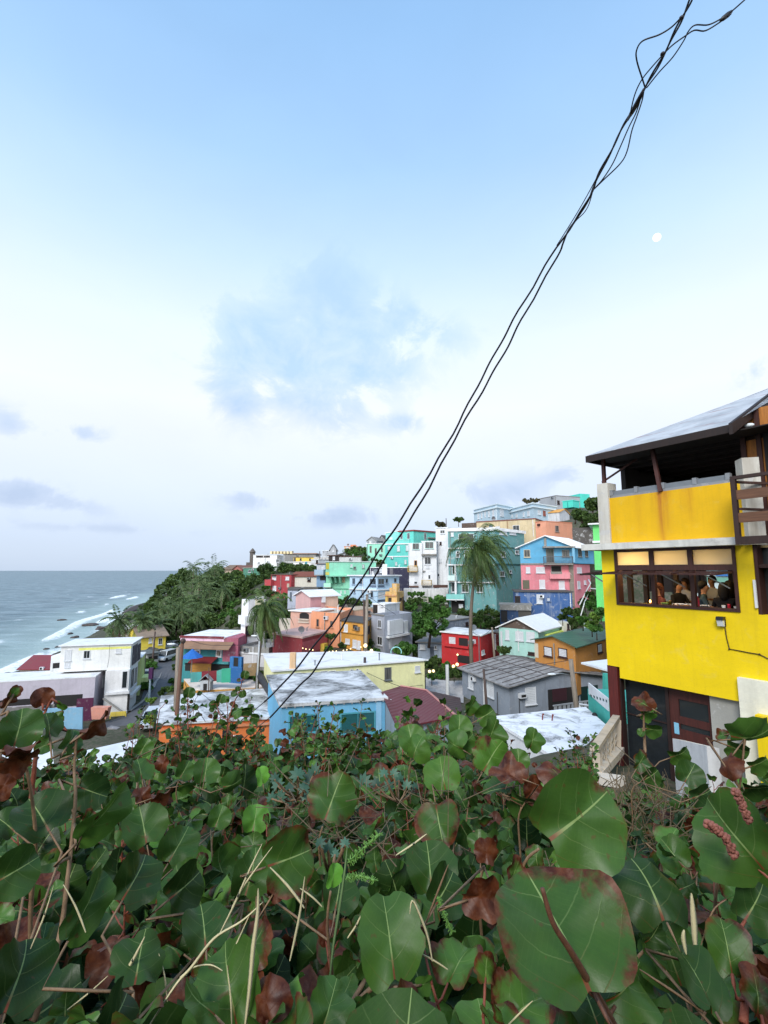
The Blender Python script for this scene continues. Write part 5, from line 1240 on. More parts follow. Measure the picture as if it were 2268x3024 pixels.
GROUND += [(yw(s, n, 0).x, yw(s, n, 0).y, Z0-.55) for s in (-.5, .5, 2, 4, 6) for n in (-.6, .5, 2, 4)]
# wall lamp and its cable
s0, z1 = yl(8, 1212, 118, -.1); s1, z0 = yl(8, 1283, 205, -.1)
h = ything('wall_lamp', 'black capped wall lamp on the yellow wall under the window', 'lamp', s0, 0, z0)
hh_ = z1-z0; wd = s1-s0
mb = MB(); mb.hexa([(0, -.16, hh_*.66), (wd, -.16, hh_*.66), (wd, -.003, hh_*.66), (0, -.003, hh_*.66)], [(0, -.12, hh_), (wd, -.12, hh_), (wd, -.003, hh_), (0, -.003, hh_)]); mb.box(0.0, wd, -.04, -.003, 0, hh_*.65); ypart(mb, 'housing', plain('191919', .4), h)
mb = MB(); mb.hexa([(.012, -.10, .0), (wd-.012, -.10, .0), (wd-.012, -.041, .0), (.012, -.041, 0)], [(.012, -.14, hh_*.65), (wd-.012, -.14, hh_*.65), (wd-.012, -.041, hh_*.65), (.012, -.041, hh_*.65)]); ypart(mb, 'lens', plain('d4d8da', .2, 'lens', 0, .03), h)
pts = [yl(8, *p, -.02) for p in ((1286, 205), (1300, 300), (1325, 398), (1400, 412), (1500, 432), (1585, 445), (1659, 482), (1800, 540))]
h = ything('wall_cable', 'thin dark cable drooping from the wall lamp across the yellow wall', 'cable', pts[0][0], 0, pts[0][1])
mb = MB(); mb.tube([(a-pts[0][0], -.016, b-pts[0][1]) for a, b in pts], .011, 6); mb.sphere((pts[2][0]-pts[0][0], -.02, pts[2][1]-pts[0][1]), .022, 8, 6); mb.sphere((pts[5][0]-pts[0][0], -.02, pts[5][1]-pts[0][1]), .022, 8, 6); ypart(mb, 'wire', plain('3a2a12', .6), h)
# ---- low white wall and balustrade in front
h = empty('garden_wall', at(*q(8, 1000, 1530), 10.4), 'low white plastered wall with sloped top before the brown door', 'wall')
mb = MB(); tl_, tr_ = qat(8, 930, 1185, 10.6), qat(8, 1238, 1255, 9.3); nn = Vector((-(tr_-tl_).y, (tr_-tl_).x, 0)).normalized()*.22
if nn.y < 0: nn = -nn
g0, g1 = Vector((tl_.x, tl_.y, 15.2)), Vector((tr_.x, tr_.y, 15.2))
mb.hexa([g0, g1, g1+nn, g0+nn], [tl_, tr_, tr_+nn+Vector((0, 0, .03)), tl_+nn+Vector((0, 0, .03))]); mb.build('wall', paint('d9dadb', .25), h)
h = empty('balustrade', at(*q(8, 150, 1460), 10.3), 'pale concrete balustrade beside the maroon corner post', 'balustrade')
cm = paint('c3b5a0', .35)
tA, tB = qat(8, 160, 1262, 10.2), qat(8, 352, 985, 12.9); bA, bB = qat(8, 165, 1470, 10.2), qat(8, 352, 1250, 12.9)
mb = MB(); mb.bar(tA, tB, .17, .09); mb.build('handrail', cm, h)
mb = MB(); mb.bar(bA, tA-Vector((0, 0, .06)), .16); mb.build('post', cm, h); mb = MB(); mb.bar(bB, tB-Vector((0, 0, .06)), .16)
mb.build('post', cm, h); mb = MB()
for i in range(1, 5):
    f = i/5; a_, b_ = tA.lerp(tB, f)-Vector((0, 0, .06)), bA.lerp(bB, f); mb.bar(b_, a_, .07, .08)
for i in range(6):
    f = i/6+.02; f2 = (i+1)/6-.02
    mb.bar(bA.lerp(bB, f)+(tA-bA)*.22, bA.lerp(bB, f2)+(tA-bA)*.38, .06); mb.bar(bA.lerp(bB, f)+(tA-bA)*.55, bA.lerp(bB, f2)+(tA-bA)*.72, .06)
mb.build('baluster', cm, h); mb = MB(); e_ = qat(8, 400, 1545, 9.6); mb.bar(bA-Vector((.05, 0, .04)), bB-Vector((.0, 0, .04)), .36, .16)
mb.bar(bA-Vector((.25, 0, .05)), e_, .3, .14); mb.build('base', paint('d9d0c2', .3), h)

# ================================================================== people at the tables
skin_m = plain('b98a6c', .55, 'skin', 0, .05); 
def person(s, n, head_z, yaw, shirt, hair, label, long_hair=False, arm=0.25, lean=.05, skin='b98a6c', scale=1.0):
    """seated figure, one skinned surface; local x = right, y = facing direction"""
    zp = head_z-.80
    root = ything('person', label, 'person', s, n, zp); root.rotation_euler = (0, 0, YANG+yaw)
    V, E, R_ = [], [], []
    def v(p, r, par=None):
        V.append(p); R_.append(r)
        if par is not None: E.append((par, len(V)-1))
        return len(V)-1
    pel = v((0, 0, .05), (.15, .12)); sp = v((0, lean*.4, .25), (.135, .105), pel); ch = v((0, lean*.9, .43), (.165, .115), sp); nk = v((0, lean, .57), (.06, .06), ch)
    n2 = v((0, lean+.01, .65), (.055, .058), nk); jw = v((0, lean+.035, .72), (.066, .08), n2); hd = v((0, lean+.02, .80), (.078, .095), jw); tp = v((0, lean+.01, .88), (.062, .075), hd)
    ns = v((0, lean+.135, .775), (.014, .016), jw)
    for sx in (-1, 1):
        sh = v((sx*.185, lean*.9, .50), (.062, .06), ch); el = v((sx*.24, lean+.08, .26), (.044, .044), sh); wr = v((sx*(.19-arm*.2), lean+.32, .20+arm*.3), (.03, .028), el)
        hn = v((sx*(.17-arm*.2), lean+.41, .20+arm*.34), (.038, .018), wr)
        for k in range(4): v((sx*(.145+.017*k-arm*.2), lean+.48+.01*(k in (1, 2)), .19+arm*.33), (.009, .009), hn)
        v((sx*(.125-arm*.2), lean+.43, .21+arm*.34), (.010, .010), hn)
        hp = v((sx*.10, .06, .02), (.09, .085), pel); kn = v((sx*.13, .46, .04), (.062, .06), hp); an = v((sx*.12, .46, -.36), (.04, .04), kn); ft = v((sx*.12, .60, -.42), (.038, .026), an)
    me = bpy.data.meshes.new('person_rig'); me.from_pydata(V, E, []); o = bpy.data.objects.new('body', me); C.objects.link(o)
    sk = o.modifiers.new('Skin', 'SKIN'); sk.use_smooth_shade = True; sv = me.skin_vertices[0].data
    for i, r in enumerate(R_): sv[i].radius = r
    sv[0].use_root = True
    ss = o.modifiers.new('Sub', 'SUBSURF'); ss.levels = 2; ss.render_levels = 2
    dg = bpy.context.evaluated_depsgraph_get(); dg.update(); m2 = bpy.data.meshes.new_from_object(o.evaluated_get(dg)); m2.name = 'body'
    bpy.data.objects.remove(o); b = bpy.data.objects.new('body', m2); C.objects.link(b); b.parent = root
    sm = plain(skin, .55, 'skin', 0, .05); m2.materials.clear(); m2.materials.append(sm); m2.materials.append(paint(shirt, .05, .9, name='shirt_cloth')); m2.materials.append(paint('26282e', .05, .9, name='trouser_cloth'))
    for p in m2.polygons:
        c = p.center; p.use_smooth = True
        if c.z > .585 or (c.y > lean+.12 and c.z > .12 and abs(c.x) < .33 and c.z < .45): p.material_index = 0
        elif c.z > .10 and c.y < lean+.2: p.material_index = 1
        else: p.material_index = 2
    hb = MB(); hb.sphere((0, lean-.005, .835), .105, 14, 9, (.92, 1.05, .95))
    for sx in (-1, 1): hb.sphere((sx*.02, lean-.03, .80), .09, 10, 7, (.95, .9, 1.0))
    if long_hair: hb.sphere((0, lean-.075, .70), .115, 12, 8, (1.0, .55, 1.9))
    ho = hb.build('hair', plain(hair, .7, 'hair', 0, .3, 40), root, True, rel=False)
    eb = MB()
    for sx in (-1, 1): eb.sphere((sx*.032, lean+.112, .80), .011, 8, 6)
    eb.build('eyes', plain('201814', .2, 'eye'), root, True, rel=False)
    return root
ppl = [(705, 1745, .75, 2.6, '7a3a2e', '5a2f1c', 'seated person with long brown hair in a rust top behind the left table', True),
       (845, 1722, 1.5, -2.0, '2a2a30', '17120f', 'seated person with dark hair in a black shirt at the middle of the window', False),
       (925, 1700, 2.4, 2.9, 'd9d9dc', '2a1a12', 'person in a white shirt deep inside the dining room', True),
       (1045, 1728, 1.0, -1.2, '3f5a66', '120f0e', 'seated person with black hair in a slate blue shirt right of the second window post', False),
       (1150, 1680, 2.6, 3.0, 'c9c9c4', '1b1411', 'person in a pale grey top standing out behind the right table', False),
       (1235, 1745, .9, .3, '1f1f26', '15110f', 'seated person seen from behind with dark hair at the right window', True),
       (1295, 1730, 1.3, 1.0, '3a2d2a', '1a1411', 'seated person in dark brown shirt nearest the right window jamb', True)]
for x, y, n, yaw, shirt, hair, lab, lh in ppl:
    s, z = yl(7, x, y, n); person(s, n, z, yaw, shirt, hair, lab, lh)
# chairs-and-tables seen over the sill
def table(x0, x1, y, n0, n1, label):
    s0, z = yl(7, x0, y, (n0+n1)/2); s1, _ = yl(7, x1, y, (n0+n1)/2); z = zSill+.02
    h = ything('dining_table', label, 'table', (s0+s1)/2, (n0+n1)/2, zF); w_, d_ = (s1-s0)/2, (n1-n0)/2; hz = z-zF
    mb = MB(); mb.box(-w_, w_, -d_, d_, hz-.05, hz); ypart(mb, 'tabletop', wood_mat('5a3a26', 'table_wood'), h)
    for a in (-1, 1):
        for b in (-1, 1): mb = MB(); mb.box(a*(w_-.06)-.03, a*(w_-.06)+.03, b*(d_-.06)-.03, b*(d_-.06)+.03, .003, hz-.05); ypart(mb, 'leg', dw, h)
    return z
tz = table(380, 640, 1860, .26, .62, 'small wooden table inside the left window bay')
table(700, 960, 1880, .26, .66, 'wooden table inside the middle window bay'); table(1010, 1350, 1900, .26, .7, 'wooden table inside the right window bay')
def item(name, label, cat, x, y, n, prof, mat):
    s, _ = yl(7, x, y, n); h = ything(name, label, cat, s, n, tz+.003)
    mb = MB(); mb.tube([(0, 0, z) for z, r in prof], [r for z, r in prof], 14); ypart(mb, 'body', mat, h, smooth=False); return h
item('drink_can', 'red drink can on the sill of the right window bay', 'can', 1285, 1905, .34, [(0, .028), (.01, .033), (.11, .033), (.125, .027)], plain('b5162a', .3, 'can_red', .3, .05))
item('cup', 'white paper cup left of the red can', 'cup', 1240, 1915, .34, [(0, .03), (.09, .042)], plain('e6e6e2', .5, 'white_cup', 0, .03))
item('cup', 'white paper cup right of the red can, by the window jamb', 'cup', 1342, 1915, .32, [(0, .03), (.08, .042)], plain('e6e6e2', .5, 'white_cup', 0, .03))
item('bottle', 'tall red bottle standing by the second window post', 'bottle', 1025, 1880, .42, [(0, .035), (.16, .035), (.2, .014), (.27, .014)], plain('a3243a', .3, 'bottle_red', 0, .05))
item('fruit_bowl', 'green bowl on the middle table', 'bowl', 745, 1880, .42, [(0, .04), (.05, .09), (.07, .09), (.06, .0)], plain('8fae5a', .5, 'green_bowl', 0, .1))
h = item('candle', 'small lit orange candle beside the first window post', 'candle', 626, 1880, .4, [(0, .03), (.05, .03)], plain('d98a4a', .4, 'candle_wax'))
mb = MB(); mb.sphere((0, 0, .085), .028, 8, 6, (.8, .8, 1.4)); ypart(mb, 'flame', glow_mat((1, .45, .12), 10, 'flame'), h)
for (x0, x1, yy, lab) in ((825, 965, 1885, 'crumpled white napkin on the middle table'), (1050, 1120, 1895, 'white folded napkin by the red bottle')):
    s0, _ = yl(7, x0, yy, .42); s1, _ = yl(7, x1, yy, .42); h = ything('napkin', lab, 'napkin', s0, .42, tz+.004); mb = MB()
    N = 8; G = [[Vector(((s1-s0)*i/N, -.12+.24*j/5, .02+.05*abs(math.sin(i*1.7+j*1.1)))) for j in range(6)] for i in range(N+1)]
    for i in range(N):
        for j in range(5): mb.quad(G[i][j], G[i+1][j], G[i+1][j+1], G[i][j+1])
    ypart(mb, 'cloth', plain('dcdce4', .8, 'napkin_cloth', 0, .03), h)
# ================================================================== terrain, shore, sea
SHORE = [on_z(*q(1, x, y), 0.0) for x, y in ((-900, 1750), (-300, 1350), (100, 1240), (480, 1010), (760, 870), (900, 790), (1080, 665), (1330, 548))]
SHORE = [Vector((p.x, p.y)) for p in SHORE]+[Vector((-172, 400)), Vector((-190, 560)), Vector((-120, 760)), Vector((80, 900)), Vector((600, 1000))]
SHORE[0] = Vector((-60, 20)); SHORE.insert(0, Vector((-60, -60)))
def shore_d(x, y):
    """signed distance to the waterline, positive out at sea (numpy)"""
    x = np.asarray(x, float); y = np.asarray(y, float); best = np.full(x.shape, 1e9); sg = np.ones(x.shape)
    for a, b in zip(SHORE[:-1], SHORE[1:]):
        dx, dy = b.x-a.x, b.y-a.y; L2 = dx*dx+dy*dy
        t = np.clip(((x-a.x)*dx+(y-a.y)*dy)/L2, 0, 1); ex, ey = x-(a.x+t*dx), y-(a.y+t*dy); d = np.hypot(ex, ey)
        cr = dx*(y-a.y)-dy*(x-a.x); m_ = d < best-1e-6
        best = np.where(m_, d, best); sg = np.where(m_, np.sign(cr), sg)
    return best*sg
def G0(*p): GROUND.append(p)
for (x, y) in ((1000, 1500), (1120, 1500), (1250, 1500), (1200, 1600), (1380, 1350), (1450, 1250), (1500, 1350), (1400, 1150), (1450, 1050), (1330, 1080), (1100, 1650), (1300, 1700)):
    p = qz(1, x, y, 2.0); G0(p.x, p.y, 2.0)
for (x, y) in ((1210, 570), (1400, 560), (1500, 620), (1300, 640)):
    p = qz(5, x, y, 7.0); G0(p.x, p.y, 6.9)
for x, y, z in ((0, -9, 24.6), (-7, -8, 24.4), (7, -8, 24.6), (-14, -8, 24.2), (14, -8, 24.6), (0, -4.5, 23.4), (-5, -4.5, 23.4), (5, -4.5, 23.4), (0, -16, 24), (-20, -20, 23), (20, -20, 25), (0, -2.2, 18.8), (0, 0, 18.62), (-3, 0, 18.5), (3, 0, 18.7), (0, 3, 18.0), (-4, 4, 17.4), (4, 4, 17.7), (0, 6, 17.0), (-6, 7, 15.5), (5, 7, 16.6), (0, 10, 15.0), (-8, 12, 12.5),  # rise behind the camera is added, out of view, to shade the near thicket
                (4, 11, 15.0), (0, 15, 12.0), (-9, 18, 9.5), (5, 17, 12.5), (-2, 21, 9.4), (-14, 24, 7.0), (7, 22, 10.5), (11, 8, 17.5), (14, 18, 15), (18, 30, 14), (25, 45, 16), (25, 20, 19), (-25, 20, 6), (-30, 0, 9), (30, 0, 22), (-30, 35, 3),
                (60, 60, 26), (90, 100, 36), (60, 130, 34), (120, 150, 42), (120, 60, 40), (100, 200, 38), (30, 180, 30), (0, 220, 22), (-60, 200, 12), (-90, 240, 8), (-40, 260, 15), (50, 280, 25), (-70, 150, 8), (-58, 120, 4.5), (-50, 110, 4), (-45, 130, 7), (-60, 105, 3)):
    G0(x, y, z)
for i in range(1, len(SHORE)-4):
    for f in (0, .5):
        a = SHORE[i].lerp(SHORE[i+1], f); G0(a.x, a.y, .35)
CP = np.array(GROUND); 
def idw(x, y):
    x = np.asarray(x, float); y = np.asarray(y, float); out_ = np.zeros(x.shape); wsum = np.zeros(x.shape)
    for cx, cy, cz in CP:
        w_ = 1.0/((x-cx)**2+(y-cy)**2+.6)**1.9; out_ += w_*cz; wsum += w_
    return out_/wsum
def Traw(x, y):
    x = np.asarray(x, float); y = np.asarray(y, float)
    h_ = idw(x, y); d = shore_d(x, y)
    land = np.clip((-d)/9.0, 0, 1); land = land*land*(3-2*land)
    z = np.where(d > 0, -np.clip(d*.12, 0, 4)-.05, .05+land*(h_-.05))
    return z
def Tz(x, y):
    x = np.asarray(x, float); y = np.asarray(y, float)
    ix = np.clip(np.searchsorted(gx, x)-1, 0, len(gx)-2); iy = np.clip(np.searchsorted(gy, y)-1, 0, len(gy)-2)
    fx = np.clip((x-gx[ix])/(gx[ix+1]-gx[ix]), 0, 1); fy = np.clip((y-gy[iy])/(gy[iy+1]-gy[iy]), 0, 1)
    return (ZZ[iy, ix]*(1-fx)+ZZ[iy, ix+1]*fx)*(1-fy)+(ZZ[iy+1, ix]*(1-fx)+ZZ[iy+1, ix+1]*fx)*fy
def tz(x, y): return float(Tz(np.array([x]), np.array([y]))[0])
gx = np.concatenate([np.arange(-230, -60, 5), np.arange(-60, 60, 1.5), np.arange(60, 200, 6)]); gy = np.concatenate([np.arange(-30, 0, 2), np.arange(0, 26, .8), np.arange(26, 110, 1.5), np.arange(110, 340, 5)])
XX, YY = np.meshgrid(gx, gy); ZZ = Traw(XX, YY)
# keep house bases in view: the ground stays under the lines of sight to them
CE = np.full(ZZ.shape, 1e9); pts_ = []
for sx, sy, sz in SIGHT:
    D_ = math.hypot(sx, sy)
    for back_ in np.arange(0.0, 14.0, 1.0):
        f = 1-back_/D_
        if f*D_ < 24: break
        pts_.append((sx*f, sy*f, CAMZ+(sz-CAMZ)*f-.12))
for px_, py_, pz_ in pts_:
    i0, i1 = np.searchsorted(gx, (px_-1.7, px_+1.7)); j0, j1 = np.searchsorted(gy, (py_-1.7, py_+1.7))
    CE[j0:j1, i0:i1] = np.minimum(CE[j0:j1, i0:i1], pz_)
ZZ = np.minimum(ZZ, CE)
for _ in range(5):
    Zb_ = ZZ.copy(); Zb_[1:-1, 1:-1] = (ZZ[1:-1, 1:-1]*2+ZZ[:-2, 1:-1]+ZZ[2:, 1:-1]+ZZ[1:-1, :-2]+ZZ[1:-1, 2:])/6
    m2_ = YY > 22; ZZ = np.where(m2_, np.minimum(Zb_, CE), ZZ)
ZZ += np.where(shore_d(XX, YY) < -6, (np.sin(XX*.9+YY*.37)*np.cos(YY*.8-XX*.2))*.08, 0)
nx, ny = len(gx), len(gy); idx = np.arange(nx*ny).reshape(ny, nx)
F = np.stack([idx[:-1, :-1], idx[:-1, 1:], idx[1:, 1:], idx[1:, :-1]], -1).reshape(-1, 4)
m_, t, b = new_mat('hillside_ground'); tcn = t.n('ShaderNodeTexCoord'); v = tcn.outputs['Object']
n1 = t.noise(v, .22, 8, .65, .6); n2 = t.noise(v, 2.5, 6, .7)
base = t.mix(t.ramp(n1, [(.42, 0.0), (.58, 1.0)]), lin('3d3a2b'), lin('5f574b')); base = t.mix(t.ramp(n2, [(.40, 0.0), (.62, 1.0)]), base, lin('2c3a20'))
sp = t.n('ShaderNodeSeparateXYZ'); t.l(v, sp.inputs[0])
base = t.mix(t.ramp(sp.outputs[2], [(0.0, 1.0), (.02, .0)]), base, lin('9a8a72'))
t.l(base, b.inputs['Base Color']); b.inputs['Roughness'].default_value = .95; t.l(t.bump(n2, .6, .15), b.inputs['Normal'])
o = np_mesh('hillside', np.stack([XX, YY, ZZ], -1).reshape(-1, 3), F, m_, smooth=True); tag(o, kind='structure')
# far land mass behind the camera and inland, so the horizon is closed to the right
def drape(name, pts, mat, off=.05, kind='structure', step=1.2):
    """ribbon given by left/right world points, laid on the terrain"""
    mb = MB(); Ls = [p[0] for p in pts]; Rs = [p[1] for p in pts]
    rows = []
    for (a, b), (c, d) in zip(pts[:-1], pts[1:]):
        n_ = max(1, int((c-a).length/step))
        for i in range(n_): rows.append((a.lerp(c, i/n_), b.lerp(d, i/n_)))
    rows.append(pts[-1]); K = 6; V = []
    for a, b in rows:
        for k in range(K+1): p = a.lerp(b, k/K); V.append(Vector((p.x, p.y, 0)))
    zs = Tz(np.array([p.x for p in V]), np.array([p.y for p in V])); 
    for p, z in zip(V, zs): p.z = z+off
    Fc = [(r*(K+1)+k, r*(K+1)+k+1, (r+1)*(K+1)+k+1, (r+1)*(K+1)+k) for r in range(len(rows)-1) for k in range(K)]
    o = mesh_obj(name, V, Fc, mat); 
    return tag(o, kind=kind)
asph = roofing('55565b', .5, name='asphalt', scale=.4); 
S2 = lambda x, y: qz(1, x, y, 2.0)
drape('street', [(S2(760, 1780), S2(1420, 1850)), (S2(900, 1620), S2(1400, 1620)), (S2(1130, 1520), S2(1440, 1430)), (S2(1230, 1400), S2(1500, 1300)), (S2(1330, 1260), S2(1545, 1180)), (S2(1300, 1140), S2(1530, 1110)), (S2(1270, 1070), S2(1420, 1040)), (S2(1250, 1000), S2(1350, 985))], asph, .10)
drape('pavement', [(S2(1110, 1500), S2(1150, 1500)), (S2(1320, 1350), S2(1352, 1340)), (S2(1392, 1235), S2(1410, 1218))], paint('a09c98', .3, name='pavement_concrete'), .24)
Y7 = lambda x, y: qz(5, x, y, 7.0)
drape('yard', [(Y7(1200, 660), Y7(1560, 720)), (Y7(1205, 600), Y7(1560, 620)), (Y7(1205, 550), Y7(1555, 565))], paint('b3b3b4', .4, name='yard_concrete'), .12)

# ---- sea: one sheet in rings round the headland, finer near the shore
ang = np.concatenate([np.radians(np.arange(-80, -42, .8)), np.radians(np.arange(-42, 2, .16)), np.radians(np.arange(2, 75, 2.0))])
rad = np.concatenate([np.linspace(40, 130, 240), 130*np.exp(np.linspace(0.006, math.log(14000/130), 240))])
A, Rr = np.meshgrid(ang, rad); SX = np.sin(A)*Rr; SY = np.cos(A)*Rr; D = shore_d(SX, SY)
def fbm(x, y, s):
    o_ = np.zeros_like(x); r_ = np.random.default_rng(s)
    for k in range(9):
        th = r_.uniform(0, 6.28); f = (.35+.3*k)/9; o_ += np.sin((x*math.cos(th)+y*math.sin(th))*f+r_.uniform(0, 6.28))/(1+.35*k)
    return o_/3.0
n_a = fbm(SX, SY, 3); n_b = fbm(SX*3, SY*3, 5)
near = np.clip(1-(Rr-500)/800, 0, 1)
Zs = .10*n_a*near+.05*n_b*np.clip(1-(Rr-150)/250, 0, 1)+.12*np.sin(D*.36+1.8*n_a)*near
foam = np.zeros_like(D)
for d0, wd, h_, th, sd in ((5, 2.0, .25, -.05, 1), (13, 1.6, .45, .02, 2), (24, 1.6, .75, .2, 3), (38, 1.7, .95, .36, 4), (58, 1.5, .6, .62, 6), (85, 1.5, .5, .8, 7)):
    al = fbm(SX*.9+sd*31, SY*.9, 20+sd); mod = np.clip((al-th)*3.0+.5, 0, 1); dd = (D-d0-2.2*fbm(SX*.6, SY*.6, 40+sd))
    crest = np.exp(-(dd/wd)**2)*np.where(dd > 0, 1.0, 1.0); Zs += h_*crest*mod*np.clip(1-(D-120)/60, 0, 1)
    f_ = np.where(dd < 0, np.exp(-(dd/(wd*2.0))**2), np.exp(-(dd/(wd*.45))**2)); foam = np.maximum(foam, f_*mod*(1.0 if d0 < 60 else .7))
foam = np.maximum(foam, np.clip(1-(D-0)/7.0, 0, 1)*np.clip(.42+.8*n_a, 0, 1))
foam = np.maximum(foam, .34*np.clip(1-D/45, 0, 1))
Zs = np.where(D < 0, np.minimum(Zs, .02), Zs)
na, nr = len(ang), len(rad); idx = np.arange(na*nr).reshape(nr, na)
F = np.stack([idx[:-1, :-1], idx[:-1, 1:], idx[1:, 1:], idx[1:, :-1]], -1).reshape(-1, 4)
keep = ~((D[:-1, :-1] < -25) & (D[1:, 1:] < -25)).reshape(-1); F = F[keep]
m_, t, b = new_mat('sea_water'); tcn = t.n('ShaderNodeTexCoord'); v = tcn.outputs['Object']
at_ = t.n('ShaderNodeAttribute', attribute_name='foam')
sp = t.n('ShaderNodeSeparateColor'); t.l(at_.outputs['Color'], sp.inputs[0])
nA = t.noise(t.mapping(v, (1, 1, 1), rot=(0, 0, .5)), .55, 8, .68, .8); nB = t.noise(t.mapping(v, (.5, 1.1, 1), rot=(0, 0, .4)), .09, 7, .6, .6); nC = t.noise(t.mapping(v, (.35, 1, 1), rot=(0, 0, .3)), .22, 8, .7, .5)
nD = t.noise(v, 1.8, 8, .75, 1.2)
base = t.mix(t.ramp(nB, [(.35, 0.0), (.65, 1.0)]), lin('475d66'), lin('6d838c'))
base = t.mix(t.ramp(nC, [(.46, 0.0), (.62, .75)]), base, lin('93a9b2')); base = t.mix(t.ramp(t.noise(t.mapping(v, (.5, 1.6, 1), rot=(0, 0, .35)), .05, 9, .75, .4), [(.40, .45), (.56, 0.0)]), base, lin('2c5560'))
fo = t.math('MULTIPLY', sp.outputs[0], t.ramp(t.math('ADD', t.math('MULTIPLY', nA, .6), t.math('MULTIPLY', nD, .4)), [(.36, .15), (.56, 1.15)]))
caps = t.math('MULTIPLY', t.ramp(nC, [(.625, 0.0), (.665, 1.0)]), t.ramp(nA, [(.48, 0.0), (.6, 1.0)]))
caps = t.math('MULTIPLY', caps, t.ramp(nB, [(.46, 0.0), (.56, .55)]))
fo = t.math('MAXIMUM', t.ramp(fo, [(.26, 0.0), (.62, 1.0)]), caps)
shal = t.mix(sp.outputs[1], base, lin('9db5b2'))
col = t.mix(fo, shal, lin('eef2f4'))
t.l(col, b.inputs['Base Color']); b.inputs['Specular IOR Level'].default_value = .35
t.l(t.ramp(fo, [(0.0, .42), (1.0, .9)]), b.inputs['Roughness']); b.inputs['IOR'].default_value = 1.33
t.l(t.bump(t.math('ADD', t.math('MULTIPLY', nA, .5), nC), .9, .5), b.inputs['Normal'])
fa = np.stack([foam, np.clip(1-D/45, 0, 1)*.8, np.zeros_like(D)], -1).reshape(-1, 3)
o = np_mesh('sea', np.stack([SX, SY, Zs], -1).reshape(-1, 3), F, m_, smooth=True, attr={'foam': fa}); tag(o, kind='structure')
# shore rocks
rockm = roofing('4e4440', .5, name='wet_rock', scale=1.5)
def rock(p, sx, sy, sz, label, seed):
    h = empty('rock', p, label, 'rock', 'dark rocks in the surf'); mb = MB(); mb.sphere((0, 0, 0), 1, 18, 12); rr = random.Random(seed); ph = [rr.uniform(0, 6) for _ in range(6)]
    for v_ in mb.v:
        k = 1+.22*math.sin(3*v_.x+ph[0])+.2*math.sin(4*v_.y+ph[1])+.14*math.sin(7*v_.z+5*v_.x+ph[2])+.1*math.sin(9*v_.x-7*v_.y+ph[3]); v_.x *= sx*k; v_.y *= sy*k; v_.z *= sz*k
    o = mb.build('stone', rockm, h, False, rel=False); return h
for i, (x, y, w_, lab) in enumerate(((785, 735, 105, 'largest pointed dark rock in the surf, left of the short palms'), (612, 808, 40, 'small low rock left of the pale house roof in the surf'), (645, 843, 60, 'flat rock just above the white house roof'), (405, 947, 48, 'lone rock at the foam edge left of the white house'), (497, 930, 40, 'rock touching the roof edge of the white house'), (70, 1162, 60, 'rock in the foam at the far left edge'), (540, 690, 60, 'foam washed reef stone far out'), (880, 770, 90, 'brown reef stone by the beach pavilion'))):
    p = qz(1, x, y, 0.0); s_ = w_*.33755/FPX*p.y/2; rock(p+Vector((0, 0, .15)), s_, s_*.9, s_*.42, lab, i)
h = empty('reef', qz(1, 1200, 620, 0), 'long low brown reef ledge behind the short palms', 'reef'); mb = MB()
pts = [qz(1, x, y, .0) for x, y in ((1085, 635), (1130, 618), (1190, 602), (1250, 588), (1320, 575), (1345, 560))]
mb.tube([p+Vector((0, 0, -.4)) for p in pts], [1.2, 2.4, 3.2, 3.6, 3.6, 2], 8); mb.build('ledge', rockm, h)

# ================================================================== vegetation helpers
def foliage_mat(name, dark, light, rough=.55, trans=.25):
    m_, t, b = new_mat(name); at_ = t.n('ShaderNodeAttribute', attribute_name='tint'); sp = t.n('ShaderNodeSeparateColor'); t.l(at_.outputs['Color'], sp.inputs[0])
    base = t.mix(sp.outputs[0], lin(dark), lin(light)); t.l(base, b.inputs['Base Color']); b.inputs['Roughness'].default_value = rough; b.inputs['Specular IOR Level'].default_value = .3
    tr = t.n('ShaderNodeBsdfTranslucent'); t.l(base, tr.inputs[0]); mx = t.n('ShaderNodeMixShader'); mx.inputs[0].default_value = trans
    t.l(b.outputs[0], mx.inputs[1]); t.l(tr.outputs[0], mx.inputs[2]); t.l(mx.outputs[0], t.nt.nodes['Material Output'].inputs[0]); return m_
M_TREE = foliage_mat('dark_tree_leaves', '24381c', '5a7438'); M_BUSH = foliage_mat('green_bush_leaves', '27481f', '5d8a3a'); M_LIME = foliage_mat('light_bush_leaves', '45692a', '8aa84a')
M_PALM = foliage_mat('palm_fronds', '2b4424', '748a4c', .45, .2); M_PALM2 = foliage_mat('grey_palm_fronds', '34482c', '7f9663', .5, .2); M_DEADP = foliage_mat('dry_fronds', '6a543a', 'a58a62', .8, .1)
M_BARK = wood_mat('6b5f52', 'bark', scale=(6, 6, 18)); M_BARK2 = wood_mat('4a3d32', 'dark_bark', scale=(8, 8, 3))
def leaf_quads(P, size, rng, N=None, jitter=.4):
    """P (n,3) centres -> folded leaf quads with random facing"""
    n = len(P); d = rng.normal(size=(n, 3)); d[:, 2] = np.abs(d[:, 2])*.8+.1; d /= np.linalg.norm(d, axis=1)[:, None]
    a = np.cross(d, rng.normal(size=(n, 3))); a /= np.linalg.norm(a, axis=1)[:, None]+1e-9; b = np.cross(d, a)
    s = size*(1+jitter*rng.uniform(-1, 1, n))[:, None]
    V = np.stack([P-a*s*.5, P+b*s*.32+d*s*.06, P+a*s*.5, P-b*s*.32+d*s*.06], 1).reshape(-1, 3)
    return V, np.arange(4*n).reshape(n, 4)
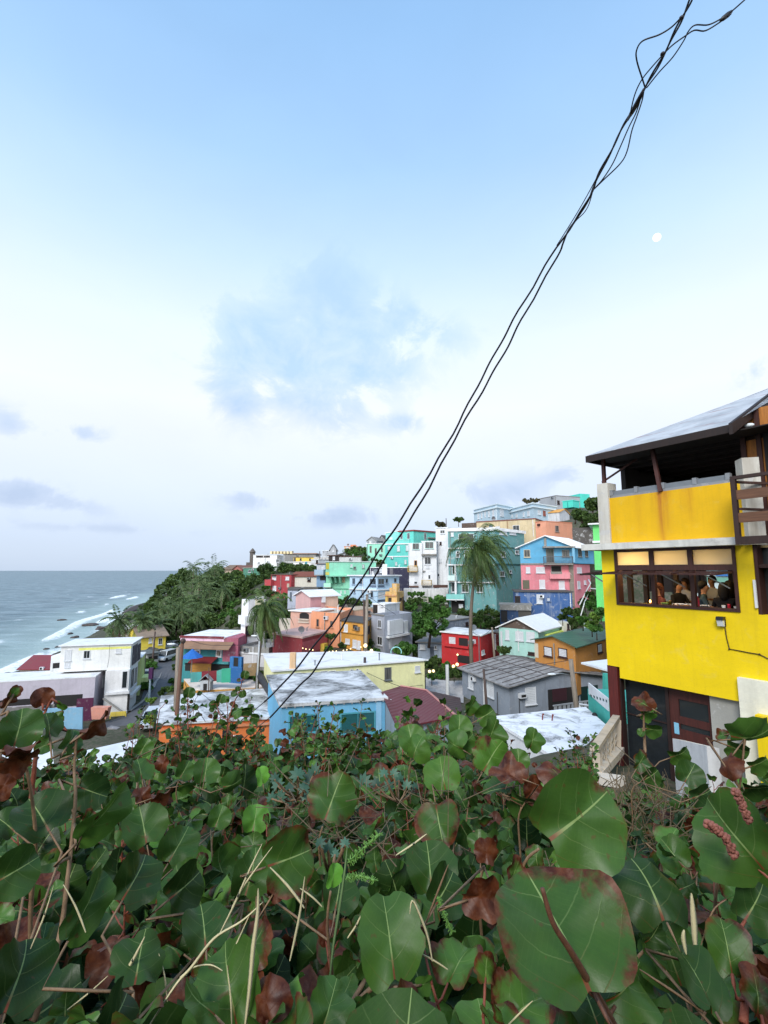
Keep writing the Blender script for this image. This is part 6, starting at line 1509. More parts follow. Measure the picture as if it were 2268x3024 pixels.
def crown_points(blobs, per, rng):
    out_ = []; tint = []
    vol = sum(r**2 for c, r in blobs)
    for c, r in blobs:
        # secondary clumps over each blob -> uneven outline with gaps
        k = max(5, int(9)); cl = rng.normal(size=(k, 3)); cl /= np.linalg.norm(cl, axis=1)[:, None]; cl *= (r*rng.uniform(.45, .95, k))[:, None]; cl[:, 2] *= .8
        m_ = int(per*r*r/vol); who = rng.integers(0, k, m_); rr = r*rng.uniform(.22, .5, k)
        q_ = rng.normal(size=(m_, 3)); q_ /= np.linalg.norm(q_, axis=1)[:, None]; q_ *= (rng.uniform(.3, 1, m_)**.5*rr[who])[:, None]
        out_.append(np.array(c)[None]+cl[who]+q_); ct = rng.uniform(0, 1, k); tint.append(np.clip(ct[who]*.6+rng.uniform(0, .5, m_), 0, 1))
    return np.concatenate(out_), np.concatenate(tint)
def tree(name, base, blobs, leaf, per, label, cat='tree', group=None, mat=None, seed=0, trunk=.18, limbs=True):
    rng = np.random.default_rng(seed); base = Vector(base); h = empty(name, base, label, cat, group)
    P, tn = crown_points([(tuple(Vector(c)-base), r) for c, r in blobs], per, rng)
    V, F = leaf_quads(P, leaf, rng); np_mesh('crown', V, F, mat or M_TREE, h, attr={'tint': np.repeat(np.stack([tn]*3, 1), 4, 0)})
    mb = MB(); cen = sum((Vector(c) for c, r in blobs), Vector())/len(blobs)-base
    mid = cen*.55; mid.z = cen.z*.45
    mb.tube([(0, 0, -.4), mid*.5, mid], [trunk, trunk*.8, trunk*.65], 8)
    if limbs:
        for c, r in blobs: 
            e = Vector(c)-base; mb.tube([mid, mid.lerp(e, .55)+Vector((0, 0, .1*r)), e], [trunk*.5, trunk*.32, trunk*.12], 6)
    mb.build('trunk', M_BARK2, h, True, rel=False); return h
def palm(name, base, crown, L, n, label, group=None, wind=(0.0, 0.0), seed=0, mat=None, lf=26, dead=4, trunk=.16, droop=1.0, lw=.055, lean=None, ll=.6):
    rng = random.Random(seed); base = Vector(base); top = Vector(crown)-base; h = empty(name, base, label, 'palm tree', group)
    mb = MB(); bend = Vector(lean) if lean else Vector((rng.uniform(-.4, .4), 0, 0)); k_ = 14; pts, rd = [], []
    for i in range(k_+1):
        f = i/k_; p = top*f+bend*math.sin(math.pi*f); p.z = top.z*f; pts.append(p); rd.append(trunk*(1.25-.55*f+.05*(i % 2)))
    pts[0].z -= .6; mb.tube(pts, rd, 8); mb.build('trunk', M_BARK, h, True, rel=False)
    w_ = Vector((wind[0], wind[1], 0))
    for kind, cnt in (('fronds', n), ('dead_fronds', dead)):
        V, F, Tn = [], [], []
        for i in range(cnt):
            azm = 2*math.pi*(i*.618+rng.uniform(-.06, .06)); f = (i+.5)/cnt
            el = (1.4-2.2*f+rng.uniform(-.2, .2)) if kind == 'fronds' else -1.0+rng.uniform(-.25, .15)
            ln = L*rng.uniform(.82, 1.08)*(1 if kind == 'fronds' else .75); d = Vector((math.cos(azm)*math.cos(el), math.sin(azm)*math.cos(el), math.sin(el)))
            p = top.copy(); st = ln/lf; tint = rng.uniform(.1, .9)*(.6+.4*f); rach = [p.copy()]
            for j in range(lf):
                d = (d+Vector((0, 0, -.075*droop*(26/lf)*(1 if el > -.9 else .4)))+w_*(.05*(26/lf))).normalized(); pn = p+d*st
                side = d.cross(Vector((0, 0, 1))); side = side.normalized() if side.length > .05 else Vector((math.sin(azm), -math.cos(azm), 0)); upv = side.cross(d)
                u = (j+1)/lf; leaf = ll*L/4.2*math.sin(math.pi*min(1, .10+u*.86))**.6
                for sgn in (-1, 1):
                    ld = (side*sgn*.75+d*.62+upv*.12+Vector((0, 0, -.42*droop))+w_*.35+Vector((rng.uniform(-.12, .12), rng.uniform(-.12, .12), rng.uniform(-.12, .12)))).normalized(); lm = leaf*rng.uniform(.8, 1.1)
                    a0 = p.lerp(pn, rng.random()); tip = a0+ld*lm+Vector((0, 0, -.16*lm)); mid = a0+ld*lm*.5; wv = d*lw*(1.2 if u > .15 else .6)
                    i0 = len(V); V += [a0-wv*.3, mid+wv*.5, tip, mid-wv*.5]; F.append((i0, i0+1, i0+2, i0+3)); Tn += [min(1, max(0, tint+rng.uniform(-.18, .18)))]*4
                p = pn; rach.append(p.copy())
            for j in range(lf):   # rachis
                a, b = rach[j], rach[j+1]; side = (b-a).cross(Vector((0.2, .3, 1))).normalized()*.035*(1-j/lf*.8); i0 = len(V); V += [a-side, b-side, b+side, a+side]; F.append((i0, i0+1, i0+2, i0+3)); Tn += [1.0]*4
                dn = Vector((0, 0, .03)); i0 = len(V); V += [a-dn, b-dn, b+dn, a+dn]; F.append((i0, i0+1, i0+2, i0+3)); Tn += [.9]*4
        if cnt: np_mesh(kind, np.array([tuple(x) for x in V]), np.array(F), (mat or M_PALM) if kind == 'fronds' else M_DEADP, h, attr={'tint': np.stack([np.array(Tn)]*3, 1)})
    mb = MB()
    for i in range(7): a = i*.9; mb.sphere(top+Vector((.22*math.cos(a), .22*math.sin(a), -.22-.05*(i % 3))), .12, 8, 6, (1, 1, 1.25))
    mb.build('coconuts', plain('6f6a35', .6, 'coconut'), h, True, rel=False); return h
# big palm right of centre, mid palm, two short palms by the sea
p = qat(4, 485, 655, 55); bs = qat(6, 398, 470, 55); bs.z = tz(bs.x, bs.y)
palm('coconut_palm', bs, p, 5.5, 84, 'tall wind-swept coconut palm with long hanging fronds before the teal block', wind=(.55, .05), seed=3, lf=44, dead=14, trunk=.2, droop=1.6, lw=.075, lean=(-.5, 0, 0), ll=.72)
p = qat(2, 1025, 590, 54); bs = qat(2, 952, 1165, 54); bs.z = tz(bs.x, bs.y)
palm('coconut_palm', bs, p, 4.0, 42, 'mid-height coconut palm beside the slim white house, fronds blown right', wind=(.55, 0), seed=5, lf=34, dead=12, trunk=.17, droop=1.6, lw=.11, lean=(-.3, 0, 0), ll=.75)
for i, (x, y, Y_, L, lab) in enumerate(((1040, 690, 98, 4.3, 'left one of two short dark palms standing on the beach edge'), (1252, 705, 96, 4.0, 'right one of two short dark palms standing on the beach edge'), (1390, 735, 100, 4.0, 'thin-trunked palm above the yellow beach house'))):
    p = qat(1, x, y, Y_); bs = p.copy(); bs.z = tz(p.x, p.y); palm('coconut_palm', bs, p, L, 30, lab, wind=(.3, 0), seed=20+i, lf=22, dead=2, trunk=.22, lw=.2, mat=M_PALM2, ll=.9)
for i, (x, y, Y_) in enumerate(((390, 262, 122), (575, 262, 126), (435, 400, 114), (650, 455, 108), (300, 440, 116), (350, 560, 108), (525, 470, 112), (205, 600, 110), (95, 630, 106), (470, 600, 106), (180, 500, 118), (500, 330, 122), (280, 660, 102), (420, 700, 100))):
    p = qat(2, x, y, Y_); bs = p.copy(); bs.z = min(tz(p.x, p.y), p.z-4)
    palm('coconut_palm', bs, p+Vector((0, 0, 1.2)), 4.5, 20, 'grey green coconut palm standing among the dark trees of the shoreline grove', 'palms of the shoreline grove', wind=(.35, 0), seed=40+i, lf=15, dead=1, trunk=.16, lw=.14, mat=M_PALM2, ll=.9)
for i, (x, y, r, Y_) in enumerate(((215, 350, 75, 125), (330, 300, 70, 130), (470, 330, 85, 125), (595, 285, 75, 135), (720, 360, 90, 120), (845, 400, 100, 118), (955, 345, 90, 125), (1000, 440, 80, 112), (700, 520, 95, 112), (820, 560, 90, 108), (900, 660, 75, 104), (700, 650, 80, 104), (560, 560, 95, 110), (430, 560, 100, 112), (300, 560, 95, 112), (215, 470, 75, 118), (95, 620, 60, 115), (70, 700, 50, 108), (250, 690, 75, 104), (420, 680, 75, 102), (560, 690, 60, 100), (1040, 265, 70, 128), (1190, 245, 60, 128), (1320, 248, 70, 126), (1425, 250, 50, 124), (1110, 470, 45, 103), (760, 690, 60, 101), (560, 400, 80, 118), (890, 500, 80, 110), (760, 300, 60, 128), (20, 560, 50, 116), (-20, 640, 50, 112), (-70, 660, 40, 112), (60, 510, 50, 120), (120, 420, 55, 124), (160, 370, 50, 128), (960, 560, 60, 100), (1040, 560, 55, 98), (1080, 520, 45, 100), (980, 640, 50, 96), (840, 690, 55, 100), (350, 730, 50, 99), (650, 730, 50, 99), (150, 740, 50, 103))):
    c = qat(2, x, y, Y_); R_ = r*.33755/FPX*Y_; bs = c.copy(); bs.z = min(tz(c.x, c.y), c.z-R_); rr = random.Random(i)
    bl = [(c+Vector((rr.uniform(-.5, .5)*R_, rr.uniform(-.4, .4)*R_, rr.uniform(-.45, .35)*R_)), R_*rr.uniform(.6, .95)) for _ in range(6)]
    tree('broadleaf_tree', bs, bl, .7, 2600, 'dark evergreen tree in the dense grove between the sea and the houses' if y > 280 or x < 900 else 'dark tree under the far skyline houses', group='trees of the shoreline grove' if y > 280 or x < 900 else 'trees under the skyline houses', mat=M_TREE, seed=100+i, trunk=.25)
def rblobs(R, lst, Y_): return [(qat(R, x, y, Y_+dy), r*REG[R][2]/FPX*Y_) for x, y, r, dy in lst]
bs = qat(3, 1335, 1395, 61); tree('broadleaf_tree', bs, rblobs(3, [(1330, 1010, 85, 0), (1440, 985, 95, 1), (1510, 1050, 75, 1), (1250, 1130, 85, 0), (1370, 1130, 100, -1), (1300, 1240, 100, -1), (1420, 1250, 90, 0), (1215, 1235, 60, 0), (1480, 1150, 80, 1)], 61), .30, 7500, 'rounded bright green tree between the grey house and the red house', mat=M_BUSH, seed=7, trunk=.2)
bs = qat(5, 1010, 300, 58); tree('bush', bs, rblobs(5, [(1010, 190, 65, 0), (940, 225, 45, 0), (1075, 220, 55, 0), (1000, 255, 60, 0)], 58), .26, 3500, 'rounded dark green bush behind the pale yellow house', 'bush', mat=M_BUSH, seed=8, trunk=.08)
bs = qat(4, 510, 1370, 63); tree('bush', bs, rblobs(4, [(505, 1270, 60, 0), (550, 1310, 55, 0), (470, 1320, 50, 0)], 63), .28, 2500, 'dark bush behind the trunk of the tall palm', 'bush', mat=M_TREE, seed=9, trunk=.1)
for i, (x, y, r, Y_, lab) in enumerate(((1455, 330, 85, 84, 'dark spreading tree on the hilltop left of the yellow building'), (1560, 220, 75, 80, 'tall dark tree on the hilltop touching the yellow building pillar'), (1500, 420, 60, 82, 'low dark tree under the hilltop trees'), (1395, 300, 50, 88, 'dark shrub beside the turquoise raised box house'), (1600, 360, 80, 79, 'dark tree half hidden by the yellow building'), (1690, 180, 80, 78, 'dark tree seen under the terrace roof'))):
    c = qat(4, x, y, Y_); R_ = r*.31344/FPX*Y_; bs = c.copy(); bs.z -= R_*1.8; rr = random.Random(i+50)
    tree('broadleaf_tree', bs, [(c+Vector((rr.uniform(-.7, .7)*R_, rr.uniform(-.4, .4)*R_, rr.uniform(-.4, .4)*R_)), R_*rr.uniform(.4, .7)) for _ in range(7)], .38, 3200, lab, mat=M_TREE, seed=200+i)
for i, (x, y, r, Y_, lab) in enumerate(((300, 368, 40, 104, 'feathery shrub on the skyline beside the rubble wall'), (130, 415, 45, 106, 'brownish shrub on the skyline above the white building'), (945, 195, 45, 122, 'brown shrub behind the twin blue buildings'), (1020, 188, 40, 122, 'brown shrub left of the long grey hilltop building'))):
    c = qat(4, x, y, Y_); R_ = r*.31344/FPX*Y_; bs = c.copy(); bs.z -= R_*1.2
    tree('shrub', bs, [(c+Vector((k*.6*R_, 0, .2*R_*(k % 2))), R_*.6) for k in (-1, 0, 1)], .4, 900, lab, 'shrub', mat=foliage_mat('brown_shrub', '3b3a28', '6f6a48') if i else M_TREE, seed=240+i, trunk=.08)
for i, (x, y, r, Y_, lab) in enumerate(((540, 450, 55, 126, 'dark tree below the distant peach house'), (668, 440, 55, 124, 'dark tree left of the pale seafoam house'), (600, 430, 50, 128, 'dark tree between the peach house and the seafoam house'))):
    c = qat(3, x, y, Y_); R_ = r*.28933/FPX*Y_; bs = c.copy(); bs.z -= R_*1.5
    tree('broadleaf_tree', bs, [(c+Vector((k*.6*R_, 0, .15*R_*(k % 2))), R_*.65) for k in (-1, 0, 1)], .5, 1300, lab, mat=M_TREE, seed=260+i)
SL_ = 'hillside bush on the steep slope between the pink house and the yellow building'
for i, (x, y, r, Y_) in enumerate(((1320, 1235, 50, 54), (1415, 1245, 60, 53), (1490, 1150, 55, 54), (1555, 1185, 60, 50), (1600, 1290, 70, 47), (1470, 1320, 55, 50), (1555, 1370, 60, 48), (1370, 1320, 50, 53), (1280, 1290, 40, 55), (1540, 1080, 50, 54), (1610, 1130, 60, 48), (1640, 1230, 60, 45), (1600, 1400, 60, 46))):
    c = qat(4, x, y, Y_); R_ = r*.31344/FPX*Y_; bs = c.copy(); bs.z -= R_
    tree('bush', bs, [(c+Vector((k*.55*R_, .2*R_*k, .2*R_*(k % 2))), R_*.65) for k in (-1, 0, 1)], .26, 1500, SL_, 'bush', 'bushes on the steep slope', mat=[M_TREE, M_BUSH, M_LIME][(0, 0, 0, 1, 2, 1, 2, 0, 0, 0, 1, 1, 1)[i]], seed=300+i, trunk=.06, limbs=False)
for i, (R, x, y, r, Y_, lab, mt) in enumerate(((5, 1260, 480, 45, 54, 'bush lit by two garden lamps by the yard', 1), (5, 1470, 430, 55, 53, 'dark bush in front of the red house', 0), (6, 680, 365, 60, 55, 'dark scrub at the foot of the mint house', 0), (5, 740, 235, 30, 56, 'small shrub by the grey rendered house', 1), (5, 650, 215, 28, 55, 'small shrub at the corner of the mustard house', 1), (1, 1318, 1395, 42, 60, 'light green sapling at the street kerb', 2), (1, 1345, 1570, 75, 44, 'loose light green shrub by the lower street', 2), (3, 1165, 890, 45, 80, 'thin shrub on the white retaining wall', 1), (3, 1250, 880, 40, 80, 'sparse shrub right of the thin one on the white retaining wall', 1), (3, 335, 1320, 45, 57, 'dark shrub between the crimson and mustard houses', 0), (1, 1460, 1050, 50, 90, 'bush behind the parked cars', 0))):
    c = qat(R, x, y, Y_); R_ = r*REG[R][2]/FPX*Y_; bs = c.copy(); bs.z -= R_
    tree('bush', bs, [(c+Vector((k*.5*R_, 0, .25*R_*(k % 2))), R_*.62) for k in (-1, 0, 1)], .24, 1300, lab, 'bush', mat=[M_TREE, M_BUSH, M_LIME][mt], seed=330+i, trunk=.05, limbs=False)

# scrub wherever bare hillside would show between the houses
dg_ = bpy.context.evaluated_depsgraph_get(); dg_.update(); rr = random.Random(17); got = []
for i in range(14000):
    u, v = rr.uniform(240, 1720), rr.uniform(1610, 2060)
    hit, loc, nrm, fi, ob, mx_ = SC.ray_cast(dg_, CAMP, ray(u, v))
    if not hit or ob.name != 'hillside' or loc.z < 2.6 or any(abs(u-a)+abs(v-b) < 24 for a, b in got): continue
    got.append((u, v)); R_ = rr.uniform(13, 24)/FPX*loc.y
    tree('bush', loc-Vector((0, 0, .2)), [(loc+Vector((k*.55*R_, rr.uniform(0, .5)*R_, R_*rr.uniform(.25, .7))), R_*rr.uniform(.5, .7)) for k in (-1, 0, 1)], .3, 900, 'wild scrub bush filling a gap on the bare hillside between houses', 'bush', 'scrub on the bare hillside', mat=rr.choice([M_TREE, M_TREE, M_BUSH]), seed=700+i, trunk=.05, limbs=False)
    if len(got) > 150: break
print('scrub', len(got))
# ================================================================== street furniture, poles, cars, lamps
def pole(label, R, x0, y0, x1, y1, Y_, r0, mat, cat='utility pole', name='utility_pole', arm=None, r1=None, n=10):
    tp, bt = qat(R, x0, y0, Y_), qat(R, x1, y1, Y_); h = empty(name, bt, label, cat); mb = MB(); d = bt-tp
    mb.tube([bt+Vector((0, 0, -5)), bt, tp], [r0*1.1, r0, r1 or r0*.8], n); mb.build('shaft', mat, h, True)
    if arm:
        a, b_ = qat(R, *arm[0], Y_), qat(R, *arm[1], Y_-.1); mb = MB(); mb.tube([a, a.lerp(b_, .5)+Vector((0, 0, .12)), b_], .05, 6); mb.build('arm', M_STEEL, h, True)
        mb = MB(); dd = (b_-a).normalized(); mb.sphere(b_, .16, 10, 6, (2.4, 1, .6)); mb.build('lamp_head', plain('d5dadd', .4, 'lamp_housing2', 0, .03), h, True)
    return h
wp = wood_mat('6a4a38', 'weathered_pole', scale=(8, 8, .7)); wp2 = wood_mat('8a7f72', 'grey_pole', scale=(8, 8, .7)); wp3 = wood_mat('4b3a33', 'dark_pole', scale=(8, 8, .7))
h = pole('thick brown wooden utility pole with round cap beside the street', 2, 292, 880, 236, 1610, 40, .17, wp)
mb = MB(); mb.sphere(qat(2, 298, 868, 40), .22, 12, 8); mb.build('cap', wp3, h, True)
h = pole('grey split utility pole hugging the brown one, with lamp arm to the left', 2, 255, 925, 242, 1290, 41, .2, wp2, arm=((262, 915), (195, 895)))
pole('thin dark pole rising beside the yellow beach house', 1, 1357, 785, 1332, 1085, 84, .16, wp3)
h = pole('pale blue street post carrying a purple box', 1, 1318, 1120, 1308, 1330, 66, .16, plain('9fb2bd', .6, 'painted_post'), cat='post', name='street_post')
mb = MB(); p = qat(1, 1322, 1150, 65.7); mb.box(p.x-.25, p.x+.25, p.y-.2, p.y+.2, p.z-.7, p.z+.7); mb.build('box', plain('4a2350', .5), h)
pole('light grey lamp post with short arm beside the mid palm trunk', 2, 966, 868, 950, 1150, 52, .10, plain('a9aeb2', .5, 'grey_paint'), cat='street lamp', name='street_lamp', arm=((966, 870), (922, 822)))
pole('dark pole, left of the pair by the mustard house', 3, 673, 942, 680, 1400, 55, .14, wp3); pole('grey pole, right of the pair by the mustard house', 3, 707, 880, 692, 1400, 54.5, .2, wp2)
pole('short dark pipe pole at the end of the pale yellow house', 5, 630, 292, 628, 492, 47, .16, plain('3a3034', .7), cat='pole', name='pole')
pole('pale concrete bollard pole in the yard by the red roof', 5, 1404, 360, 1412, 660, 51, .22, paint('c2c4c2', .4), cat='pole', name='pole')
pole('thin leaning pole before the left wall of the timber house', 6, 498, 520, 526, 862, 43, .12, wp3); pole('wooden pole with white lamp arm before the timber house porch', 6, 1260, 435, 1306, 818, 40, .22, wp2, arm=((1268, 580), (1095, 566)))
pole('grey brown pole beside the dark crimson annex', 6, 572, 155, 590, 385, 58, .14, wp2); pole('white post on the slope above the mustard house', 6, 1388, 78, 1392, 200, 56, .2, M_WHITE, cat='post', name='post')
pole('thin mast on the skyline above the white building', 4, 183, 352, 184, 402, 100, .09, wp3, cat='mast', name='mast'); pole('thin mast on the far skyline beside the beige house', 15, 1018, 375, 1020, 475, 130, .12, wp3, cat='mast', name='mast')
pole('white pole at the end of the street', 2, 525, 1100, 522, 1290, 50, .05, wp3, cat='pole', name='pole')
h = empty('handrail', qat(4, 1450, 1270, 53), 'white pipe handrail climbing the steep slope', 'handrail'); mb = MB(); mb.tube([qat(4, 1452, 1270, 52), qat(4, 1490, 1140, 53), qat(4, 1545, 1015, 54), qat(4, 1640, 1020, 50)], .07, 6); mb.tube([qat(4, 1440, 1170, 53), qat(4, 1500, 1050, 54), qat(4, 1545, 965, 54), qat(4, 1525, 930, 55)], .07, 6); mb.build('pipe', M_WHITE, h, True)
h = empty('drain_channel', qat(16, 1430, 1000, 43), 'black drain channel running down between the orange and blue houses', 'drain'); mb = MB()
mb.tube([qat(16, x, y, Y_) for x, y, Y_ in ((1210, 690, 53), (1290, 800, 50), (1380, 920, 46.5), (1450, 1050, 43), (1500, 1170, 40.5), (1515, 1420, 38))], [.3, .4, .45, .42, .4, .4], 8); mb.build('channel', plain('24262b', .6), h, True)
# cars
def car(p, yaw, col, label, L=4.3, W_=1.8, H_=1.55, suv=False):
    h = empty('parked_car', p, label, 'car', 'cars parked along the street', yaw); hw = W_/2
    sec = [(-L/2, .35, .75, .86), (-L/2+.12, .28, .95, .95), (-L/4, .26, .98, 1.0), (L/4-.1, .26, .95, 1.0), (L/2-.25, .28, .82, .96), (L/2, .36, .66, .84)]
    mb = MB(); V = []
    for x, z0, z1, k in sec: V.append([(x, -hw*k, z0), (x, -hw*k, (z0+z1)/2+.08), (x, -hw*k*.9, z1), (x, hw*k*.9, z1), (x, hw*k, (z0+z1)/2+.08), (x, hw*k, z0)])
    for a, b in zip(V[:-1], V[1:]):
        for i in range(6): mb.quad(a[i], b[i], b[(i+1) % 6], a[(i+1) % 6])
    mb.poly(V[0]); mb.poly(list(reversed(V[-1])))
    r0, r1 = (-L/2+.35, L/4-.15) if suv else (-L/4+.05, L/4-.35)
    b0, b1 = (-L/2+.15, L/4+.35)
    roof = [(r0, -hw*.72, H_), (r1, -hw*.72, H_), (r1, hw*.72, H_), (r0, hw*.72, H_)]; bel = [(b0, -hw*.9, .95), (b1, -hw*.9, .95), (b1, hw*.9, .95), (b0, hw*.9, .95)]
    mb.hexa([tuple(Vector(r)-Vector((0, 0, .04))) for r in roof], roof)
    for i in range(4): mb.bar(bel[i], tuple(Vector(roof[i])-Vector((0, 0, .02))), .08)
    mb.build('body', plain(col, .25, 'car_paint', .2, .03), h, rel=False)
    mb = MB(); mb.hexa([tuple(Vector(v_)*1.0-Vector((0, 0, .02))) for v_ in bel], [(x*.985, y*.97, z-.045) for x, y, z in roof]); mb.build('windows', M_GLASS, h, rel=False)
    for sx in (-1, 1):
        for sy in (-1, 1):
            mb = MB(); c = Vector((sx*L*.3, sy*(hw-.1), .33)); mb.tube([c-Vector((0, .11, 0)), c+Vector((0, .11, 0))], .33, 14); mb.build('wheel', plain('151516', .8, 'tyre'), h, rel=False)
    for sx, nm, cc in ((1, 'headlight', 'dfe6ea'), (-1, 'tail_light', '8a1518')):
        for sy in (-1, 1): mb = MB(); x = sx*(L/2-.05); mb.box(x-.06, x+.06, sy*hw*.62-.16, sy*hw*.62+.16, .58, .74); mb.build(nm, plain(cc, .2, nm, 0, .03), h, rel=False)
    return h
for x, y, Y_, yaw, col, lab, suv in ((1452, 1140, 88, -1.75, 'dfe3e6', 'white off-road car facing the camera at the street bend', True), (1375, 1140, 89, -2.2, '3a4450', 'dark blue saloon beside the white car', False), (1318, 1100, 94, -2.3, '6c7480', 'grey saloon behind the dark blue one', False), (1500, 1060, 100, -1.6, 'c9ced2', 'pale car half hidden behind the white off-road car', False), (1275, 1225, 74, -1.2, 'b9bfc4', 'silver car partly behind the lime green facade', False), (1335, 1725, 47, -1.3, 'b7c3d0', 'pale blue car at the foot of the hedge', False)):
    p = qat(1, x, y, Y_); p.z = tz(p.x, p.y)+.12; car(p, yaw, col, lab, suv=suv, H_=1.75 if suv else 1.5)
h = empty('planter', qat(1, 870, 1490, 57), 'peach coloured planter box beside the lavender house', 'planter'); mb = MB(); p = qat(1, 868, 1475, 57); mb.hexa([(p.x-.8, p.y, p.z-1), (p.x+.8, p.y, p.z-1), (p.x+.8, p.y+.6, p.z-1), (p.x-.8, p.y+.6, p.z-1)], [(p.x-1, p.y, p.z+.3), (p.x+1, p.y, p.z+.3), (p.x+1, p.y+.8, p.z+.3), (p.x-1, p.y+.8, p.z+.3)]); mb.build('box', paint('d9907a', .2), h)
h = empty('bench', qat(1, 1035, 1510, 60), 'yellow painted low barrier before the white house base', 'barrier'); mb = MB(); a_, b_ = qat(1, 968, 1510, 60), qat(1, 1102, 1500, 60); mb.bar(a_, b_, .15, .5); mb.bar(a_, a_-Vector((0, 0, .9)), .12); mb.bar(b_, b_-Vector((0, 0, .9)), .12); mb.build('rail', paint('d8c02a', .3), h); h.name = 'street_barrier'
# lit lamps in the dusk
lampm = glow_mat((1, .74, .36), 1.9, 'warm_bulb')
def lamp(R, x, y, Y_, r, label, group=None, post=.5):
    p = qat(R, x, y, Y_); h = empty('garden_lamp', p, label, 'lamp', group); mb = MB(); mb.sphere((0, 0, 0), r, 10, 7); mb.build('bulb', lampm, h, True, rel=False); mb = MB(); mb.tube([(0, 0, -post), (0, 0, -r*.8)], .03, 6); mb.build('stem', M_DARK, h, rel=False)
for x, y in ((45, 205), (75, 213), (110, 218), (140, 222), (295, 237), (328, 234), (362, 232), (428, 226), (460, 220), (495, 210), (592, 195)): lamp(5, x, y, 53.5, .065, 'small glowing bulb in the row of lights above the pale yellow house roof', 'row of small bulbs above the pale roof', 1.2)
for x, y, r, lab in ((635, 180, .2, 'bright lamp at the corner of the mustard house'), (692, 228, .17, 'bright lamp at the foot of the grey rendered house'), (1240, 424, .16, 'left glowing lamp of the pair over the yard bush'), (1276, 420, .15, 'right glowing lamp of the pair over the yard bush'), (1465, 376, .17, 'glowing lamp low in front of the red house, left of its neighbour'), (1500, 358, .17, 'glowing lamp in front of the red house nearest its dark doorway'), (1503, 266, .1, 'small lamp on the red house wall')): lamp(5, x, y, 53.3, r, lab, None, .7)
# moon
p = CAMP+ray(1940, 701).normalized()*6000; h = empty('moon', p, 'small pale full moon high in the sky at the right', 'moon'); mb = MB(); mb.sphere((0, 0, 0), 37, 32, 20); mm, t, b = new_mat('moon_surface'); tcn = t.n('ShaderNodeTexCoord'); mc = t.mix(t.ramp(t.noise(tcn.outputs['Object'], .03, 4, .5), [(.4, 0.0), (.6, 1.0)]), (.93, .92, .82), (1, .99, .94)); b.inputs['Base Color'].default_value = (.1, .1, .1, 1); t.l(mc, b.inputs['Emission Color']); b.inputs['Emission Strength'].default_value = 1.05; mb.build('disc', mm, h, True, rel=False)

# ================================================================== overhead cables
REG['D'] = (0, 0, 1.36709)
cb = plain('1a1620', .55, 'cable_sheath', 0, .2)
def smooth_path3b(P, k=6):
    out_ = []; n_ = len(P)
    for i in range(n_-1):
        a, b, c, d = P[max(i-1, 0)], P[i], P[i+1], P[min(i+2, n_-1)]
        for j in range(k): t_ = j/k; out_.append((b*2+(c-a)*t_+(a*2-b*5+c*4-d)*t_*t_+(b*3-a-c*3+d)*t_**3)*.5)
    return out_+[P[-1]]
def cdepth(v): return float(np.interp(v, [0, 300, 700, 1500, 2070, 2300], [3.6, 4.4, 6.2, 10.5, 15.5, 19]))
def crad(v): return float(np.interp(v, [0, 300, 700, 1100, 1500, 2070, 2300], [.0075, .008, .0115, .015, .020, .023, .02]))
def smooth_path(P, k=6):
    out_ = []; n_ = len(P)
    for i in range(n_-1):
        p0, p1, p2, p3 = P[max(i-1, 0)], P[i], P[i+1], P[min(i+2, n_-1)]
        for j in range(k):
            t_ = j/k; out_.append(tuple(.5*((2*b)+(-a+c)*t_+(2*a-5*b+4*c-d)*t_*t_+(-a+3*b-3*c+d)*t_**3) for a, b, c, d in zip(p0, p1, p2, p3)))
    out_.append(P[-1]); return out_
def cable(pts, label, rk=1.0, wob=0.0, seed=0, dz=0.0, thing_=None):
    P = smooth_path([q(*p) for p in pts]); rr = random.Random(seed)
    ph = [rr.uniform(0, 6) for _ in range(3)]
    W3 = []
    for i, (u, v) in enumerate(P):
        w2 = wob*(math.sin(v*.045+ph[0])+.6*math.sin(v*.019+ph[1])); W3.append(at(u+w2, v, cdepth(v)+dz))
    h = empty('overhead_cable', W3[0], label, 'cable', 'bundle of overhead cables'); del h['group']
    mb = MB(); mb.tube(W3, [crad(v)*rk for u, v in P], 8); mb.build('sheath', cb, h, True); return h
R17 = lambda *l: [(17, x, y) for x, y in l]
A_up = R17((1120, -40), (1085, 30), (1010, 160), (920, 340), (850, 470), (770, 625), (700, 760), (625, 880), (560, 1000), (475, 1160), (415, 1280), (370, 1400), (300, 1530), (225, 1660), (130, 1780), (60, 1887))
cable(A_up+[('D', 1110, 690), ('D', 1072, 760), ('D', 1030, 835), ('D', 965, 962), (3, 1000, 190), (3, 880, 370), (3, 780, 520), (3, 650, 720), (3, 530, 900), (3, 450, 1020), (3, 330, 1200), (3, 190, 1382), (2, 1250, 1155), (2, 1110, 1310), (2, 1010, 1400)], 'left twisted main cable, crossing the sky to the lower houses', 1.15, 2.0, 1)
cable(R17((1100, -30), (1050, 80), (1000, 200), (900, 390), (830, 530), (760, 650), (690, 790), (615, 900), (545, 1030), (470, 1180), (420, 1290), (380, 1380), (340, 1470), (255, 1610), (200, 1690), (150, 1790), (105, 1887))+[('D', 1128, 690), ('D', 1090, 760), ('D', 1050, 830), ('D', 982, 950), (3, 1220, 0), (3, 1090, 210), (3, 980, 370), (3, 870, 560), (3, 740, 760), (3, 580, 990), (3, 480, 1160), (3, 390, 1310), (2, 1450, 1120), (2, 1320, 1250), (2, 1160, 1430), (2, 1050, 1540)], 'right twisted main cable, crossing the sky to the blue house corner', 1.15, 2.0, 2, .06)
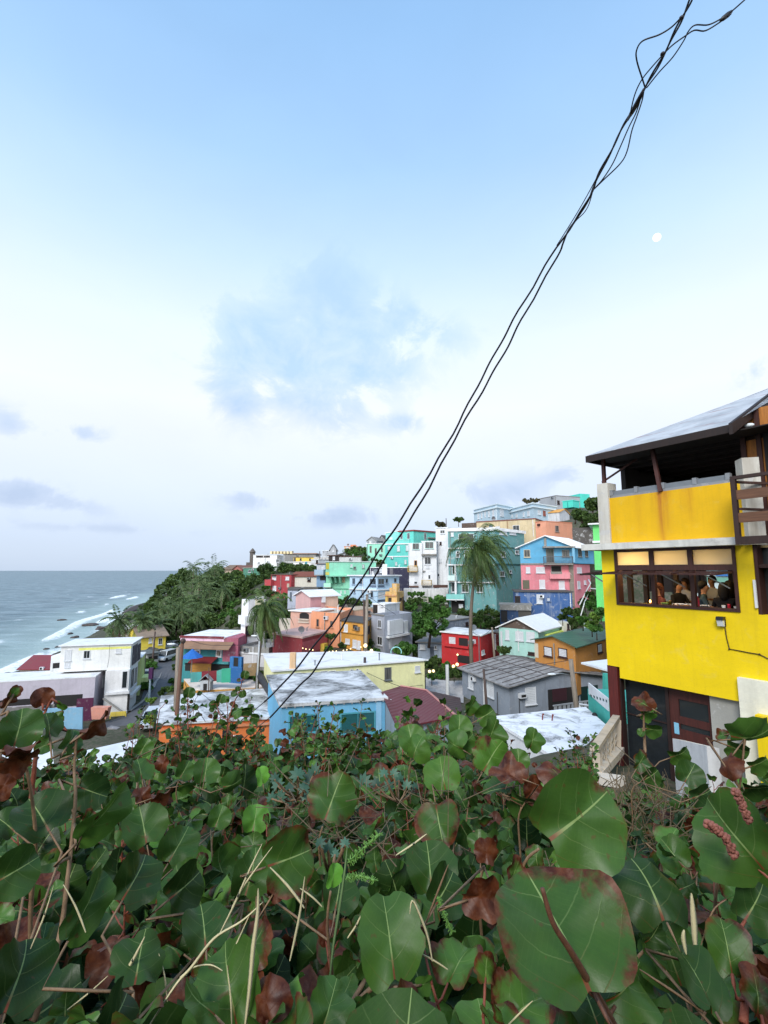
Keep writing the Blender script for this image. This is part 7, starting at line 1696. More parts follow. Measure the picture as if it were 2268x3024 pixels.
cable([(2, 1010, 1400), (2, 900, 1490), (2, 760, 1600), (2, 640, 1700)], 'thin wire running on over the orange house roof', .55, 1, 3); cable([(2, 1050, 1540), (2, 950, 1625), (2, 860, 1700), (2, 780, 1780)], 'thin wire running down past the orange wall', .55, 1, 4)
cable(R17((1020, 130), (950, 200), (860, 255), (740, 300), (695, 370), (698, 450), (738, 580), (760, 650)), 'loose loop of cable bulging left near the top', .9, 0, 5, -.03)
cable(R17((1520, -30), (1390, 85), (1310, 140), (1220, 182), (1125, 184), (1075, 230), (1040, 300), (960, 420), (860, 530), (768, 645)), 'outer of the two branch cables leading to the black splice', .8, 0, 6, -.02)
cable(R17((1390, 100), (1310, 160), (1200, 225), (1120, 222), (1050, 265), (960, 330), (890, 400), (800, 500), (730, 590), (680, 700), (645, 850)), 'inner of the two branch cables leading to the black splice', .8, 0, 7, -.04)
cable(R17((720, 740), (690, 830), (640, 930), (570, 1090), (520, 1200), (450, 1310), (385, 1385)), 'inner slack cable beside the main bundle', .8, 0, 8, -.03); cable(R17((748, 670), (735, 740), (695, 860), (660, 960), (625, 1110), (575, 1200), (450, 1322), (375, 1395)), 'outer slack cable sagging right of the main bundle', .8, 0, 9, -.05)
cable(R17((420, 1270), (340, 1420), (260, 1560), (180, 1690), (110, 1800)), 'straight thin cable left of the bundle below the slack pair', .6, 0, 10, -.03); cable(R17((372, 1410), (345, 1500), (310, 1560), (250, 1620), (205, 1690)), 'short bowed cable right of the bundle above the moon', .6, 0, 11, -.04)
h = empty('cable_splice', at(*q(17, 1355, 118), cdepth(48)), 'black tapered splice sleeve on the branch cables', 'cable splice'); mb = MB(); pp = [at(*q(17, x, y), cdepth(48)-.03) for x, y in ((1310, 152), (1330, 135), (1365, 108), (1392, 84))]; mb.tube(pp, [.010, .02, .022, .012], 10); mb.build('sleeve', plain('101014', .5, 'rubber'), h, True)
for x, y, lab in ((1025, 132, 'upper dark tie knot on the cable bundle'), (886, 396, 'lower dark tie knot on the cable bundle')):
    u, v = q(17, x, y); p = at(u, v, cdepth(v)-.03); h = empty('cable_tie', p, lab, 'cable tie'); mb = MB(); mb.sphere((0, 0, 0), .022, 8, 6, (1, 1, .8)); mb.build('knot', cb, h, True, rel=False)
u, v = q(17, 690, 760); h = empty('cable_splice', at(u, v, cdepth(v)), 'long dark tape wrap round the middle of the cable bundle', 'cable splice'); mb = MB(); mb.tube([at(*q(17, x, y), cdepth(q(17, x, y)[1])-.02) for x, y in ((750, 650), (722, 710), (690, 770), (655, 830), (630, 880))], [.012, .022, .024, .02, .012], 8); mb.build('sleeve', cb, h, True)

for i, (R, pts, Y0, Y1, lab) in enumerate(((5, ((640, 430), (800, 505), (970, 568)), 47, 40, 'thin wire from the dark pipe pole to the red roof ridge'), (5, ((970, 572), (1090, 562), (1200, 548)), 40, 50, 'thin wire from the red roof ridge to the pale yellow house corner'), (16, ((400, 925), (620, 1110), (830, 1335)), 46, 38, 'thin wire crossing the orange house roof'), (16, ((210, 800), (300, 1040), (490, 1340)), 41, 38, 'thin wire falling from the brown utility pole over the orange roof'),
    (6, ((500, 530), (870, 500), (1262, 442)), 43, 40, 'slack wire between two poles in front of the timber house'), (6, ((385, 190), (480, 230), (572, 168)), 55, 58, 'slack wire from the tall palm to the pole by the crimson annex'), (3, ((703, 885), (560, 960), (425, 1050)), 54, 66, 'wire from the grey pole toward the salmon house'), (3, ((703, 890), (860, 1000), (1000, 1090)), 54, 58, 'wire from the grey pole to the grey rendered house'), (3, ((690, 920), (880, 880), (1130, 760)), 54, 84, 'wire from the pole pair up to the white building'), (1, ((960, 900), (955, 1010), (940, 1100)), 62, 61.5, 'dark cable hanging down the white two-storey house'), (16, ((300, 240), (560, 300), (985, 300)), 40, 57, 'long wire from the brown utility pole to the slim white house'))):
    n_ = len(pts); W3 = smooth_path3b([qat(R, x, y, Y0+(Y1-Y0)*k/(n_-1)) for k, (x, y) in enumerate(pts)]); h = empty('service_wire', W3[0], lab, 'wire'); mb = MB(); mb.tube(W3, .022, 5); mb.build('sheath', cb, h, True)
# ================================================================== foreground thicket of sea grape
def leaf_material():
    m_, t, b = new_mat('sea_grape_leaf'); at_ = t.n('ShaderNodeAttribute', attribute_name='tint'); sp = t.n('ShaderNodeSeparateColor'); t.l(at_.outputs['Color'], sp.inputs[0])
    r_, g_, b_ = sp.outputs
    tcn = t.n('ShaderNodeTexCoord'); su = t.n('ShaderNodeSeparateXYZ'); t.l(tcn.outputs['UV'], su.inputs[0]); u = t.math('SUBTRACT', su.outputs[0], .5); v = su.outputs[1]; au = t.math('ABSOLUTE', u)
    ob = tcn.outputs['Object']
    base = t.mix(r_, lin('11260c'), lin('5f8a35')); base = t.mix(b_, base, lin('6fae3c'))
    nz1 = t.noise(ob, 30, 6, .65); nz2 = t.noise(ob, 9, 6, .7, .8); nz3 = t.noise(ob, 90, 4, .6)
    base = t.mix(t.ramp(nz1, [(.3, .30), (.7, 0.0)]), base, lin('0f2412'))
    base = t.mix(t.ramp(t.noise(ob, 5, 3, .5), [(.45, 0.0), (.75, .22)]), base, lin('335a46'))
    # veins
    mid = t.math('LESS_THAN', au, t.math('ADD', t.math('MULTIPLY', t.math('SUBTRACT', 1.0, v), .014), .004))
    s = t.math('FRACT', t.math('MULTIPLY', t.math('ADD', t.math('SUBTRACT', v, t.math('ADD', t.math('MULTIPLY', au, .35), t.math('MULTIPLY', t.math('MULTIPLY', au, au), .9))), t.math('MULTIPLY', nz2, .10)), 4.3))
    side = t.ramp(t.math('ABSOLUTE', t.math('SUBTRACT', s, .5)), [(0.0, 1.0), (.035, 0.0)])
    fine = t.ramp(t.math('ABSOLUTE', t.math('SUBTRACT', t.math('FRACT', t.math('MULTIPLY', t.math('ADD', v, t.math('MULTIPLY', au, 1.1)), 17.0)), .5)), [(0.0, .22), (.12, 0.0)])
    vein = t.math('MAXIMUM', t.math('MULTIPLY', mid, .8), t.math('MAXIMUM', t.math('MULTIPLY', t.math('MULTIPLY', side, t.math('SUBTRACT', 1.0, t.math('MULTIPLY', au, 1.7))), .34), t.math('MULTIPLY', fine, .12)))
    vcol = t.mix(t.ramp(t.math('ADD', v, t.math('MULTIPLY', nz2, .3)), [(.38, 1.0), (.55, 0.0)]), lin('93a867'), lin('7d3a26'))
    base = t.mix(vein, base, vcol)
    # rust and dead tissue
    rim = t.math('SUBTRACT', t.math('MULTIPLY', t.math('ADD', t.math('MULTIPLY', u, u), t.math('MULTIPLY', t.math('SUBTRACT', v, .5), t.math('SUBTRACT', v, .5))), 1.6), .18)
    k = t.math('ADD', t.math('MULTIPLY', t.math('SUBTRACT', nz2, .5), 1.5), t.math('ADD', t.math('MULTIPLY', g_, 1.5), rim))
    br = t.ramp(k, [(.42, 0.0), (.62, 1.0)])
    bcol = t.mix(t.ramp(nz1, [(.35, 0.0), (.65, 1.0)]), lin('3a150d'), lin('6b3a20')); bcol = t.mix(t.ramp(nz3, [(.5, 0.0), (.8, .3)]), bcol, lin('a07a66'))
    base = t.mix(br, base, bcol)
    specks = t.math('MULTIPLY', t.ramp(t.noise(ob, 60, 2, .5), [(.68, 0.0), (.72, 1.0)]), .5); base = t.mix(specks, base, lin('5f3a24'))
    t.l(base, b.inputs['Base Color']); t.l(t.ramp(nz2, [(.3, .3), (.7, .55)]), b.inputs['Roughness']); b.inputs['Specular IOR Level'].default_value = .26
    t.l(t.bump(t.math('ADD', t.math('MULTIPLY', vein, -.5), t.math('MULTIPLY', nz1, .5)), .35, .004), b.inputs['Normal'])
    tr = t.n('ShaderNodeBsdfTranslucent'); t.l(base, tr.inputs[0]); mx = t.n('ShaderNodeMixShader'); mx.inputs[0].default_value = .16
    t.l(b.outputs[0], mx.inputs[1]); t.l(tr.outputs[0], mx.inputs[2]); t.l(mx.outputs[0], t.nt.nodes['Material Output'].inputs[0]); return m_
M_LEAF = leaf_material(); M_STEM = wood_mat('8a6e52', 'shrub_stem', scale=(40, 40, 30)); M_STEM2 = wood_mat('8b4a36', 'red_stem', scale=(40, 40, 30)); M_STRAW = wood_mat('dccfa2', 'dry_straw', scale=(30, 30, 3), var=.25)
def leaf_shape(seg=28, rings=4, aspect=1.0, cup=.12, fold=.1, wave=.03, ragged=0.0, seed=0, curl=0.0, irr=1.0):
    """heart-round blade; base at origin, tip towards +y, unit length; returns verts, quads(as k=4), uv"""
    rr = np.random.default_rng(seed); ph = rr.uniform(0, 6.28, 4); V = [(0, .5, 0)]; UV = [(.5, .5)]; F = []
    for k in range(1, rings+1):
        f = k/rings
        for j in range(seg):
            th = 2*math.pi*j/seg; dth = min(th, 2*math.pi-th)
            r = .5*(1-.30*math.exp(-(dth/.30)**2)+irr*(.05*math.sin(2*th+ph[0])+.035*math.sin(3*th+ph[1])+.018*math.sin(5*th+ph[2])+.012*math.sin(9*th+ph[3])))
            if ragged: r *= 1-ragged*max(0, math.sin(7*th+ph[2])*math.sin(3*th+ph[3]))
            x = f*r*math.sin(th)*1.06*aspect; y = .5-f*r*math.cos(th)
            z = cup*(x*x*2.2)+fold*abs(x)-curl*(y-.5)**2*1.6+wave*f*f*math.sin(5*th+ph[2])+wave*.6*f*math.sin(3*th+ph[3])
            V.append((x, y, z)); UV.append((.5+x/aspect, y))
    for j in range(seg):
        j2 = (j+1) % seg; F.append((0, 1+j2, 1+j, 1+j))
        for k in range(rings-1): a = 1+k*seg; F.append((a+j, a+j2, a+seg+j2, a+seg+j))
    return np.array(V), np.array(F), np.array(UV)
def tri_fix(F):  # centre fan triangles are stored as degenerate quads: split into their own list
    return F
class Leaves:
    """collects many leaf blades into one foliage mesh"""
    def __init__(s): s.V, s.Q, s.T, s.U, s.C, s.n = [], [], [], [], [], 0
    def add(s, shape, base, tip, nrm, size, tint):
        V, F, UV = shape; tip = Vector(tip).normalized(); nrm = Vector(nrm); nrm = (nrm-tip*nrm.dot(tip)).normalized(); x = tip.cross(nrm)
        M = np.array([tuple(x), tuple(tip), tuple(nrm)])
        s.V.append(np.array(tuple(base))+V@M*size); q4 = F[F[:, 2] != F[:, 3]]; t3 = F[F[:, 2] == F[:, 3]][:, :3]
        s.Q.append(q4+s.n); s.T.append(t3+s.n); s.U.append(UV); s.C.append(np.tile(np.array(tint)[None], (len(V), 1))); s.n += len(V)
    def build(s, name, parent, mat=None):
        V = np.concatenate(s.V).astype(np.float32); Q = np.concatenate(s.Q); T_ = np.concatenate(s.T); U = np.concatenate(s.U); Cc = np.concatenate(s.C)
        me = bpy.data.meshes.new(name); me.vertices.add(len(V)); me.vertices.foreach_set('co', V.ravel())
        li = np.concatenate([Q.ravel(), T_.ravel()]).astype(np.int32); me.loops.add(len(li)); me.loops.foreach_set('vertex_index', li)
        ls = np.concatenate([np.arange(0, len(Q)*4, 4), len(Q)*4+np.arange(0, len(T_)*3, 3)]).astype(np.int32); me.polygons.add(len(ls)); me.polygons.foreach_set('loop_start', ls); me.update(calc_edges=True)
        l = me.uv_layers.new(name='UVMap'); l.data.foreach_set('uv', U[li].astype(np.float32).ravel())
        a = me.attributes.new('tint', 'FLOAT_COLOR', 'POINT'); a.data.foreach_set('color', np.concatenate([Cc, np.ones((len(Cc), 1))], 1).astype(np.float32).ravel())
        me.materials.append(mat or M_LEAF); me.shade_smooth(); o = bpy.data.objects.new(name, me); C.objects.link(o); o.parent = parent; return o
HI = [leaf_shape(34, 6, a, c, f, w_, rg, i, cu, .15 if i in (0, 7) else 1.0) for i, (a, c, f, w_, rg, cu) in enumerate(((1.0, .2, .14, .055, .07, .15), (.92, .4, .08, .07, .12, .3), (1.08, -.3, .16, .06, .18, -.15), (.85, .15, .35, .09, .14, .35), (1.0, -.45, .05, .06, .08, .45), (.55, .2, .3, .05, .08, .3), (.78, .2, .12, .04, .12, .2), (1.04, .16, .10, .05, .02, .15)))]
LO = [leaf_shape(18, 3, a, c, f, w_, rg, 30+i, cu) for i, (a, c, f, w_, rg, cu) in enumerate(((1.0, .2, .14, .06, .08, .15), (.92, .4, .2, .07, .1, .3), (1.08, -.3, .16, .06, .18, -.15), (.8, .15, .4, .09, .12, .4), (1.0, -.45, .05, .06, .08, .45)))]
CU = Vector((0, -math.sin(PITCH), math.cos(PITCH))); CF = Vector((0, math.cos(PITCH), math.sin(PITCH))); CR = Vector((1, 0, 0))
def hero_leaf(L_, R, x, y, r, ang, tilt=0, pit=0, brown=0.0, tone=.5, fresh=0.0, shape=0, half=.085, Y_=None):
    """blade centred on a surveyed point; ang = direction of its tip (deg, 90 = up); returns base point"""
    u, v = q(R, x, y); rp = r*REG[R][2]*.86; Y_ = Y_ or FPX*half/rp; size = 2*rp/FPX*Y_
    c = at(u, v, Y_); a = math.radians(ang); tip = CR*math.cos(a)+CU*math.sin(a); nrm = -CF; nrm = (CAMP-c).normalized(); tip = (tip-nrm*tip.dot(nrm)).normalized()
    lat = tip.cross(nrm); T1, P1 = math.radians(tilt), math.radians(pit)
    nrm2 = nrm*math.cos(T1)+lat*math.sin(T1); tip2 = tip*math.cos(P1)-nrm*math.sin(P1); nrm2 = (nrm2-tip2*nrm2.dot(tip2)).normalized()
    base = c-tip2*size*.5; L_.append((HI[shape], base, tip2, nrm2, size, (tone, brown, fresh))); return base, tip2, Y_
def sea_grape(label, leaves, stem=None, sr=.0036, smat=None, drop=.5, group=None):
    ls = []; bases = [hero_leaf(ls, *l[0], **l[1]) for l in leaves]
    if stem: path = [at(*q(R, x, y), Y_) for R, x, y, Y_ in stem]
    else:
        b0, t0, Y0 = min(bases, key=lambda b: b[0].z); p1 = b0-t0*.03+Vector((0, .02, -.03)); path = [b0, p1, p1+Vector((.01, .03, -.14)), p1+Vector((.0, .05, -.3)), p1+Vector((.02, .06, -drop))]
    root = path[-1].copy(); h = empty('sea_grape_shrub', root, label, 'shrub', group); L_ = Leaves()
    for shp, base, tip, nrm, size, tint in ls: L_.add(shp, base-root, tip, nrm, size, tint)
    L_.build('foliage', h); mb = MB(); n_ = len(path); sp = smooth_path3(path)
    mb.tube([p-root for p in sp], [sr*(.55+.75*i/len(sp)) for i in range(len(sp))], 8)
    for (b, t_, Y_) in bases:                   # petioles
        k = min(range(len(sp)), key=lambda i: (sp[i]-b).length+(.4 if sp[i].z > b.z+.01 else 0)); e = sp[k]; m_ = b-t_*min(.035, (e-b).length*.6)
        if (e-b).length > .004: mb.tube([b+t_*.012-root, b-root, m_-root, e-root], [sr*.5, sr*.55, sr*.55, sr*.6], 6)
    mb.build('stem', smat or M_STEM, h, True, rel=False); return h
def smooth_path3(P, k=5):
    out_ = []; n_ = len(P)
    for i in range(n_-1):
        a, b, c, d = P[max(i-1, 0)], P[i], P[i+1], P[min(i+2, n_-1)]
        for j in range(k):
            t_ = j/k; out_.append((b*2+(c-a)*t_+(a*2-b*5+c*4-d)*t_*t_+(b*3-a-c*3+d)*t_**3)*.5)
    return out_+[P[-1]]
def K(*a, **k): return (a, k)
sea_grape('largest leaf of all, green with rust veins, on a thick red stem', [K(14, 490, 480, 385, 118, 26, 20, brown=.2, tone=.42, shape=7, Y_=.64), K(14, 720, 640, 130, 50, 30, 20, tone=.55, shape=0, Y_=.66), K(14, 860, 790, 190, 60, 40, 30, tone=.45, shape=3, Y_=.7)],
          stem=[(14, 385, 235, .575), (14, 445, 430, .575), (14, 545, 590, .585), (14, 650, 770, .61), (14, 750, 940, .65), (14, 860, 1150, .70)], sr=.0044, smat=wood_mat('6a4430', 'brown_stem', scale=(60, 60, 30)))
sea_grape('broad two-lobed pale green leaf right of centre', [K(11, 575, 690, 285, 38, 22, 12, brown=.12, tone=.55, shape=0, Y_=.86)], drop=.5)
sea_grape('large yellow-veined leaf cut by the right picture edge', [K(11, 1480, 790, 250, 130, -15, 10, brown=.08, tone=.45, shape=1, Y_=.9), K(11, 1640, 900, 200, -30, 30, 20, brown=.05, tone=.5, Y_=.95)], drop=.5, smat=M_STEM2)
sea_grape('upright glossy green leaf on a pale stalk before the white flat roof', [K(10, 1260, 475, 122, 100, -8, 12, tone=.75, brown=.03, Y_=2.0)], drop=.7)
sea_grape('pair of overlapping round green leaves under the red roof', [K(10, 1065, 250, 95, 100, 15, 10, tone=.72, Y_=2.4), K(10, 1095, 315, 90, 70, -25, -10, tone=.66, shape=4, Y_=2.35)], drop=.8)
sea_grape('cluster of three round leaves under the timber house corner', [K(10, 1360, 180, 85, 85, 20, 10, tone=.7, Y_=2.5), K(10, 1330, 290, 90, 150, -20, 30, tone=.62, shape=4, Y_=2.4), K(10, 1400, 270, 75, 40, 35, 15, tone=.55, Y_=2.45), K(10, 1430, 50, 70, 60, 45, 0, brown=.2, tone=.5, shape=3, Y_=2.6), K(10, 1520, 110, 75, 30, 20, 10, tone=.5, brown=.1, Y_=2.6)], drop=.8)
sea_grape('big rust-blotched round leaf left of centre', [K(10, 585, 620, 165, 70, 10, 10, brown=.27, tone=.5, shape=2, Y_=1.45)], drop=.6)
sea_grape('rust-hearted hanging leaf in the very middle', [K(10, 1235, 760, 150, -80, 12, -20, brown=.28, tone=.4, shape=0, Y_=1.4), K(10, 1400, 830, 80, -60, 40, 0, tone=.25, Y_=1.5)], drop=.6)
sea_grape('bright green round leaf low on the left of centre', [K(10, 110, 745, 92, 80, 15, 10, tone=.8, fresh=.55, brown=.02, Y_=1.9), K(10, 190, 790, 60, 20, 35, 10, tone=.6, Y_=1.95)], drop=.6)
sea_grape('small vivid green leaf against a dark shadow left of centre', [K(10, 150, 480, 65, 100, 35, 0, tone=.8, fresh=.8, shape=6, Y_=2.2), K(10, 45, 520, 110, 80, 62, 0, tone=.12, Y_=2.3)], drop=.6)
sea_grape('tall shrub with two veined leaves facing the camera at left', [K(9, 1090, 1035, 130, 60, 8, 10, tone=.45, brown=.03, shape=1, Y_=1.35), K(9, 880, 915, 140, 100, 15, 12, tone=.42, shape=0, Y_=1.45), K(9, 1340, 860, 75, 70, 15, 5, tone=.6, Y_=1.6)], drop=.7)
sea_grape('long brown-barked stem with a slanting narrow leaf at left', [K(9, 635, 835, 235, 47, 52, 5, tone=.62, shape=5, Y_=.95), K(9, 430, 390, 85, 60, 30, 25, tone=.5, shape=1, Y_=1.0), K(9, 580, 290, 105, 38, 60, 10, brown=.75, tone=.3, shape=3, Y_=1.0), K(9, 300, 300, 95, 95, 55, 10, tone=.35, Y_=1.05), K(9, 270, 420, 60, 200, 20, 0, tone=.4, Y_=1.05), K(9, 560, 700, 110, -20, 10, 0, tone=.18, shape=0, Y_=1.1), K(9, 540, 860, 55, 70, 30, 0, brown=.35, tone=.4, shape=3, Y_=.93)],
          stem=[(9, 470, 360, 1.0), (9, 455, 560, .99), (9, 462, 740, .97), (9, 440, 1000, .95), (9, 412, 1250, .92), (12, 300, 400, .90), (12, 240, 640, .86), (12, 165, 860, .84), (12, 120, 1000, .83)], sr=.0042)
sea_grape('tall dark green pointed leaf at the left edge over the lavender house', [K(9, 115, 320, 145, 75, 15, 10, tone=.42, shape=1, Y_=.95), K(9, 90, 90, 50, 60, 20, 0, brown=.3, tone=.7, shape=6, Y_=1.1), K(9, 40, 130, 70, 50, 65, 0, brown=.6, tone=.4, shape=3, Y_=1.1)], stem=[(9, 50, 210, 1.05), (9, 20, 380, 1.05), (9, -30, 600, 1.0), (9, -60, 900, .95)], sr=.005)
sea_grape('rust brown round leaf on a twiggy pale stalk over the lavender house', [K(9, 258, 125, 70, 95, 10, 0, brown=.6, tone=.35, shape=0, Y_=1.25), K(9, 380, 170, 45, -30, 60, 0, brown=.1, tone=.8, shape=6, Y_=1.25), K(9, 345, 250, 50, 130, 30, 0, brown=.25, tone=.5, shape=3, Y_=1.25)], stem=[(9, 320, 130, 1.25), (9, 275, 215, 1.25), (9, 240, 330, 1.22), (9, 215, 520, 1.2), (9, 195, 720, 1.2), (9, 180, 950, 1.15)], sr=.005, smat=M_STEM2)
sea_grape('rolled maroon dead leaf at the left edge', [K(9, 110, 500, 120, 10, 50, 10, brown=.95, tone=.1, shape=3, Y_=.85), K(9, 30, 660, 95, 250, 30, 0, brown=.9, tone=.1, shape=3, Y_=.86), K(9, 130, 430, 110, 12, 78, 0, brown=.7, tone=.6, shape=3, Y_=.84)], drop=.5)
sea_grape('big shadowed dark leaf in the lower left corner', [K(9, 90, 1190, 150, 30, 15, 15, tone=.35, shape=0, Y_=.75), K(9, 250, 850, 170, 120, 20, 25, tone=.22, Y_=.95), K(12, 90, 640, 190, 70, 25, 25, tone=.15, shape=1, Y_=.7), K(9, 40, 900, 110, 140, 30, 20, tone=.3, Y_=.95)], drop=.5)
sea_grape('slim pointed dark leaf hanging at lower left', [K(12, 425, 290, 185, 62, 42, 8, tone=.38, shape=5, Y_=.74), K(12, 660, 160, 140, 60, 20, 25, tone=.18, shape=1, Y_=.85), K(12, 680, 560, 130, 80, 15, 30, tone=.28, shape=2, Y_=.75)], drop=.45)
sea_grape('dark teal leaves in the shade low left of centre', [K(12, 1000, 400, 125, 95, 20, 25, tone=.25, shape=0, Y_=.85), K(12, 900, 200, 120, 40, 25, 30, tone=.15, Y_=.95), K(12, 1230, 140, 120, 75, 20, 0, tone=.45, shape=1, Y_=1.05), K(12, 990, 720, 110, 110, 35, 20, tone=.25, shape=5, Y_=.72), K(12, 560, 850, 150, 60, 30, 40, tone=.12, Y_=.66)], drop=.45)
sea_grape('upright pale-veined oblong leaf at bottom centre', [K(13, 595, 650, 305, 97, 10, 5, tone=.52, shape=6, brown=.03, Y_=.78), K(13, 470, 850, 150, 60, 30, 30, tone=.3, Y_=.85)], stem=[(13, 585, 880, .785), (13, 550, 1050, .76), (13, 500, 1250, .73), (13, 470, 1400, .7)], sr=.007)
sea_grape('rusty green leaf above the straw blades', [K(10, 310, 990, 190, 20, 15, 20, brown=.22, tone=.45, shape=0, Y_=1.0), K(10, 245, 1160, 85, 60, 20, 0, brown=.7, tone=.3, shape=3, Y_=1.0), K(10, 80, 1030, 110, 110, 30, 10, tone=.35, shape=1, Y_=1.1), K(10, 620, 1200, 130, 80, 20, 25, tone=.25, Y_=.95)], drop=.45)
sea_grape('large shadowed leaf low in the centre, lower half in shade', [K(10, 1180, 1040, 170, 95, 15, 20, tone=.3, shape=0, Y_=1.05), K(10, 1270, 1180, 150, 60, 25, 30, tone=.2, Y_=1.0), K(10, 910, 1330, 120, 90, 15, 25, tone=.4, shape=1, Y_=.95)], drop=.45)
sea_grape('crumpled brown dead leaf left of the largest leaf', [K(13, 1230, 340, 165, 20, 30, 15, brown=.85, tone=.2, shape=3, Y_=.8), K(11, 70, 870, 75, 80, 25, 0, brown=.6, tone=.4, shape=2, Y_=1.0), K(11, 230, 980, 85, 70, 40, 0, brown=.35, tone=.7, shape=3, Y_=.85)], drop=.4)
sea_grape('folded dark leaf behind the largest leaf', [K(11, 1000, 1080, 210, 115, 25, 22, tone=.18, shape=4, Y_=.85), K(14, 1010, 500, 90, 60, 30, 0, tone=.2, brown=.1, shape=3, Y_=.85), K(14, 1250, 720, 230, 118, 40, 30, tone=.22, shape=5, Y_=.75)], drop=.4)
sea_grape('green and rust oval leaf at the lower right edge', [K(14, 1430, 570, 160, 100, 20, 5, brown=.27, tone=.45, shape=6, Y_=.8), K(14, 1580, 330, 150, 60, 30, 20, tone=.25, shape=0, Y_=.9), K(14, 1600, 830, 140, 100, 30, 10, brown=.4, tone=.3, shape=3, Y_=.75)], stem=[(14, 1495, 690, .81), (14, 1530, 780, .79), (14, 1520, 1000, .76)], sr=.005, smat=M_STEM2)
sea_grape('ragged-edged leaf at the bottom edge left of centre', [K(13, 170, 1130, 185, 75, 10, 20, tone=.5, brown=.1, shape=3, Y_=.66), K(13, 380, 1130, 100, 30, 30, 10, tone=.45, brown=.12, shape=3, Y_=.68)], drop=.4)
sea_grape('brown-edged leaf with pale torn rim at the bottom centre', [K(13, 710, 1150, 170, 70, 15, 25, brown=.3, tone=.35, shape=3, Y_=.66), K(13, 830, 965, 85, 10, 30, 30, tone=.75, shape=6, Y_=.7)], drop=.4)
sea_grape('curled brown and green leaf on a tall stalk before the black glass', [K(8, 585, 870, 110, 150, 20, 20, brown=.5, tone=.5, shape=3, Y_=2.2), K(8, 630, 950, 100, 15, 55, 30, brown=.1, tone=.75, shape=1, Y_=2.2), K(8, 670, 1095, 85, -8, 40, 20, tone=.5, shape=0, Y_=2.2), K(8, 570, 1120, 40, 240, 30, 0, tone=.5, Y_=2.2)], stem=[(8, 585, 930, 2.2), (8, 590, 1100, 2.2), (8, 596, 1230, 2.2), (8, 600, 1500, 2.15)], sr=.006)
sea_grape('large flat leaf seen edge-on with pink curled leaf at the right edge', [K(8, 1500, 1165, 210, 5, 65, 12, tone=.55, shape=4, Y_=1.15), K(8, 1390, 1260, 110, -20, 40, 20, tone=.5, Y_=1.15), K(8, 1310, 1380, 130, 235, 48, 0, brown=.75, tone=.75, shape=4, Y_=1.13), K(8, 1570, 1390, 110, 20, 50, 20, tone=.45, Y_=1.2), K(8, 1560, 1600, 140, 0, 60, 20, tone=.2, Y_=1.1), K(8, 1265, 1145, 65, 190, 30, 10, brown=.4, tone=.5, shape=3, Y_=1.2)], drop=.6)
sea_grape('round dark leaf before the low white wall', [K(8, 980, 1480, 125, 60, 12, 10, tone=.28, shape=0, Y_=1.9), K(8, 890, 1310, 120, 20, 45, 25, tone=.4, brown=.12, shape=1, Y_=2.0), K(8, 1080, 1660, 125, 20, 35, 30, tone=.16, Y_=1.8), K(8, 560, 1370, 110, 60, 30, 20, tone=.35, brown=.3, shape=3, Y_=2.1), K(8, 640, 1500, 110, 30, 40, 20, tone=.3, Y_=2.0)], drop=.6)
sea_grape('yellowing leaf with rusty base below the white flat roof', [K(11, 95, 340, 120, 60, 25, 10, brown=.22, tone=.6, fresh=.15, shape=2, Y_=1.9), K(11, 100, 200, 95, 70, 30, 0, tone=.5, brown=.1, shape=3, Y_=2.2), K(11, 330, 240, 75, 80, 20, 0, tone=.55, shape=3, Y_=2.4), K(11, 250, 350, 65, 90, 20, 0, tone=.6, Y_=2.1)], drop=.7)
sea_grape('folded brown-backed leaf over a glossy amber dead leaf', [K(11, 470, 430, 110, 130, 50, 15, brown=.55, tone=.35, shape=4, Y_=1.5), K(11, 330, 520, 85, 60, 25, 10, brown=.9, tone=.7, shape=3, Y_=1.5), K(11, 190, 430, 120, 160, 40, 20, brown=.75, tone=.5, shape=3, Y_=1.5), K(11, 120, 520, 90, 190, 60, 20, tone=.25, Y_=1.6), K(11, 280, 590, 110, -20, 55, 20, tone=.35, Y_=1.5)], drop=.6)
sea_grape('dusky leaf at the hedge top in front of the orange wall, leftmost of its row', [K(9, 1260, 575, 88, 80, 15, 12, tone=.6, Y_=2.0), K(9, 1130, 570, 65, 60, 20, 10, tone=.45, Y_=2.2), K(9, 1420, 660, 80, 20, 40, 20, tone=.4, shape=4, Y_=1.9), K(9, 1140, 660, 65, 10, 60, 0, tone=.55, Y_=2.0)], drop=.7)
sea_grape('pink and maroon curled dead leaf among green ones at left', [K(9, 1000, 530, 60, 260, 35, 0, brown=.8, tone=.6, shape=3, Y_=1.8), K(9, 865, 730, 65, 120, 30, 0, brown=.8, tone=.8, shape=3, Y_=1.5), K(9, 990, 720, 75, 20, 62, 0, brown=.55, tone=.6, shape=3, Y_=1.5), K(9, 880, 430, 60, 60, 10, 0, tone=.6, Y_=2.1), K(9, 860, 570, 85, 100, 40, 20, tone=.5, brown=.2, Y_=1.7)], drop=.7)
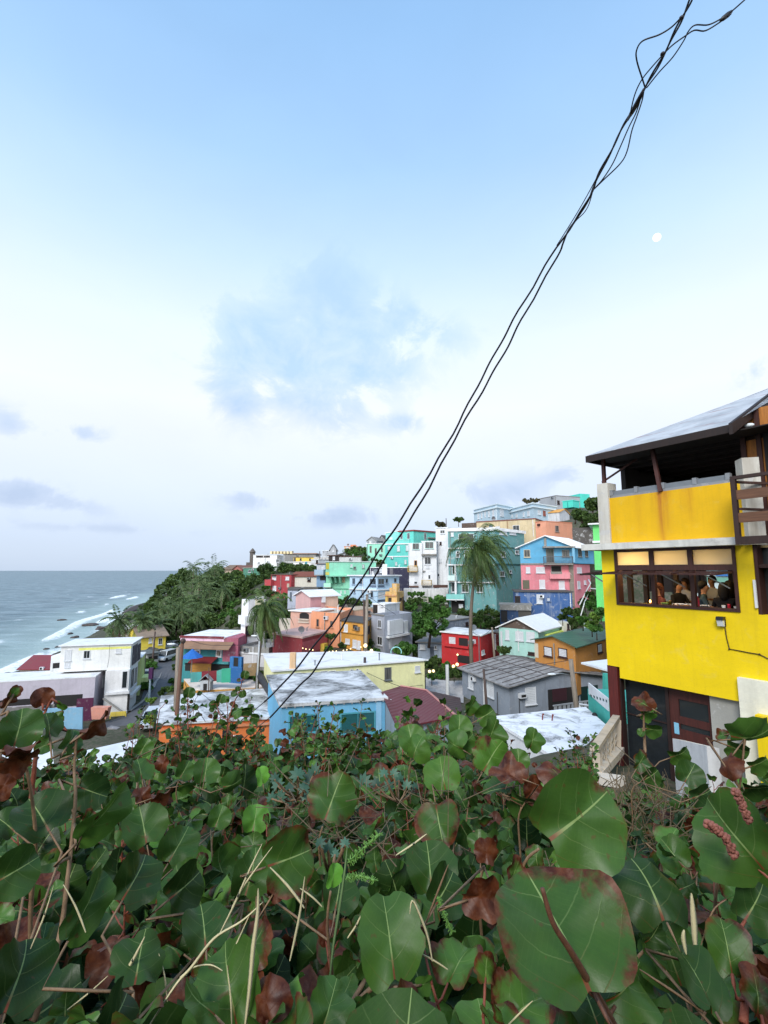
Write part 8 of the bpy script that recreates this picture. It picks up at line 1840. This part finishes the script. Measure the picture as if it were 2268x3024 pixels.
# ---- tall seedlings over the orange roof
sea_grape('thin seedling with small round leaves just right of the brown utility pole', [K(16, 265, 950, 90, 80, 15, 0, tone=.35, Y_=4.6), K(16, 200, 1060, 50, 200, 20, 0, tone=.35, Y_=4.6), K(16, 185, 1150, 38, 240, 30, 0, tone=.3, Y_=4.6), K(16, 356, 1145, 46, 50, 20, 0, tone=.4, brown=.15, Y_=4.6), K(16, 212, 1240, 24, 160, 30, 0, tone=.2, brown=.5, Y_=4.6), K(16, 320, 1300, 48, 40, 45, 0, tone=.2, brown=.6, Y_=4.6), K(16, 300, 1065, 30, 0, 30, 0, brown=.4, tone=.2, Y_=4.6)], stem=[(16, 250, 980, 4.6), (16, 252, 1150, 4.6), (16, 250, 1300, 4.6), (16, 258, 1500, 4.5)], sr=.006, smat=M_STEM2)
sea_grape('tallest thin seedling with red stem over the orange roof', [K(16, 1025, 705, 68, 80, 15, 0, tone=.35, Y_=4.7), K(16, 945, 780, 32, 170, 30, 0, tone=.3, brown=.3, Y_=4.7), K(16, 1000, 960, 62, -70, 20, 0, tone=.35, brown=.2, Y_=4.7), K(16, 885, 965, 55, 200, 30, 0, tone=.3, brown=.15, Y_=4.7), K(16, 930, 900, 45, 100, 20, 0, tone=.3, Y_=4.7), K(16, 860, 1110, 50, 150, 40, 0, tone=.3, brown=.35, Y_=4.7), K(16, 905, 1130, 35, -40, 20, 0, tone=.3, brown=.3, Y_=4.7), K(16, 1045, 1195, 100, 10, 45, 0, tone=.33, Y_=4.65), K(16, 905, 1225, 85, 70, 20, 0, tone=.38, Y_=4.65), K(16, 1160, 1290, 78, -10, 25, 0, tone=.33, Y_=4.65), K(16, 840, 1255, 42, 190, 20, 0, tone=.35, Y_=4.65)], stem=[(16, 990, 760, 4.7), (16, 960, 930, 4.7), (16, 890, 1060, 4.7), (16, 840, 1200, 4.65), (16, 800, 1340, 4.6), (16, 790, 1500, 4.5)], sr=.006, smat=M_STEM2)
sea_grape('slanting seedling with paired leaves between the two taller ones', [K(16, 700, 1030, 75, 70, 15, 0, tone=.38, Y_=4.7), K(16, 590, 1110, 60, 150, 20, 0, tone=.36, Y_=4.7), K(16, 640, 1100, 50, 10, 30, 0, tone=.4, Y_=4.7), K(16, 585, 1175, 42, 250, 20, 0, tone=.35, Y_=4.7), K(16, 750, 1275, 28, 40, 30, 0, tone=.3, Y_=4.7), K(16, 560, 1275, 38, 160, 40, 0, tone=.3, brown=.4, Y_=4.7), K(16, 620, 1270, 50, 60, 50, 0, tone=.4, brown=.3, Y_=4.7)], stem=[(16, 640, 1090, 4.7), (16, 680, 1210, 4.7), (16, 740, 1290, 4.7), (16, 790, 1330, 4.68), (16, 800, 1500, 4.6)], sr=.005, smat=M_STEM2)
# ---- generic shrubs: ten prototypes, copied
def proto(seed, hi, sprig=False):
    rr = random.Random(seed); H_ = .78; L_ = Leaves(); mb = MB()
    h = bpy.data.objects.new('sea_grape_shrub', None); C.objects.link(h)
    bx, by = rr.uniform(-.09, .09), rr.uniform(-.06, .06); path = [Vector((0, 0, -H_)), Vector((bx*.3, by, -H_*.6)), Vector((bx*.7, by*.5, -H_*.3)), Vector((bx, 0, 0))]; sp = smooth_path3(path, 6)
    mb.tube(sp, [.0048*(1.2-.8*i/len(sp)) for i in range(len(sp))], 6); n_ = rr.randint(8, 12) if sprig else rr.randint(15, 23)
    for i in range(n_):
        f = 1-(i/n_)**1.1*.72; p = sp[min(len(sp)-1, int(f*(len(sp)-1)))]; a = i*2.4+rr.uniform(-.5, .5); up_ = rr.uniform(-.1, .95) if i > 1 else rr.uniform(.7, 1.4)
        d = Vector((math.cos(a), math.sin(a), up_)).normalized(); sz = (rr.uniform(.04, .085) if sprig else rr.uniform(.05, .115))*(1 if i > 1 else .7); pet = rr.uniform(.02, .05); b = p+d*pet
        side = d.cross(Vector((0, 0, 1))).normalized(); nr = (side.cross(d)*rr.uniform(.3, 1)+Vector((rr.uniform(-.5, .5), rr.uniform(-.9, .1), rr.uniform(-.1, .5)))).normalized()
        br = rr.choice([0, .02, .05, .08, .12, .14, .17, .2, .24, .28, .32, .6]); tone = rr.uniform(.05, .95)
        L_.add(rr.choice(HI[:5] if hi else LO), b, d, nr, sz, (tone, br, .4 if rr.random() < .08 else 0)); mb.tube([p, p+d*pet*.5+Vector((0, 0, -.004)), b+d*.01], [.0026, .0022, .002], 5)
    L_.build('foliage', h); mb.build('stem', rr.choice([M_STEM, M_STEM2]), h, True, rel=False); return h
PROTO = [proto(600+i, i < 5) for i in range(12)]
def sil(u):
    return float(np.interp(u, [-400, 0, 250, 340, 450, 560, 760, 820, 1000, 1130, 1300, 1480, 1560, 1700, 1790, 1850, 2000, 2268, 2600], [2215, 2220, 2225, 2200, 2155, 2118, 2140, 2150, 2106, 2125, 2105, 2145, 2240, 2290, 2320, 2290, 2310, 2270, 2270]))
def vrow(Y_): return float(np.interp(Y_, [.6, .8, 1, 1.4, 2, 2.6, 3.5, 4.5, 6, 7], [3000, 2840, 2680, 2490, 2360, 2270, 2200, 2152, 2106, 2085]))
used = [False]*12; rr = random.Random(5)
SHR = []
for Y_ in (.62, .82, 1.05, 1.3, 1.6, 1.95, 2.35, 2.8, 3.3, 3.9, 4.6, 5.4, 6.3):
    spc = .135+.055*Y_; k = int(1.86*Y_/spc)+2
    for i in range(k):
        x = (i-(k-1)/2+rr.uniform(-.4, .4))*spc; y = Y_*rr.uniform(.9, 1.12); u = 1134+FPX*x/y*1.06
        vt = max(vrow(y)+rr.uniform(-25, 60), sil(u)+rr.uniform(-12, 45))
        if u > 1700 and y > 4.5: continue
        SHR.append((x, y, vt, rr.uniform(.85, 1.2)))
SHR += [(u_x, y_, v_, s_) for u_x, y_, v_, s_ in ((at(1690, 2200, 6)[0], 6.0, 2150, .8), (at(1720, 2200, 5.5)[0], 5.5, 2175, .8), (at(1660, 2200, 5.8)[0], 5.8, 2205, .8), (at(1745, 2200, 6)[0], 6.0, 2165, .7), (at(1700, 2200, 5.2)[0], 5.2, 2215, .8), (at(600, 2200, 4.6)[0], 4.6, 2150, .9), (at(680, 2200, 4.4)[0], 4.4, 2140, .9), (at(520, 2200, 4.5)[0], 4.5, 2135, .9), (at(900, 2200, 4.2)[0], 4.2, 2110, .8), (at(980, 2200, 4.4)[0], 4.4, 2115, .8), (at(1230, 2200, 3.4)[0], 3.4, 2060, .9), (at(1290, 2200, 3.2)[0], 3.2, 2105, .9), (at(1100, 2200, 4.4)[0], 4.4, 2130, .8), (at(430, 2200, 4.6)[0], 4.6, 2190, .9), (at(420, 2200, 6)[0], 6.0, 2080, .6))]
GL = 'one of the many round-leaved sea grape shrubs filling the foreground thicket'
for j, (x, y, vt, s_) in enumerate(SHR):
    k = rr.randrange(12) if y > 1.5 else rr.randrange(5)
    z = at(1134, vt, y).z; s_ *= .95 if y > 1.6 else .8
    src = PROTO[k]
    if not used[k]: o = src; used[k] = True
    else:
        o = src.copy(); C.objects.link(o)
        for ch in src.children: c_ = ch.copy(); C.objects.link(c_); c_.parent = o
    o.location = (x, y, z-.06*s_); o.rotation_euler = (rr.uniform(-.2, .2), rr.uniform(-.2, .2), rr.uniform(0, 6.28)); o.scale = (s_,)*3
    tag(o, GL, 'shrub', 'sea grape shrubs of the foreground thicket')
for k in range(12):
    if not used[k]:
        for ch in list(PROTO[k].children): bpy.data.objects.remove(ch)
        bpy.data.objects.remove(PROTO[k])
SPR = [proto(700+i, False, True) for i in range(5)]
for j in range(46):
    y = rr.uniform(3.2, 6.2); u = rr.choice([rr.uniform(340, 1480), rr.uniform(340, 800), rr.uniform(1660, 1760)]); x = (u-1134)/FPX*y/1.06; vt = sil(u)-rr.uniform(5, 62); k = j % 5
    if 1180 < u < 1420 and y > 4: vt += 25
    if j < 5: o = SPR[k]
    else:
        o = SPR[k].copy(); C.objects.link(o)
        for ch in SPR[k].children: c_ = ch.copy(); C.objects.link(c_); c_.parent = o
    o.location = (x, y, at(1134, vt, y).z); o.rotation_euler = (rr.uniform(-.2, .2), rr.uniform(-.2, .2), rr.uniform(0, 6.28)); o.scale = (rr.uniform(.8, 1.15),)*3
    tag(o, 'one of the small-leaved sea grape sprigs standing up along the ragged hedge top', 'shrub', 'sprigs along the hedge top')
# ---- dense understorey (cannot be counted)
L_ = Leaves(); rng = np.random.default_rng(77); n_ = 11500; c_ = 0
while c_ < n_:
    y = .5+6.8*rng.random()**1.25; x = (rng.random()-.5)*2.6*y; u = 1134+FPX*x/y*1.06; vt = max(vrow(y), sil(u))+25; zt = at(1134, vt, y).z
    z = zt-.12-.5*rng.random()**1.3
    if u > 1760 and y > 5: c_ += 1; continue
    d = Vector(rng.normal(size=3)); d.z = abs(d.z)*.7; d.normalize(); nr = Vector((rng.normal()*.6, -.3+rng.normal()*.6, .7)); dead = rng.random()
    L_.add(LO[rng.integers(0, 5)], (x, y, z), d, nr, rng.uniform(.06, .13), (rng.uniform(0, .5), .7 if dead < .07 else (.25 if dead < .25 else .0), 0)); c_ += 1  # leaf tones kept low so their colour deepens the shaded gaps between shrubs
h = L_.build('undergrowth', None); tag(h, kind='stuff'); h['label'] = 'dense dark understorey leaves below the shrubs'
# twigs and dry grass
def straw(name, label, pts, wpx, Y_, mat=None, cat='grass blade'):
    P = smooth_path3([at(*q(R, x, y), Y_+.0*i) for i, (R, x, y) in enumerate(pts)], 5); h = empty(name, P[-1], label, cat); mb = MB(); n_ = len(P); w_ = wpx/FPX*Y_/2
    for a in range(n_-1):
        d = (P[a+1]-P[a]).normalized(); s0 = d.cross(CF).normalized()
        f0, f1 = [w_*(.06+1.0*math.sin(math.pi*(.02+.90*k/(n_-1)))**.7) for k in (a, a+1)]
        up = -CF*w_*.5
        mb.quad(P[a]-s0*f0, P[a]+up, P[a+1]+up, P[a+1]-s0*f1); mb.quad(P[a]+up, P[a]+s0*f0, P[a+1]+s0*f1, P[a+1]+up); mb.quad(P[a]+s0*f0, P[a]-s0*f0, P[a+1]-s0*f1, P[a+1]+s0*f1)
    mb.build('blade', mat or M_STRAW, h, True); return h
S12 = lambda *l: [(12, x, y) for x, y in l]; S13 = lambda *l: [(13, x, y) for x, y in l]; S14 = lambda *l: [(14, x, y) for x, y in l]
straw('grass_blade', 'long straight straw slanting from upper right, leftmost of the crossing straws', S12((1285, -15), (1220, 120), (1150, 280), (1075, 430)), 6, .7); straw('grass_blade', 'pale straw running parallel just right of the leftmost straw', S12((1335, 0), (1200, 185), (1135, 300)), 5, .72)
straw('grass_blade', 'thickest cream straw standing nearly upright at the bottom left of centre', S12((1265, 205), (1262, 330), (1240, 500), (1222, 700), (1200, 890)), 12, .62); straw('grass_blade', 'bent straw curving down to the bottom edge from the upright straw', S12((1290, 270), (1185, 365), (1050, 450), (940, 590), (860, 680), (730, 880)), 8, .63)
straw('grass_blade', 'thin straw crossing behind the thick upright one', S12((1225, 330), (1130, 540), (1080, 640), (1022, 748)), 6, .66); straw('grass_blade', 'arched thin straw tip left of the upright straw', S12((880, 640), (950, 592), (1030, 580), (1090, 608)), 5, .64); straw('grass_blade', 'short upright straw at the bottom edge left of the thick one', S12((1112, 580), (1130, 740), (1136, 890)), 5, .62); straw('grass_blade', 'stubby straw at the bottom edge under the arched tip', S12((1048, 758), (1036, 890)), 7, .61)
straw('grass_blade', 'tall green stalk carrying two fuzzy spikes', S13((297, -10), (283, 150), (240, 450), (200, 700), (172, 960)), 8, .8, plain('6f8a5a', .6, 'green_stalk'), 'grass stalk'); straw('grass_blade', 'forked grey twig right of the upright oblong leaf', S13((1005, 125), (930, 320), (845, 540)), 6, .85, M_STEM, 'twig'); straw('grass_blade', 'kinked straw with orange tip right of the oblong leaf', S13((735, 470), (757, 380), (830, 540), (865, 650), (893, 800)), 7, .72)
straw('grass_blade', 'broad cut cream straw stub at lower right', S14((1225, 262), (1240, 420), (1250, 580)), 17, .8); straw('grass_blade', 'short curled straw stub left of the broad stub', S14((1185, 468), (1182, 520), (1197, 605)), 12, .78); straw('grass_blade', 'grey twig leaning between the right-hand leaves', S14((1420, 300), (1345, 370), (1280, 560)), 6, .82, M_STEM, 'twig'); straw('grass_blade', 'thin twig slanting below the largest leaf', S14((930, 690), (1050, 770), (1140, 830), (1300, 940)), 8, .72, M_STEM, 'twig'); straw('grass_blade', 'bright straw at the bottom left of the largest leaf', S14((330, 870), (250, 950), (180, 1020)), 6, .62)
for i, (x, y, a, l_, lab) in enumerate(((150, 500, 70, 330, 'pale straw at the far left bottom'), (420, 420, 115, 260, 'pale straw leaning left over the dark pointed leaf'), (560, 700, 60, 300, 'cream straw rising from the bottom left quarter'), (820, 760, 100, 240, 'short cream straw left of the arched tip'), (1420, 560, 80, 420, 'thin cream straw right of the thick upright one'), (1490, 300, 130, 260, 'thin straw crossing the rusty green leaf'), (330, 800, 40, 260, 'straw lying low at bottom left'))):
    ca, sa = math.cos(math.radians(a)), -math.sin(math.radians(a)); straw('grass_blade', lab, S12((x+ca*l_, y+sa*l_), (x+ca*l_*.6+8, y+sa*l_*.6), (x+ca*l_*.3+6, y+sa*l_*.3), (x, y)), 5+i % 3*2, .68+.03*(i % 4))
for i, (x, y, a, l_, lab) in enumerate(((300, 640, 60, 200, 'short pale twig left of the oblong leaf'), (1000, 860, 150, 260, 'pale twig low right of the oblong leaf'), (640, 60, 35, 260, 'buff twig above the oblong leaf'), (120, 420, 140, 200, 'buff twig left of the green stalk'))):
    ca, sa = math.cos(math.radians(a)), -math.sin(math.radians(a)); straw('twig', lab, S13((x+ca*l_, y+sa*l_), (x+ca*l_*.5+10, y+sa*l_*.5), (x, y)), 6, .8, None, 'twig')
def spike(name, label, pts, Y_, r, mat, fuzz=True, cat='flower spike'):
    P = smooth_path3([at(*q(R, x, y), Y_) for R, x, y in pts], 8); h = empty(name, P[0], label, cat); mb = MB(); rr_ = random.Random(3); n_ = len(P)
    mb.tube(P, [r*.35]*n_, 6)
    for i, p in enumerate(P):
        for k in range(7):
            d = Vector((rr_.uniform(-1, 1), rr_.uniform(-1, 1), rr_.uniform(-1, 1))).normalized()
            if fuzz: mb.bar(p, p+d*r*1.3, r*.16)
            else: mb.sphere(p+d*r*.6, r*.45, 6, 4)
    mb.build('spike', mat, h, not fuzz)
lime = plain('6a9645', .6, 'lime_spike'); spike('seed_spike', 'upper fuzzy lime green spike pointing up right', [(10, 690, 1005), (10, 770, 930), (10, 865, 840)], .8, .006, lime); spike('seed_spike', 'lower fuzzy lime green spike curving right', [(10, 675, 1108), (10, 750, 1092), (10, 840, 1120)], .8, .005, lime); spike('seed_spike', 'fuzzy green spike hanging right of centre at the bottom', [(13, 930, 360), (13, 980, 480), (13, 1030, 595)], .85, .005, lime)
pinkb = plain('8a5548', .7, 'flower_bud', 0, .35, 60); spike('flower_spike', 'dusky pink flower spike across the yellow-veined leaf', [(11, 1325, 718), (11, 1420, 790), (11, 1465, 885)], .85, .009, pinkb, False); spike('flower_spike', 'dusky pink flower spike at the top of the yellow-veined leaf', [(11, 1478, 535), (11, 1515, 610), (11, 1548, 690)], .85, .008, pinkb, False)
# vivid kidney leaf on the stalk
sea_grape('single vivid lime leaf beside the green stalk', [K(13, 200, 205, 90, 80, 42, 0, tone=.9, fresh=1.0, shape=6, Y_=.8)], drop=.3, sr=.003)
# lobed silvery plant
def lobed(label, R, pts, Y_, seed):
    rr_ = random.Random(seed); root = qat(R, pts[0][0], pts[0][1]+140, Y_); h = empty('castor_plant', root, label, 'plant'); V, F, Tn = [], [], []; mb = MB()
    for x, y, r in pts:
        c = qat(R, x, y, Y_+rr_.uniform(-.08, .08))-root; sz = r*REG[R][2]/FPX*Y_; nr = (Vector((rr_.uniform(-.5, .5), -1, rr_.uniform(.1, .9)))).normalized(); ax = nr.cross(Vector((0, 0, 1))).normalized(); ay = ax.cross(nr); a0 = rr_.uniform(-.4, .4); tn = rr_.uniform(.2, .9)
        for k in range(7):
            a = a0+(k-3)*.72+math.pi/2; d = ax*math.cos(a)+ay*math.sin(a); s_ = ax*-math.sin(a)+ay*math.cos(a); i0 = len(V); ln = sz*(1-.09*abs(k-3))
            V += [c, c+d*ln*.55+s_*ln*.2+nr*.004, c+d*ln-nr*ln*.2, c+d*ln*.55-s_*ln*.2+nr*.004]; F.append((i0, i0+1, i0+2, i0+3)); Tn += [tn]*4
        mb.tube([c, c*.6+Vector((0, .02, -.02)), Vector((0, 0, 0))], .004, 5)
    np_mesh('foliage', np.array([tuple(v) for v in V]), np.array(F), M_TEAL, h, attr={'tint': np.stack([np.array(Tn)]*3, 1)}); mb.build('stem', M_STEM, h, True, rel=False)
M_TEAL = foliage_mat('blue_green_leaves', '253f33', '557f68', .5, .15)
lobed('blue green plant with star-shaped lobed leaves left of centre', 10, [(370, 480, 60), (460, 500, 70), (250, 540, 55), (320, 560, 50), (410, 560, 50), (270, 610, 50), (480, 450, 50), (230, 500, 40), (340, 640, 45), (210, 620, 45), (420, 620, 45)], 1.75, 1); lobed('blue green lobed plant right of centre below the hedge top', 10, [(990, 505, 55), (930, 550, 50), (1040, 545, 45), (1090, 550, 35), (780, 520, 60), (850, 530, 45), (960, 470, 40), (900, 470, 40)], 2.2, 2); lobed('small blue green lobed plant beside the fuzzy spikes', 10, [(560, 930, 50), (510, 900, 45), (600, 960, 40), (660, 900, 40)], 1.2, 3)
# dry grass tangle, twigs on the right
mb = MB(); rr_ = random.Random(9)
for i in range(420):
    u = rr_.gauss(1890, 75); v = rr_.uniform(2330, 2600); Y_ = rr_.uniform(1.7, 3.2); p = at(u, v, Y_); l_ = rr_.uniform(.08, .28); d = Vector((rr_.gauss(0, .45), rr_.gauss(0, .4), rr_.uniform(-.1, 1))).normalized(); mb.bar(p, p+d*l_*.6+Vector((rr_.gauss(0, .02), 0, 0)), .0022)
    if i % 3 == 0: mb.bar(p+d*l_*.6, p+d*l_+Vector((0, 0, -.03)), .0018)
for i in range(160):
    u = rr_.gauss(1060, 170); v = rr_.uniform(2330, 2560); Y_ = rr_.uniform(1.3, 2.6); p = at(u, v, Y_); l_ = rr_.uniform(.05, .2); d = Vector((rr_.gauss(0, .7), rr_.gauss(0, .5), rr_.uniform(-.4, .8))).normalized(); mb.bar(p, p+d*l_, .0018)
o = mb.build('dry_grass', wood_mat('6f5f46', 'dry_grass_stems', scale=(20, 20, 20)), None, fix=False); tag(o, kind='stuff'); o['label'] = 'tangled dry grass and twigs among the leaves'
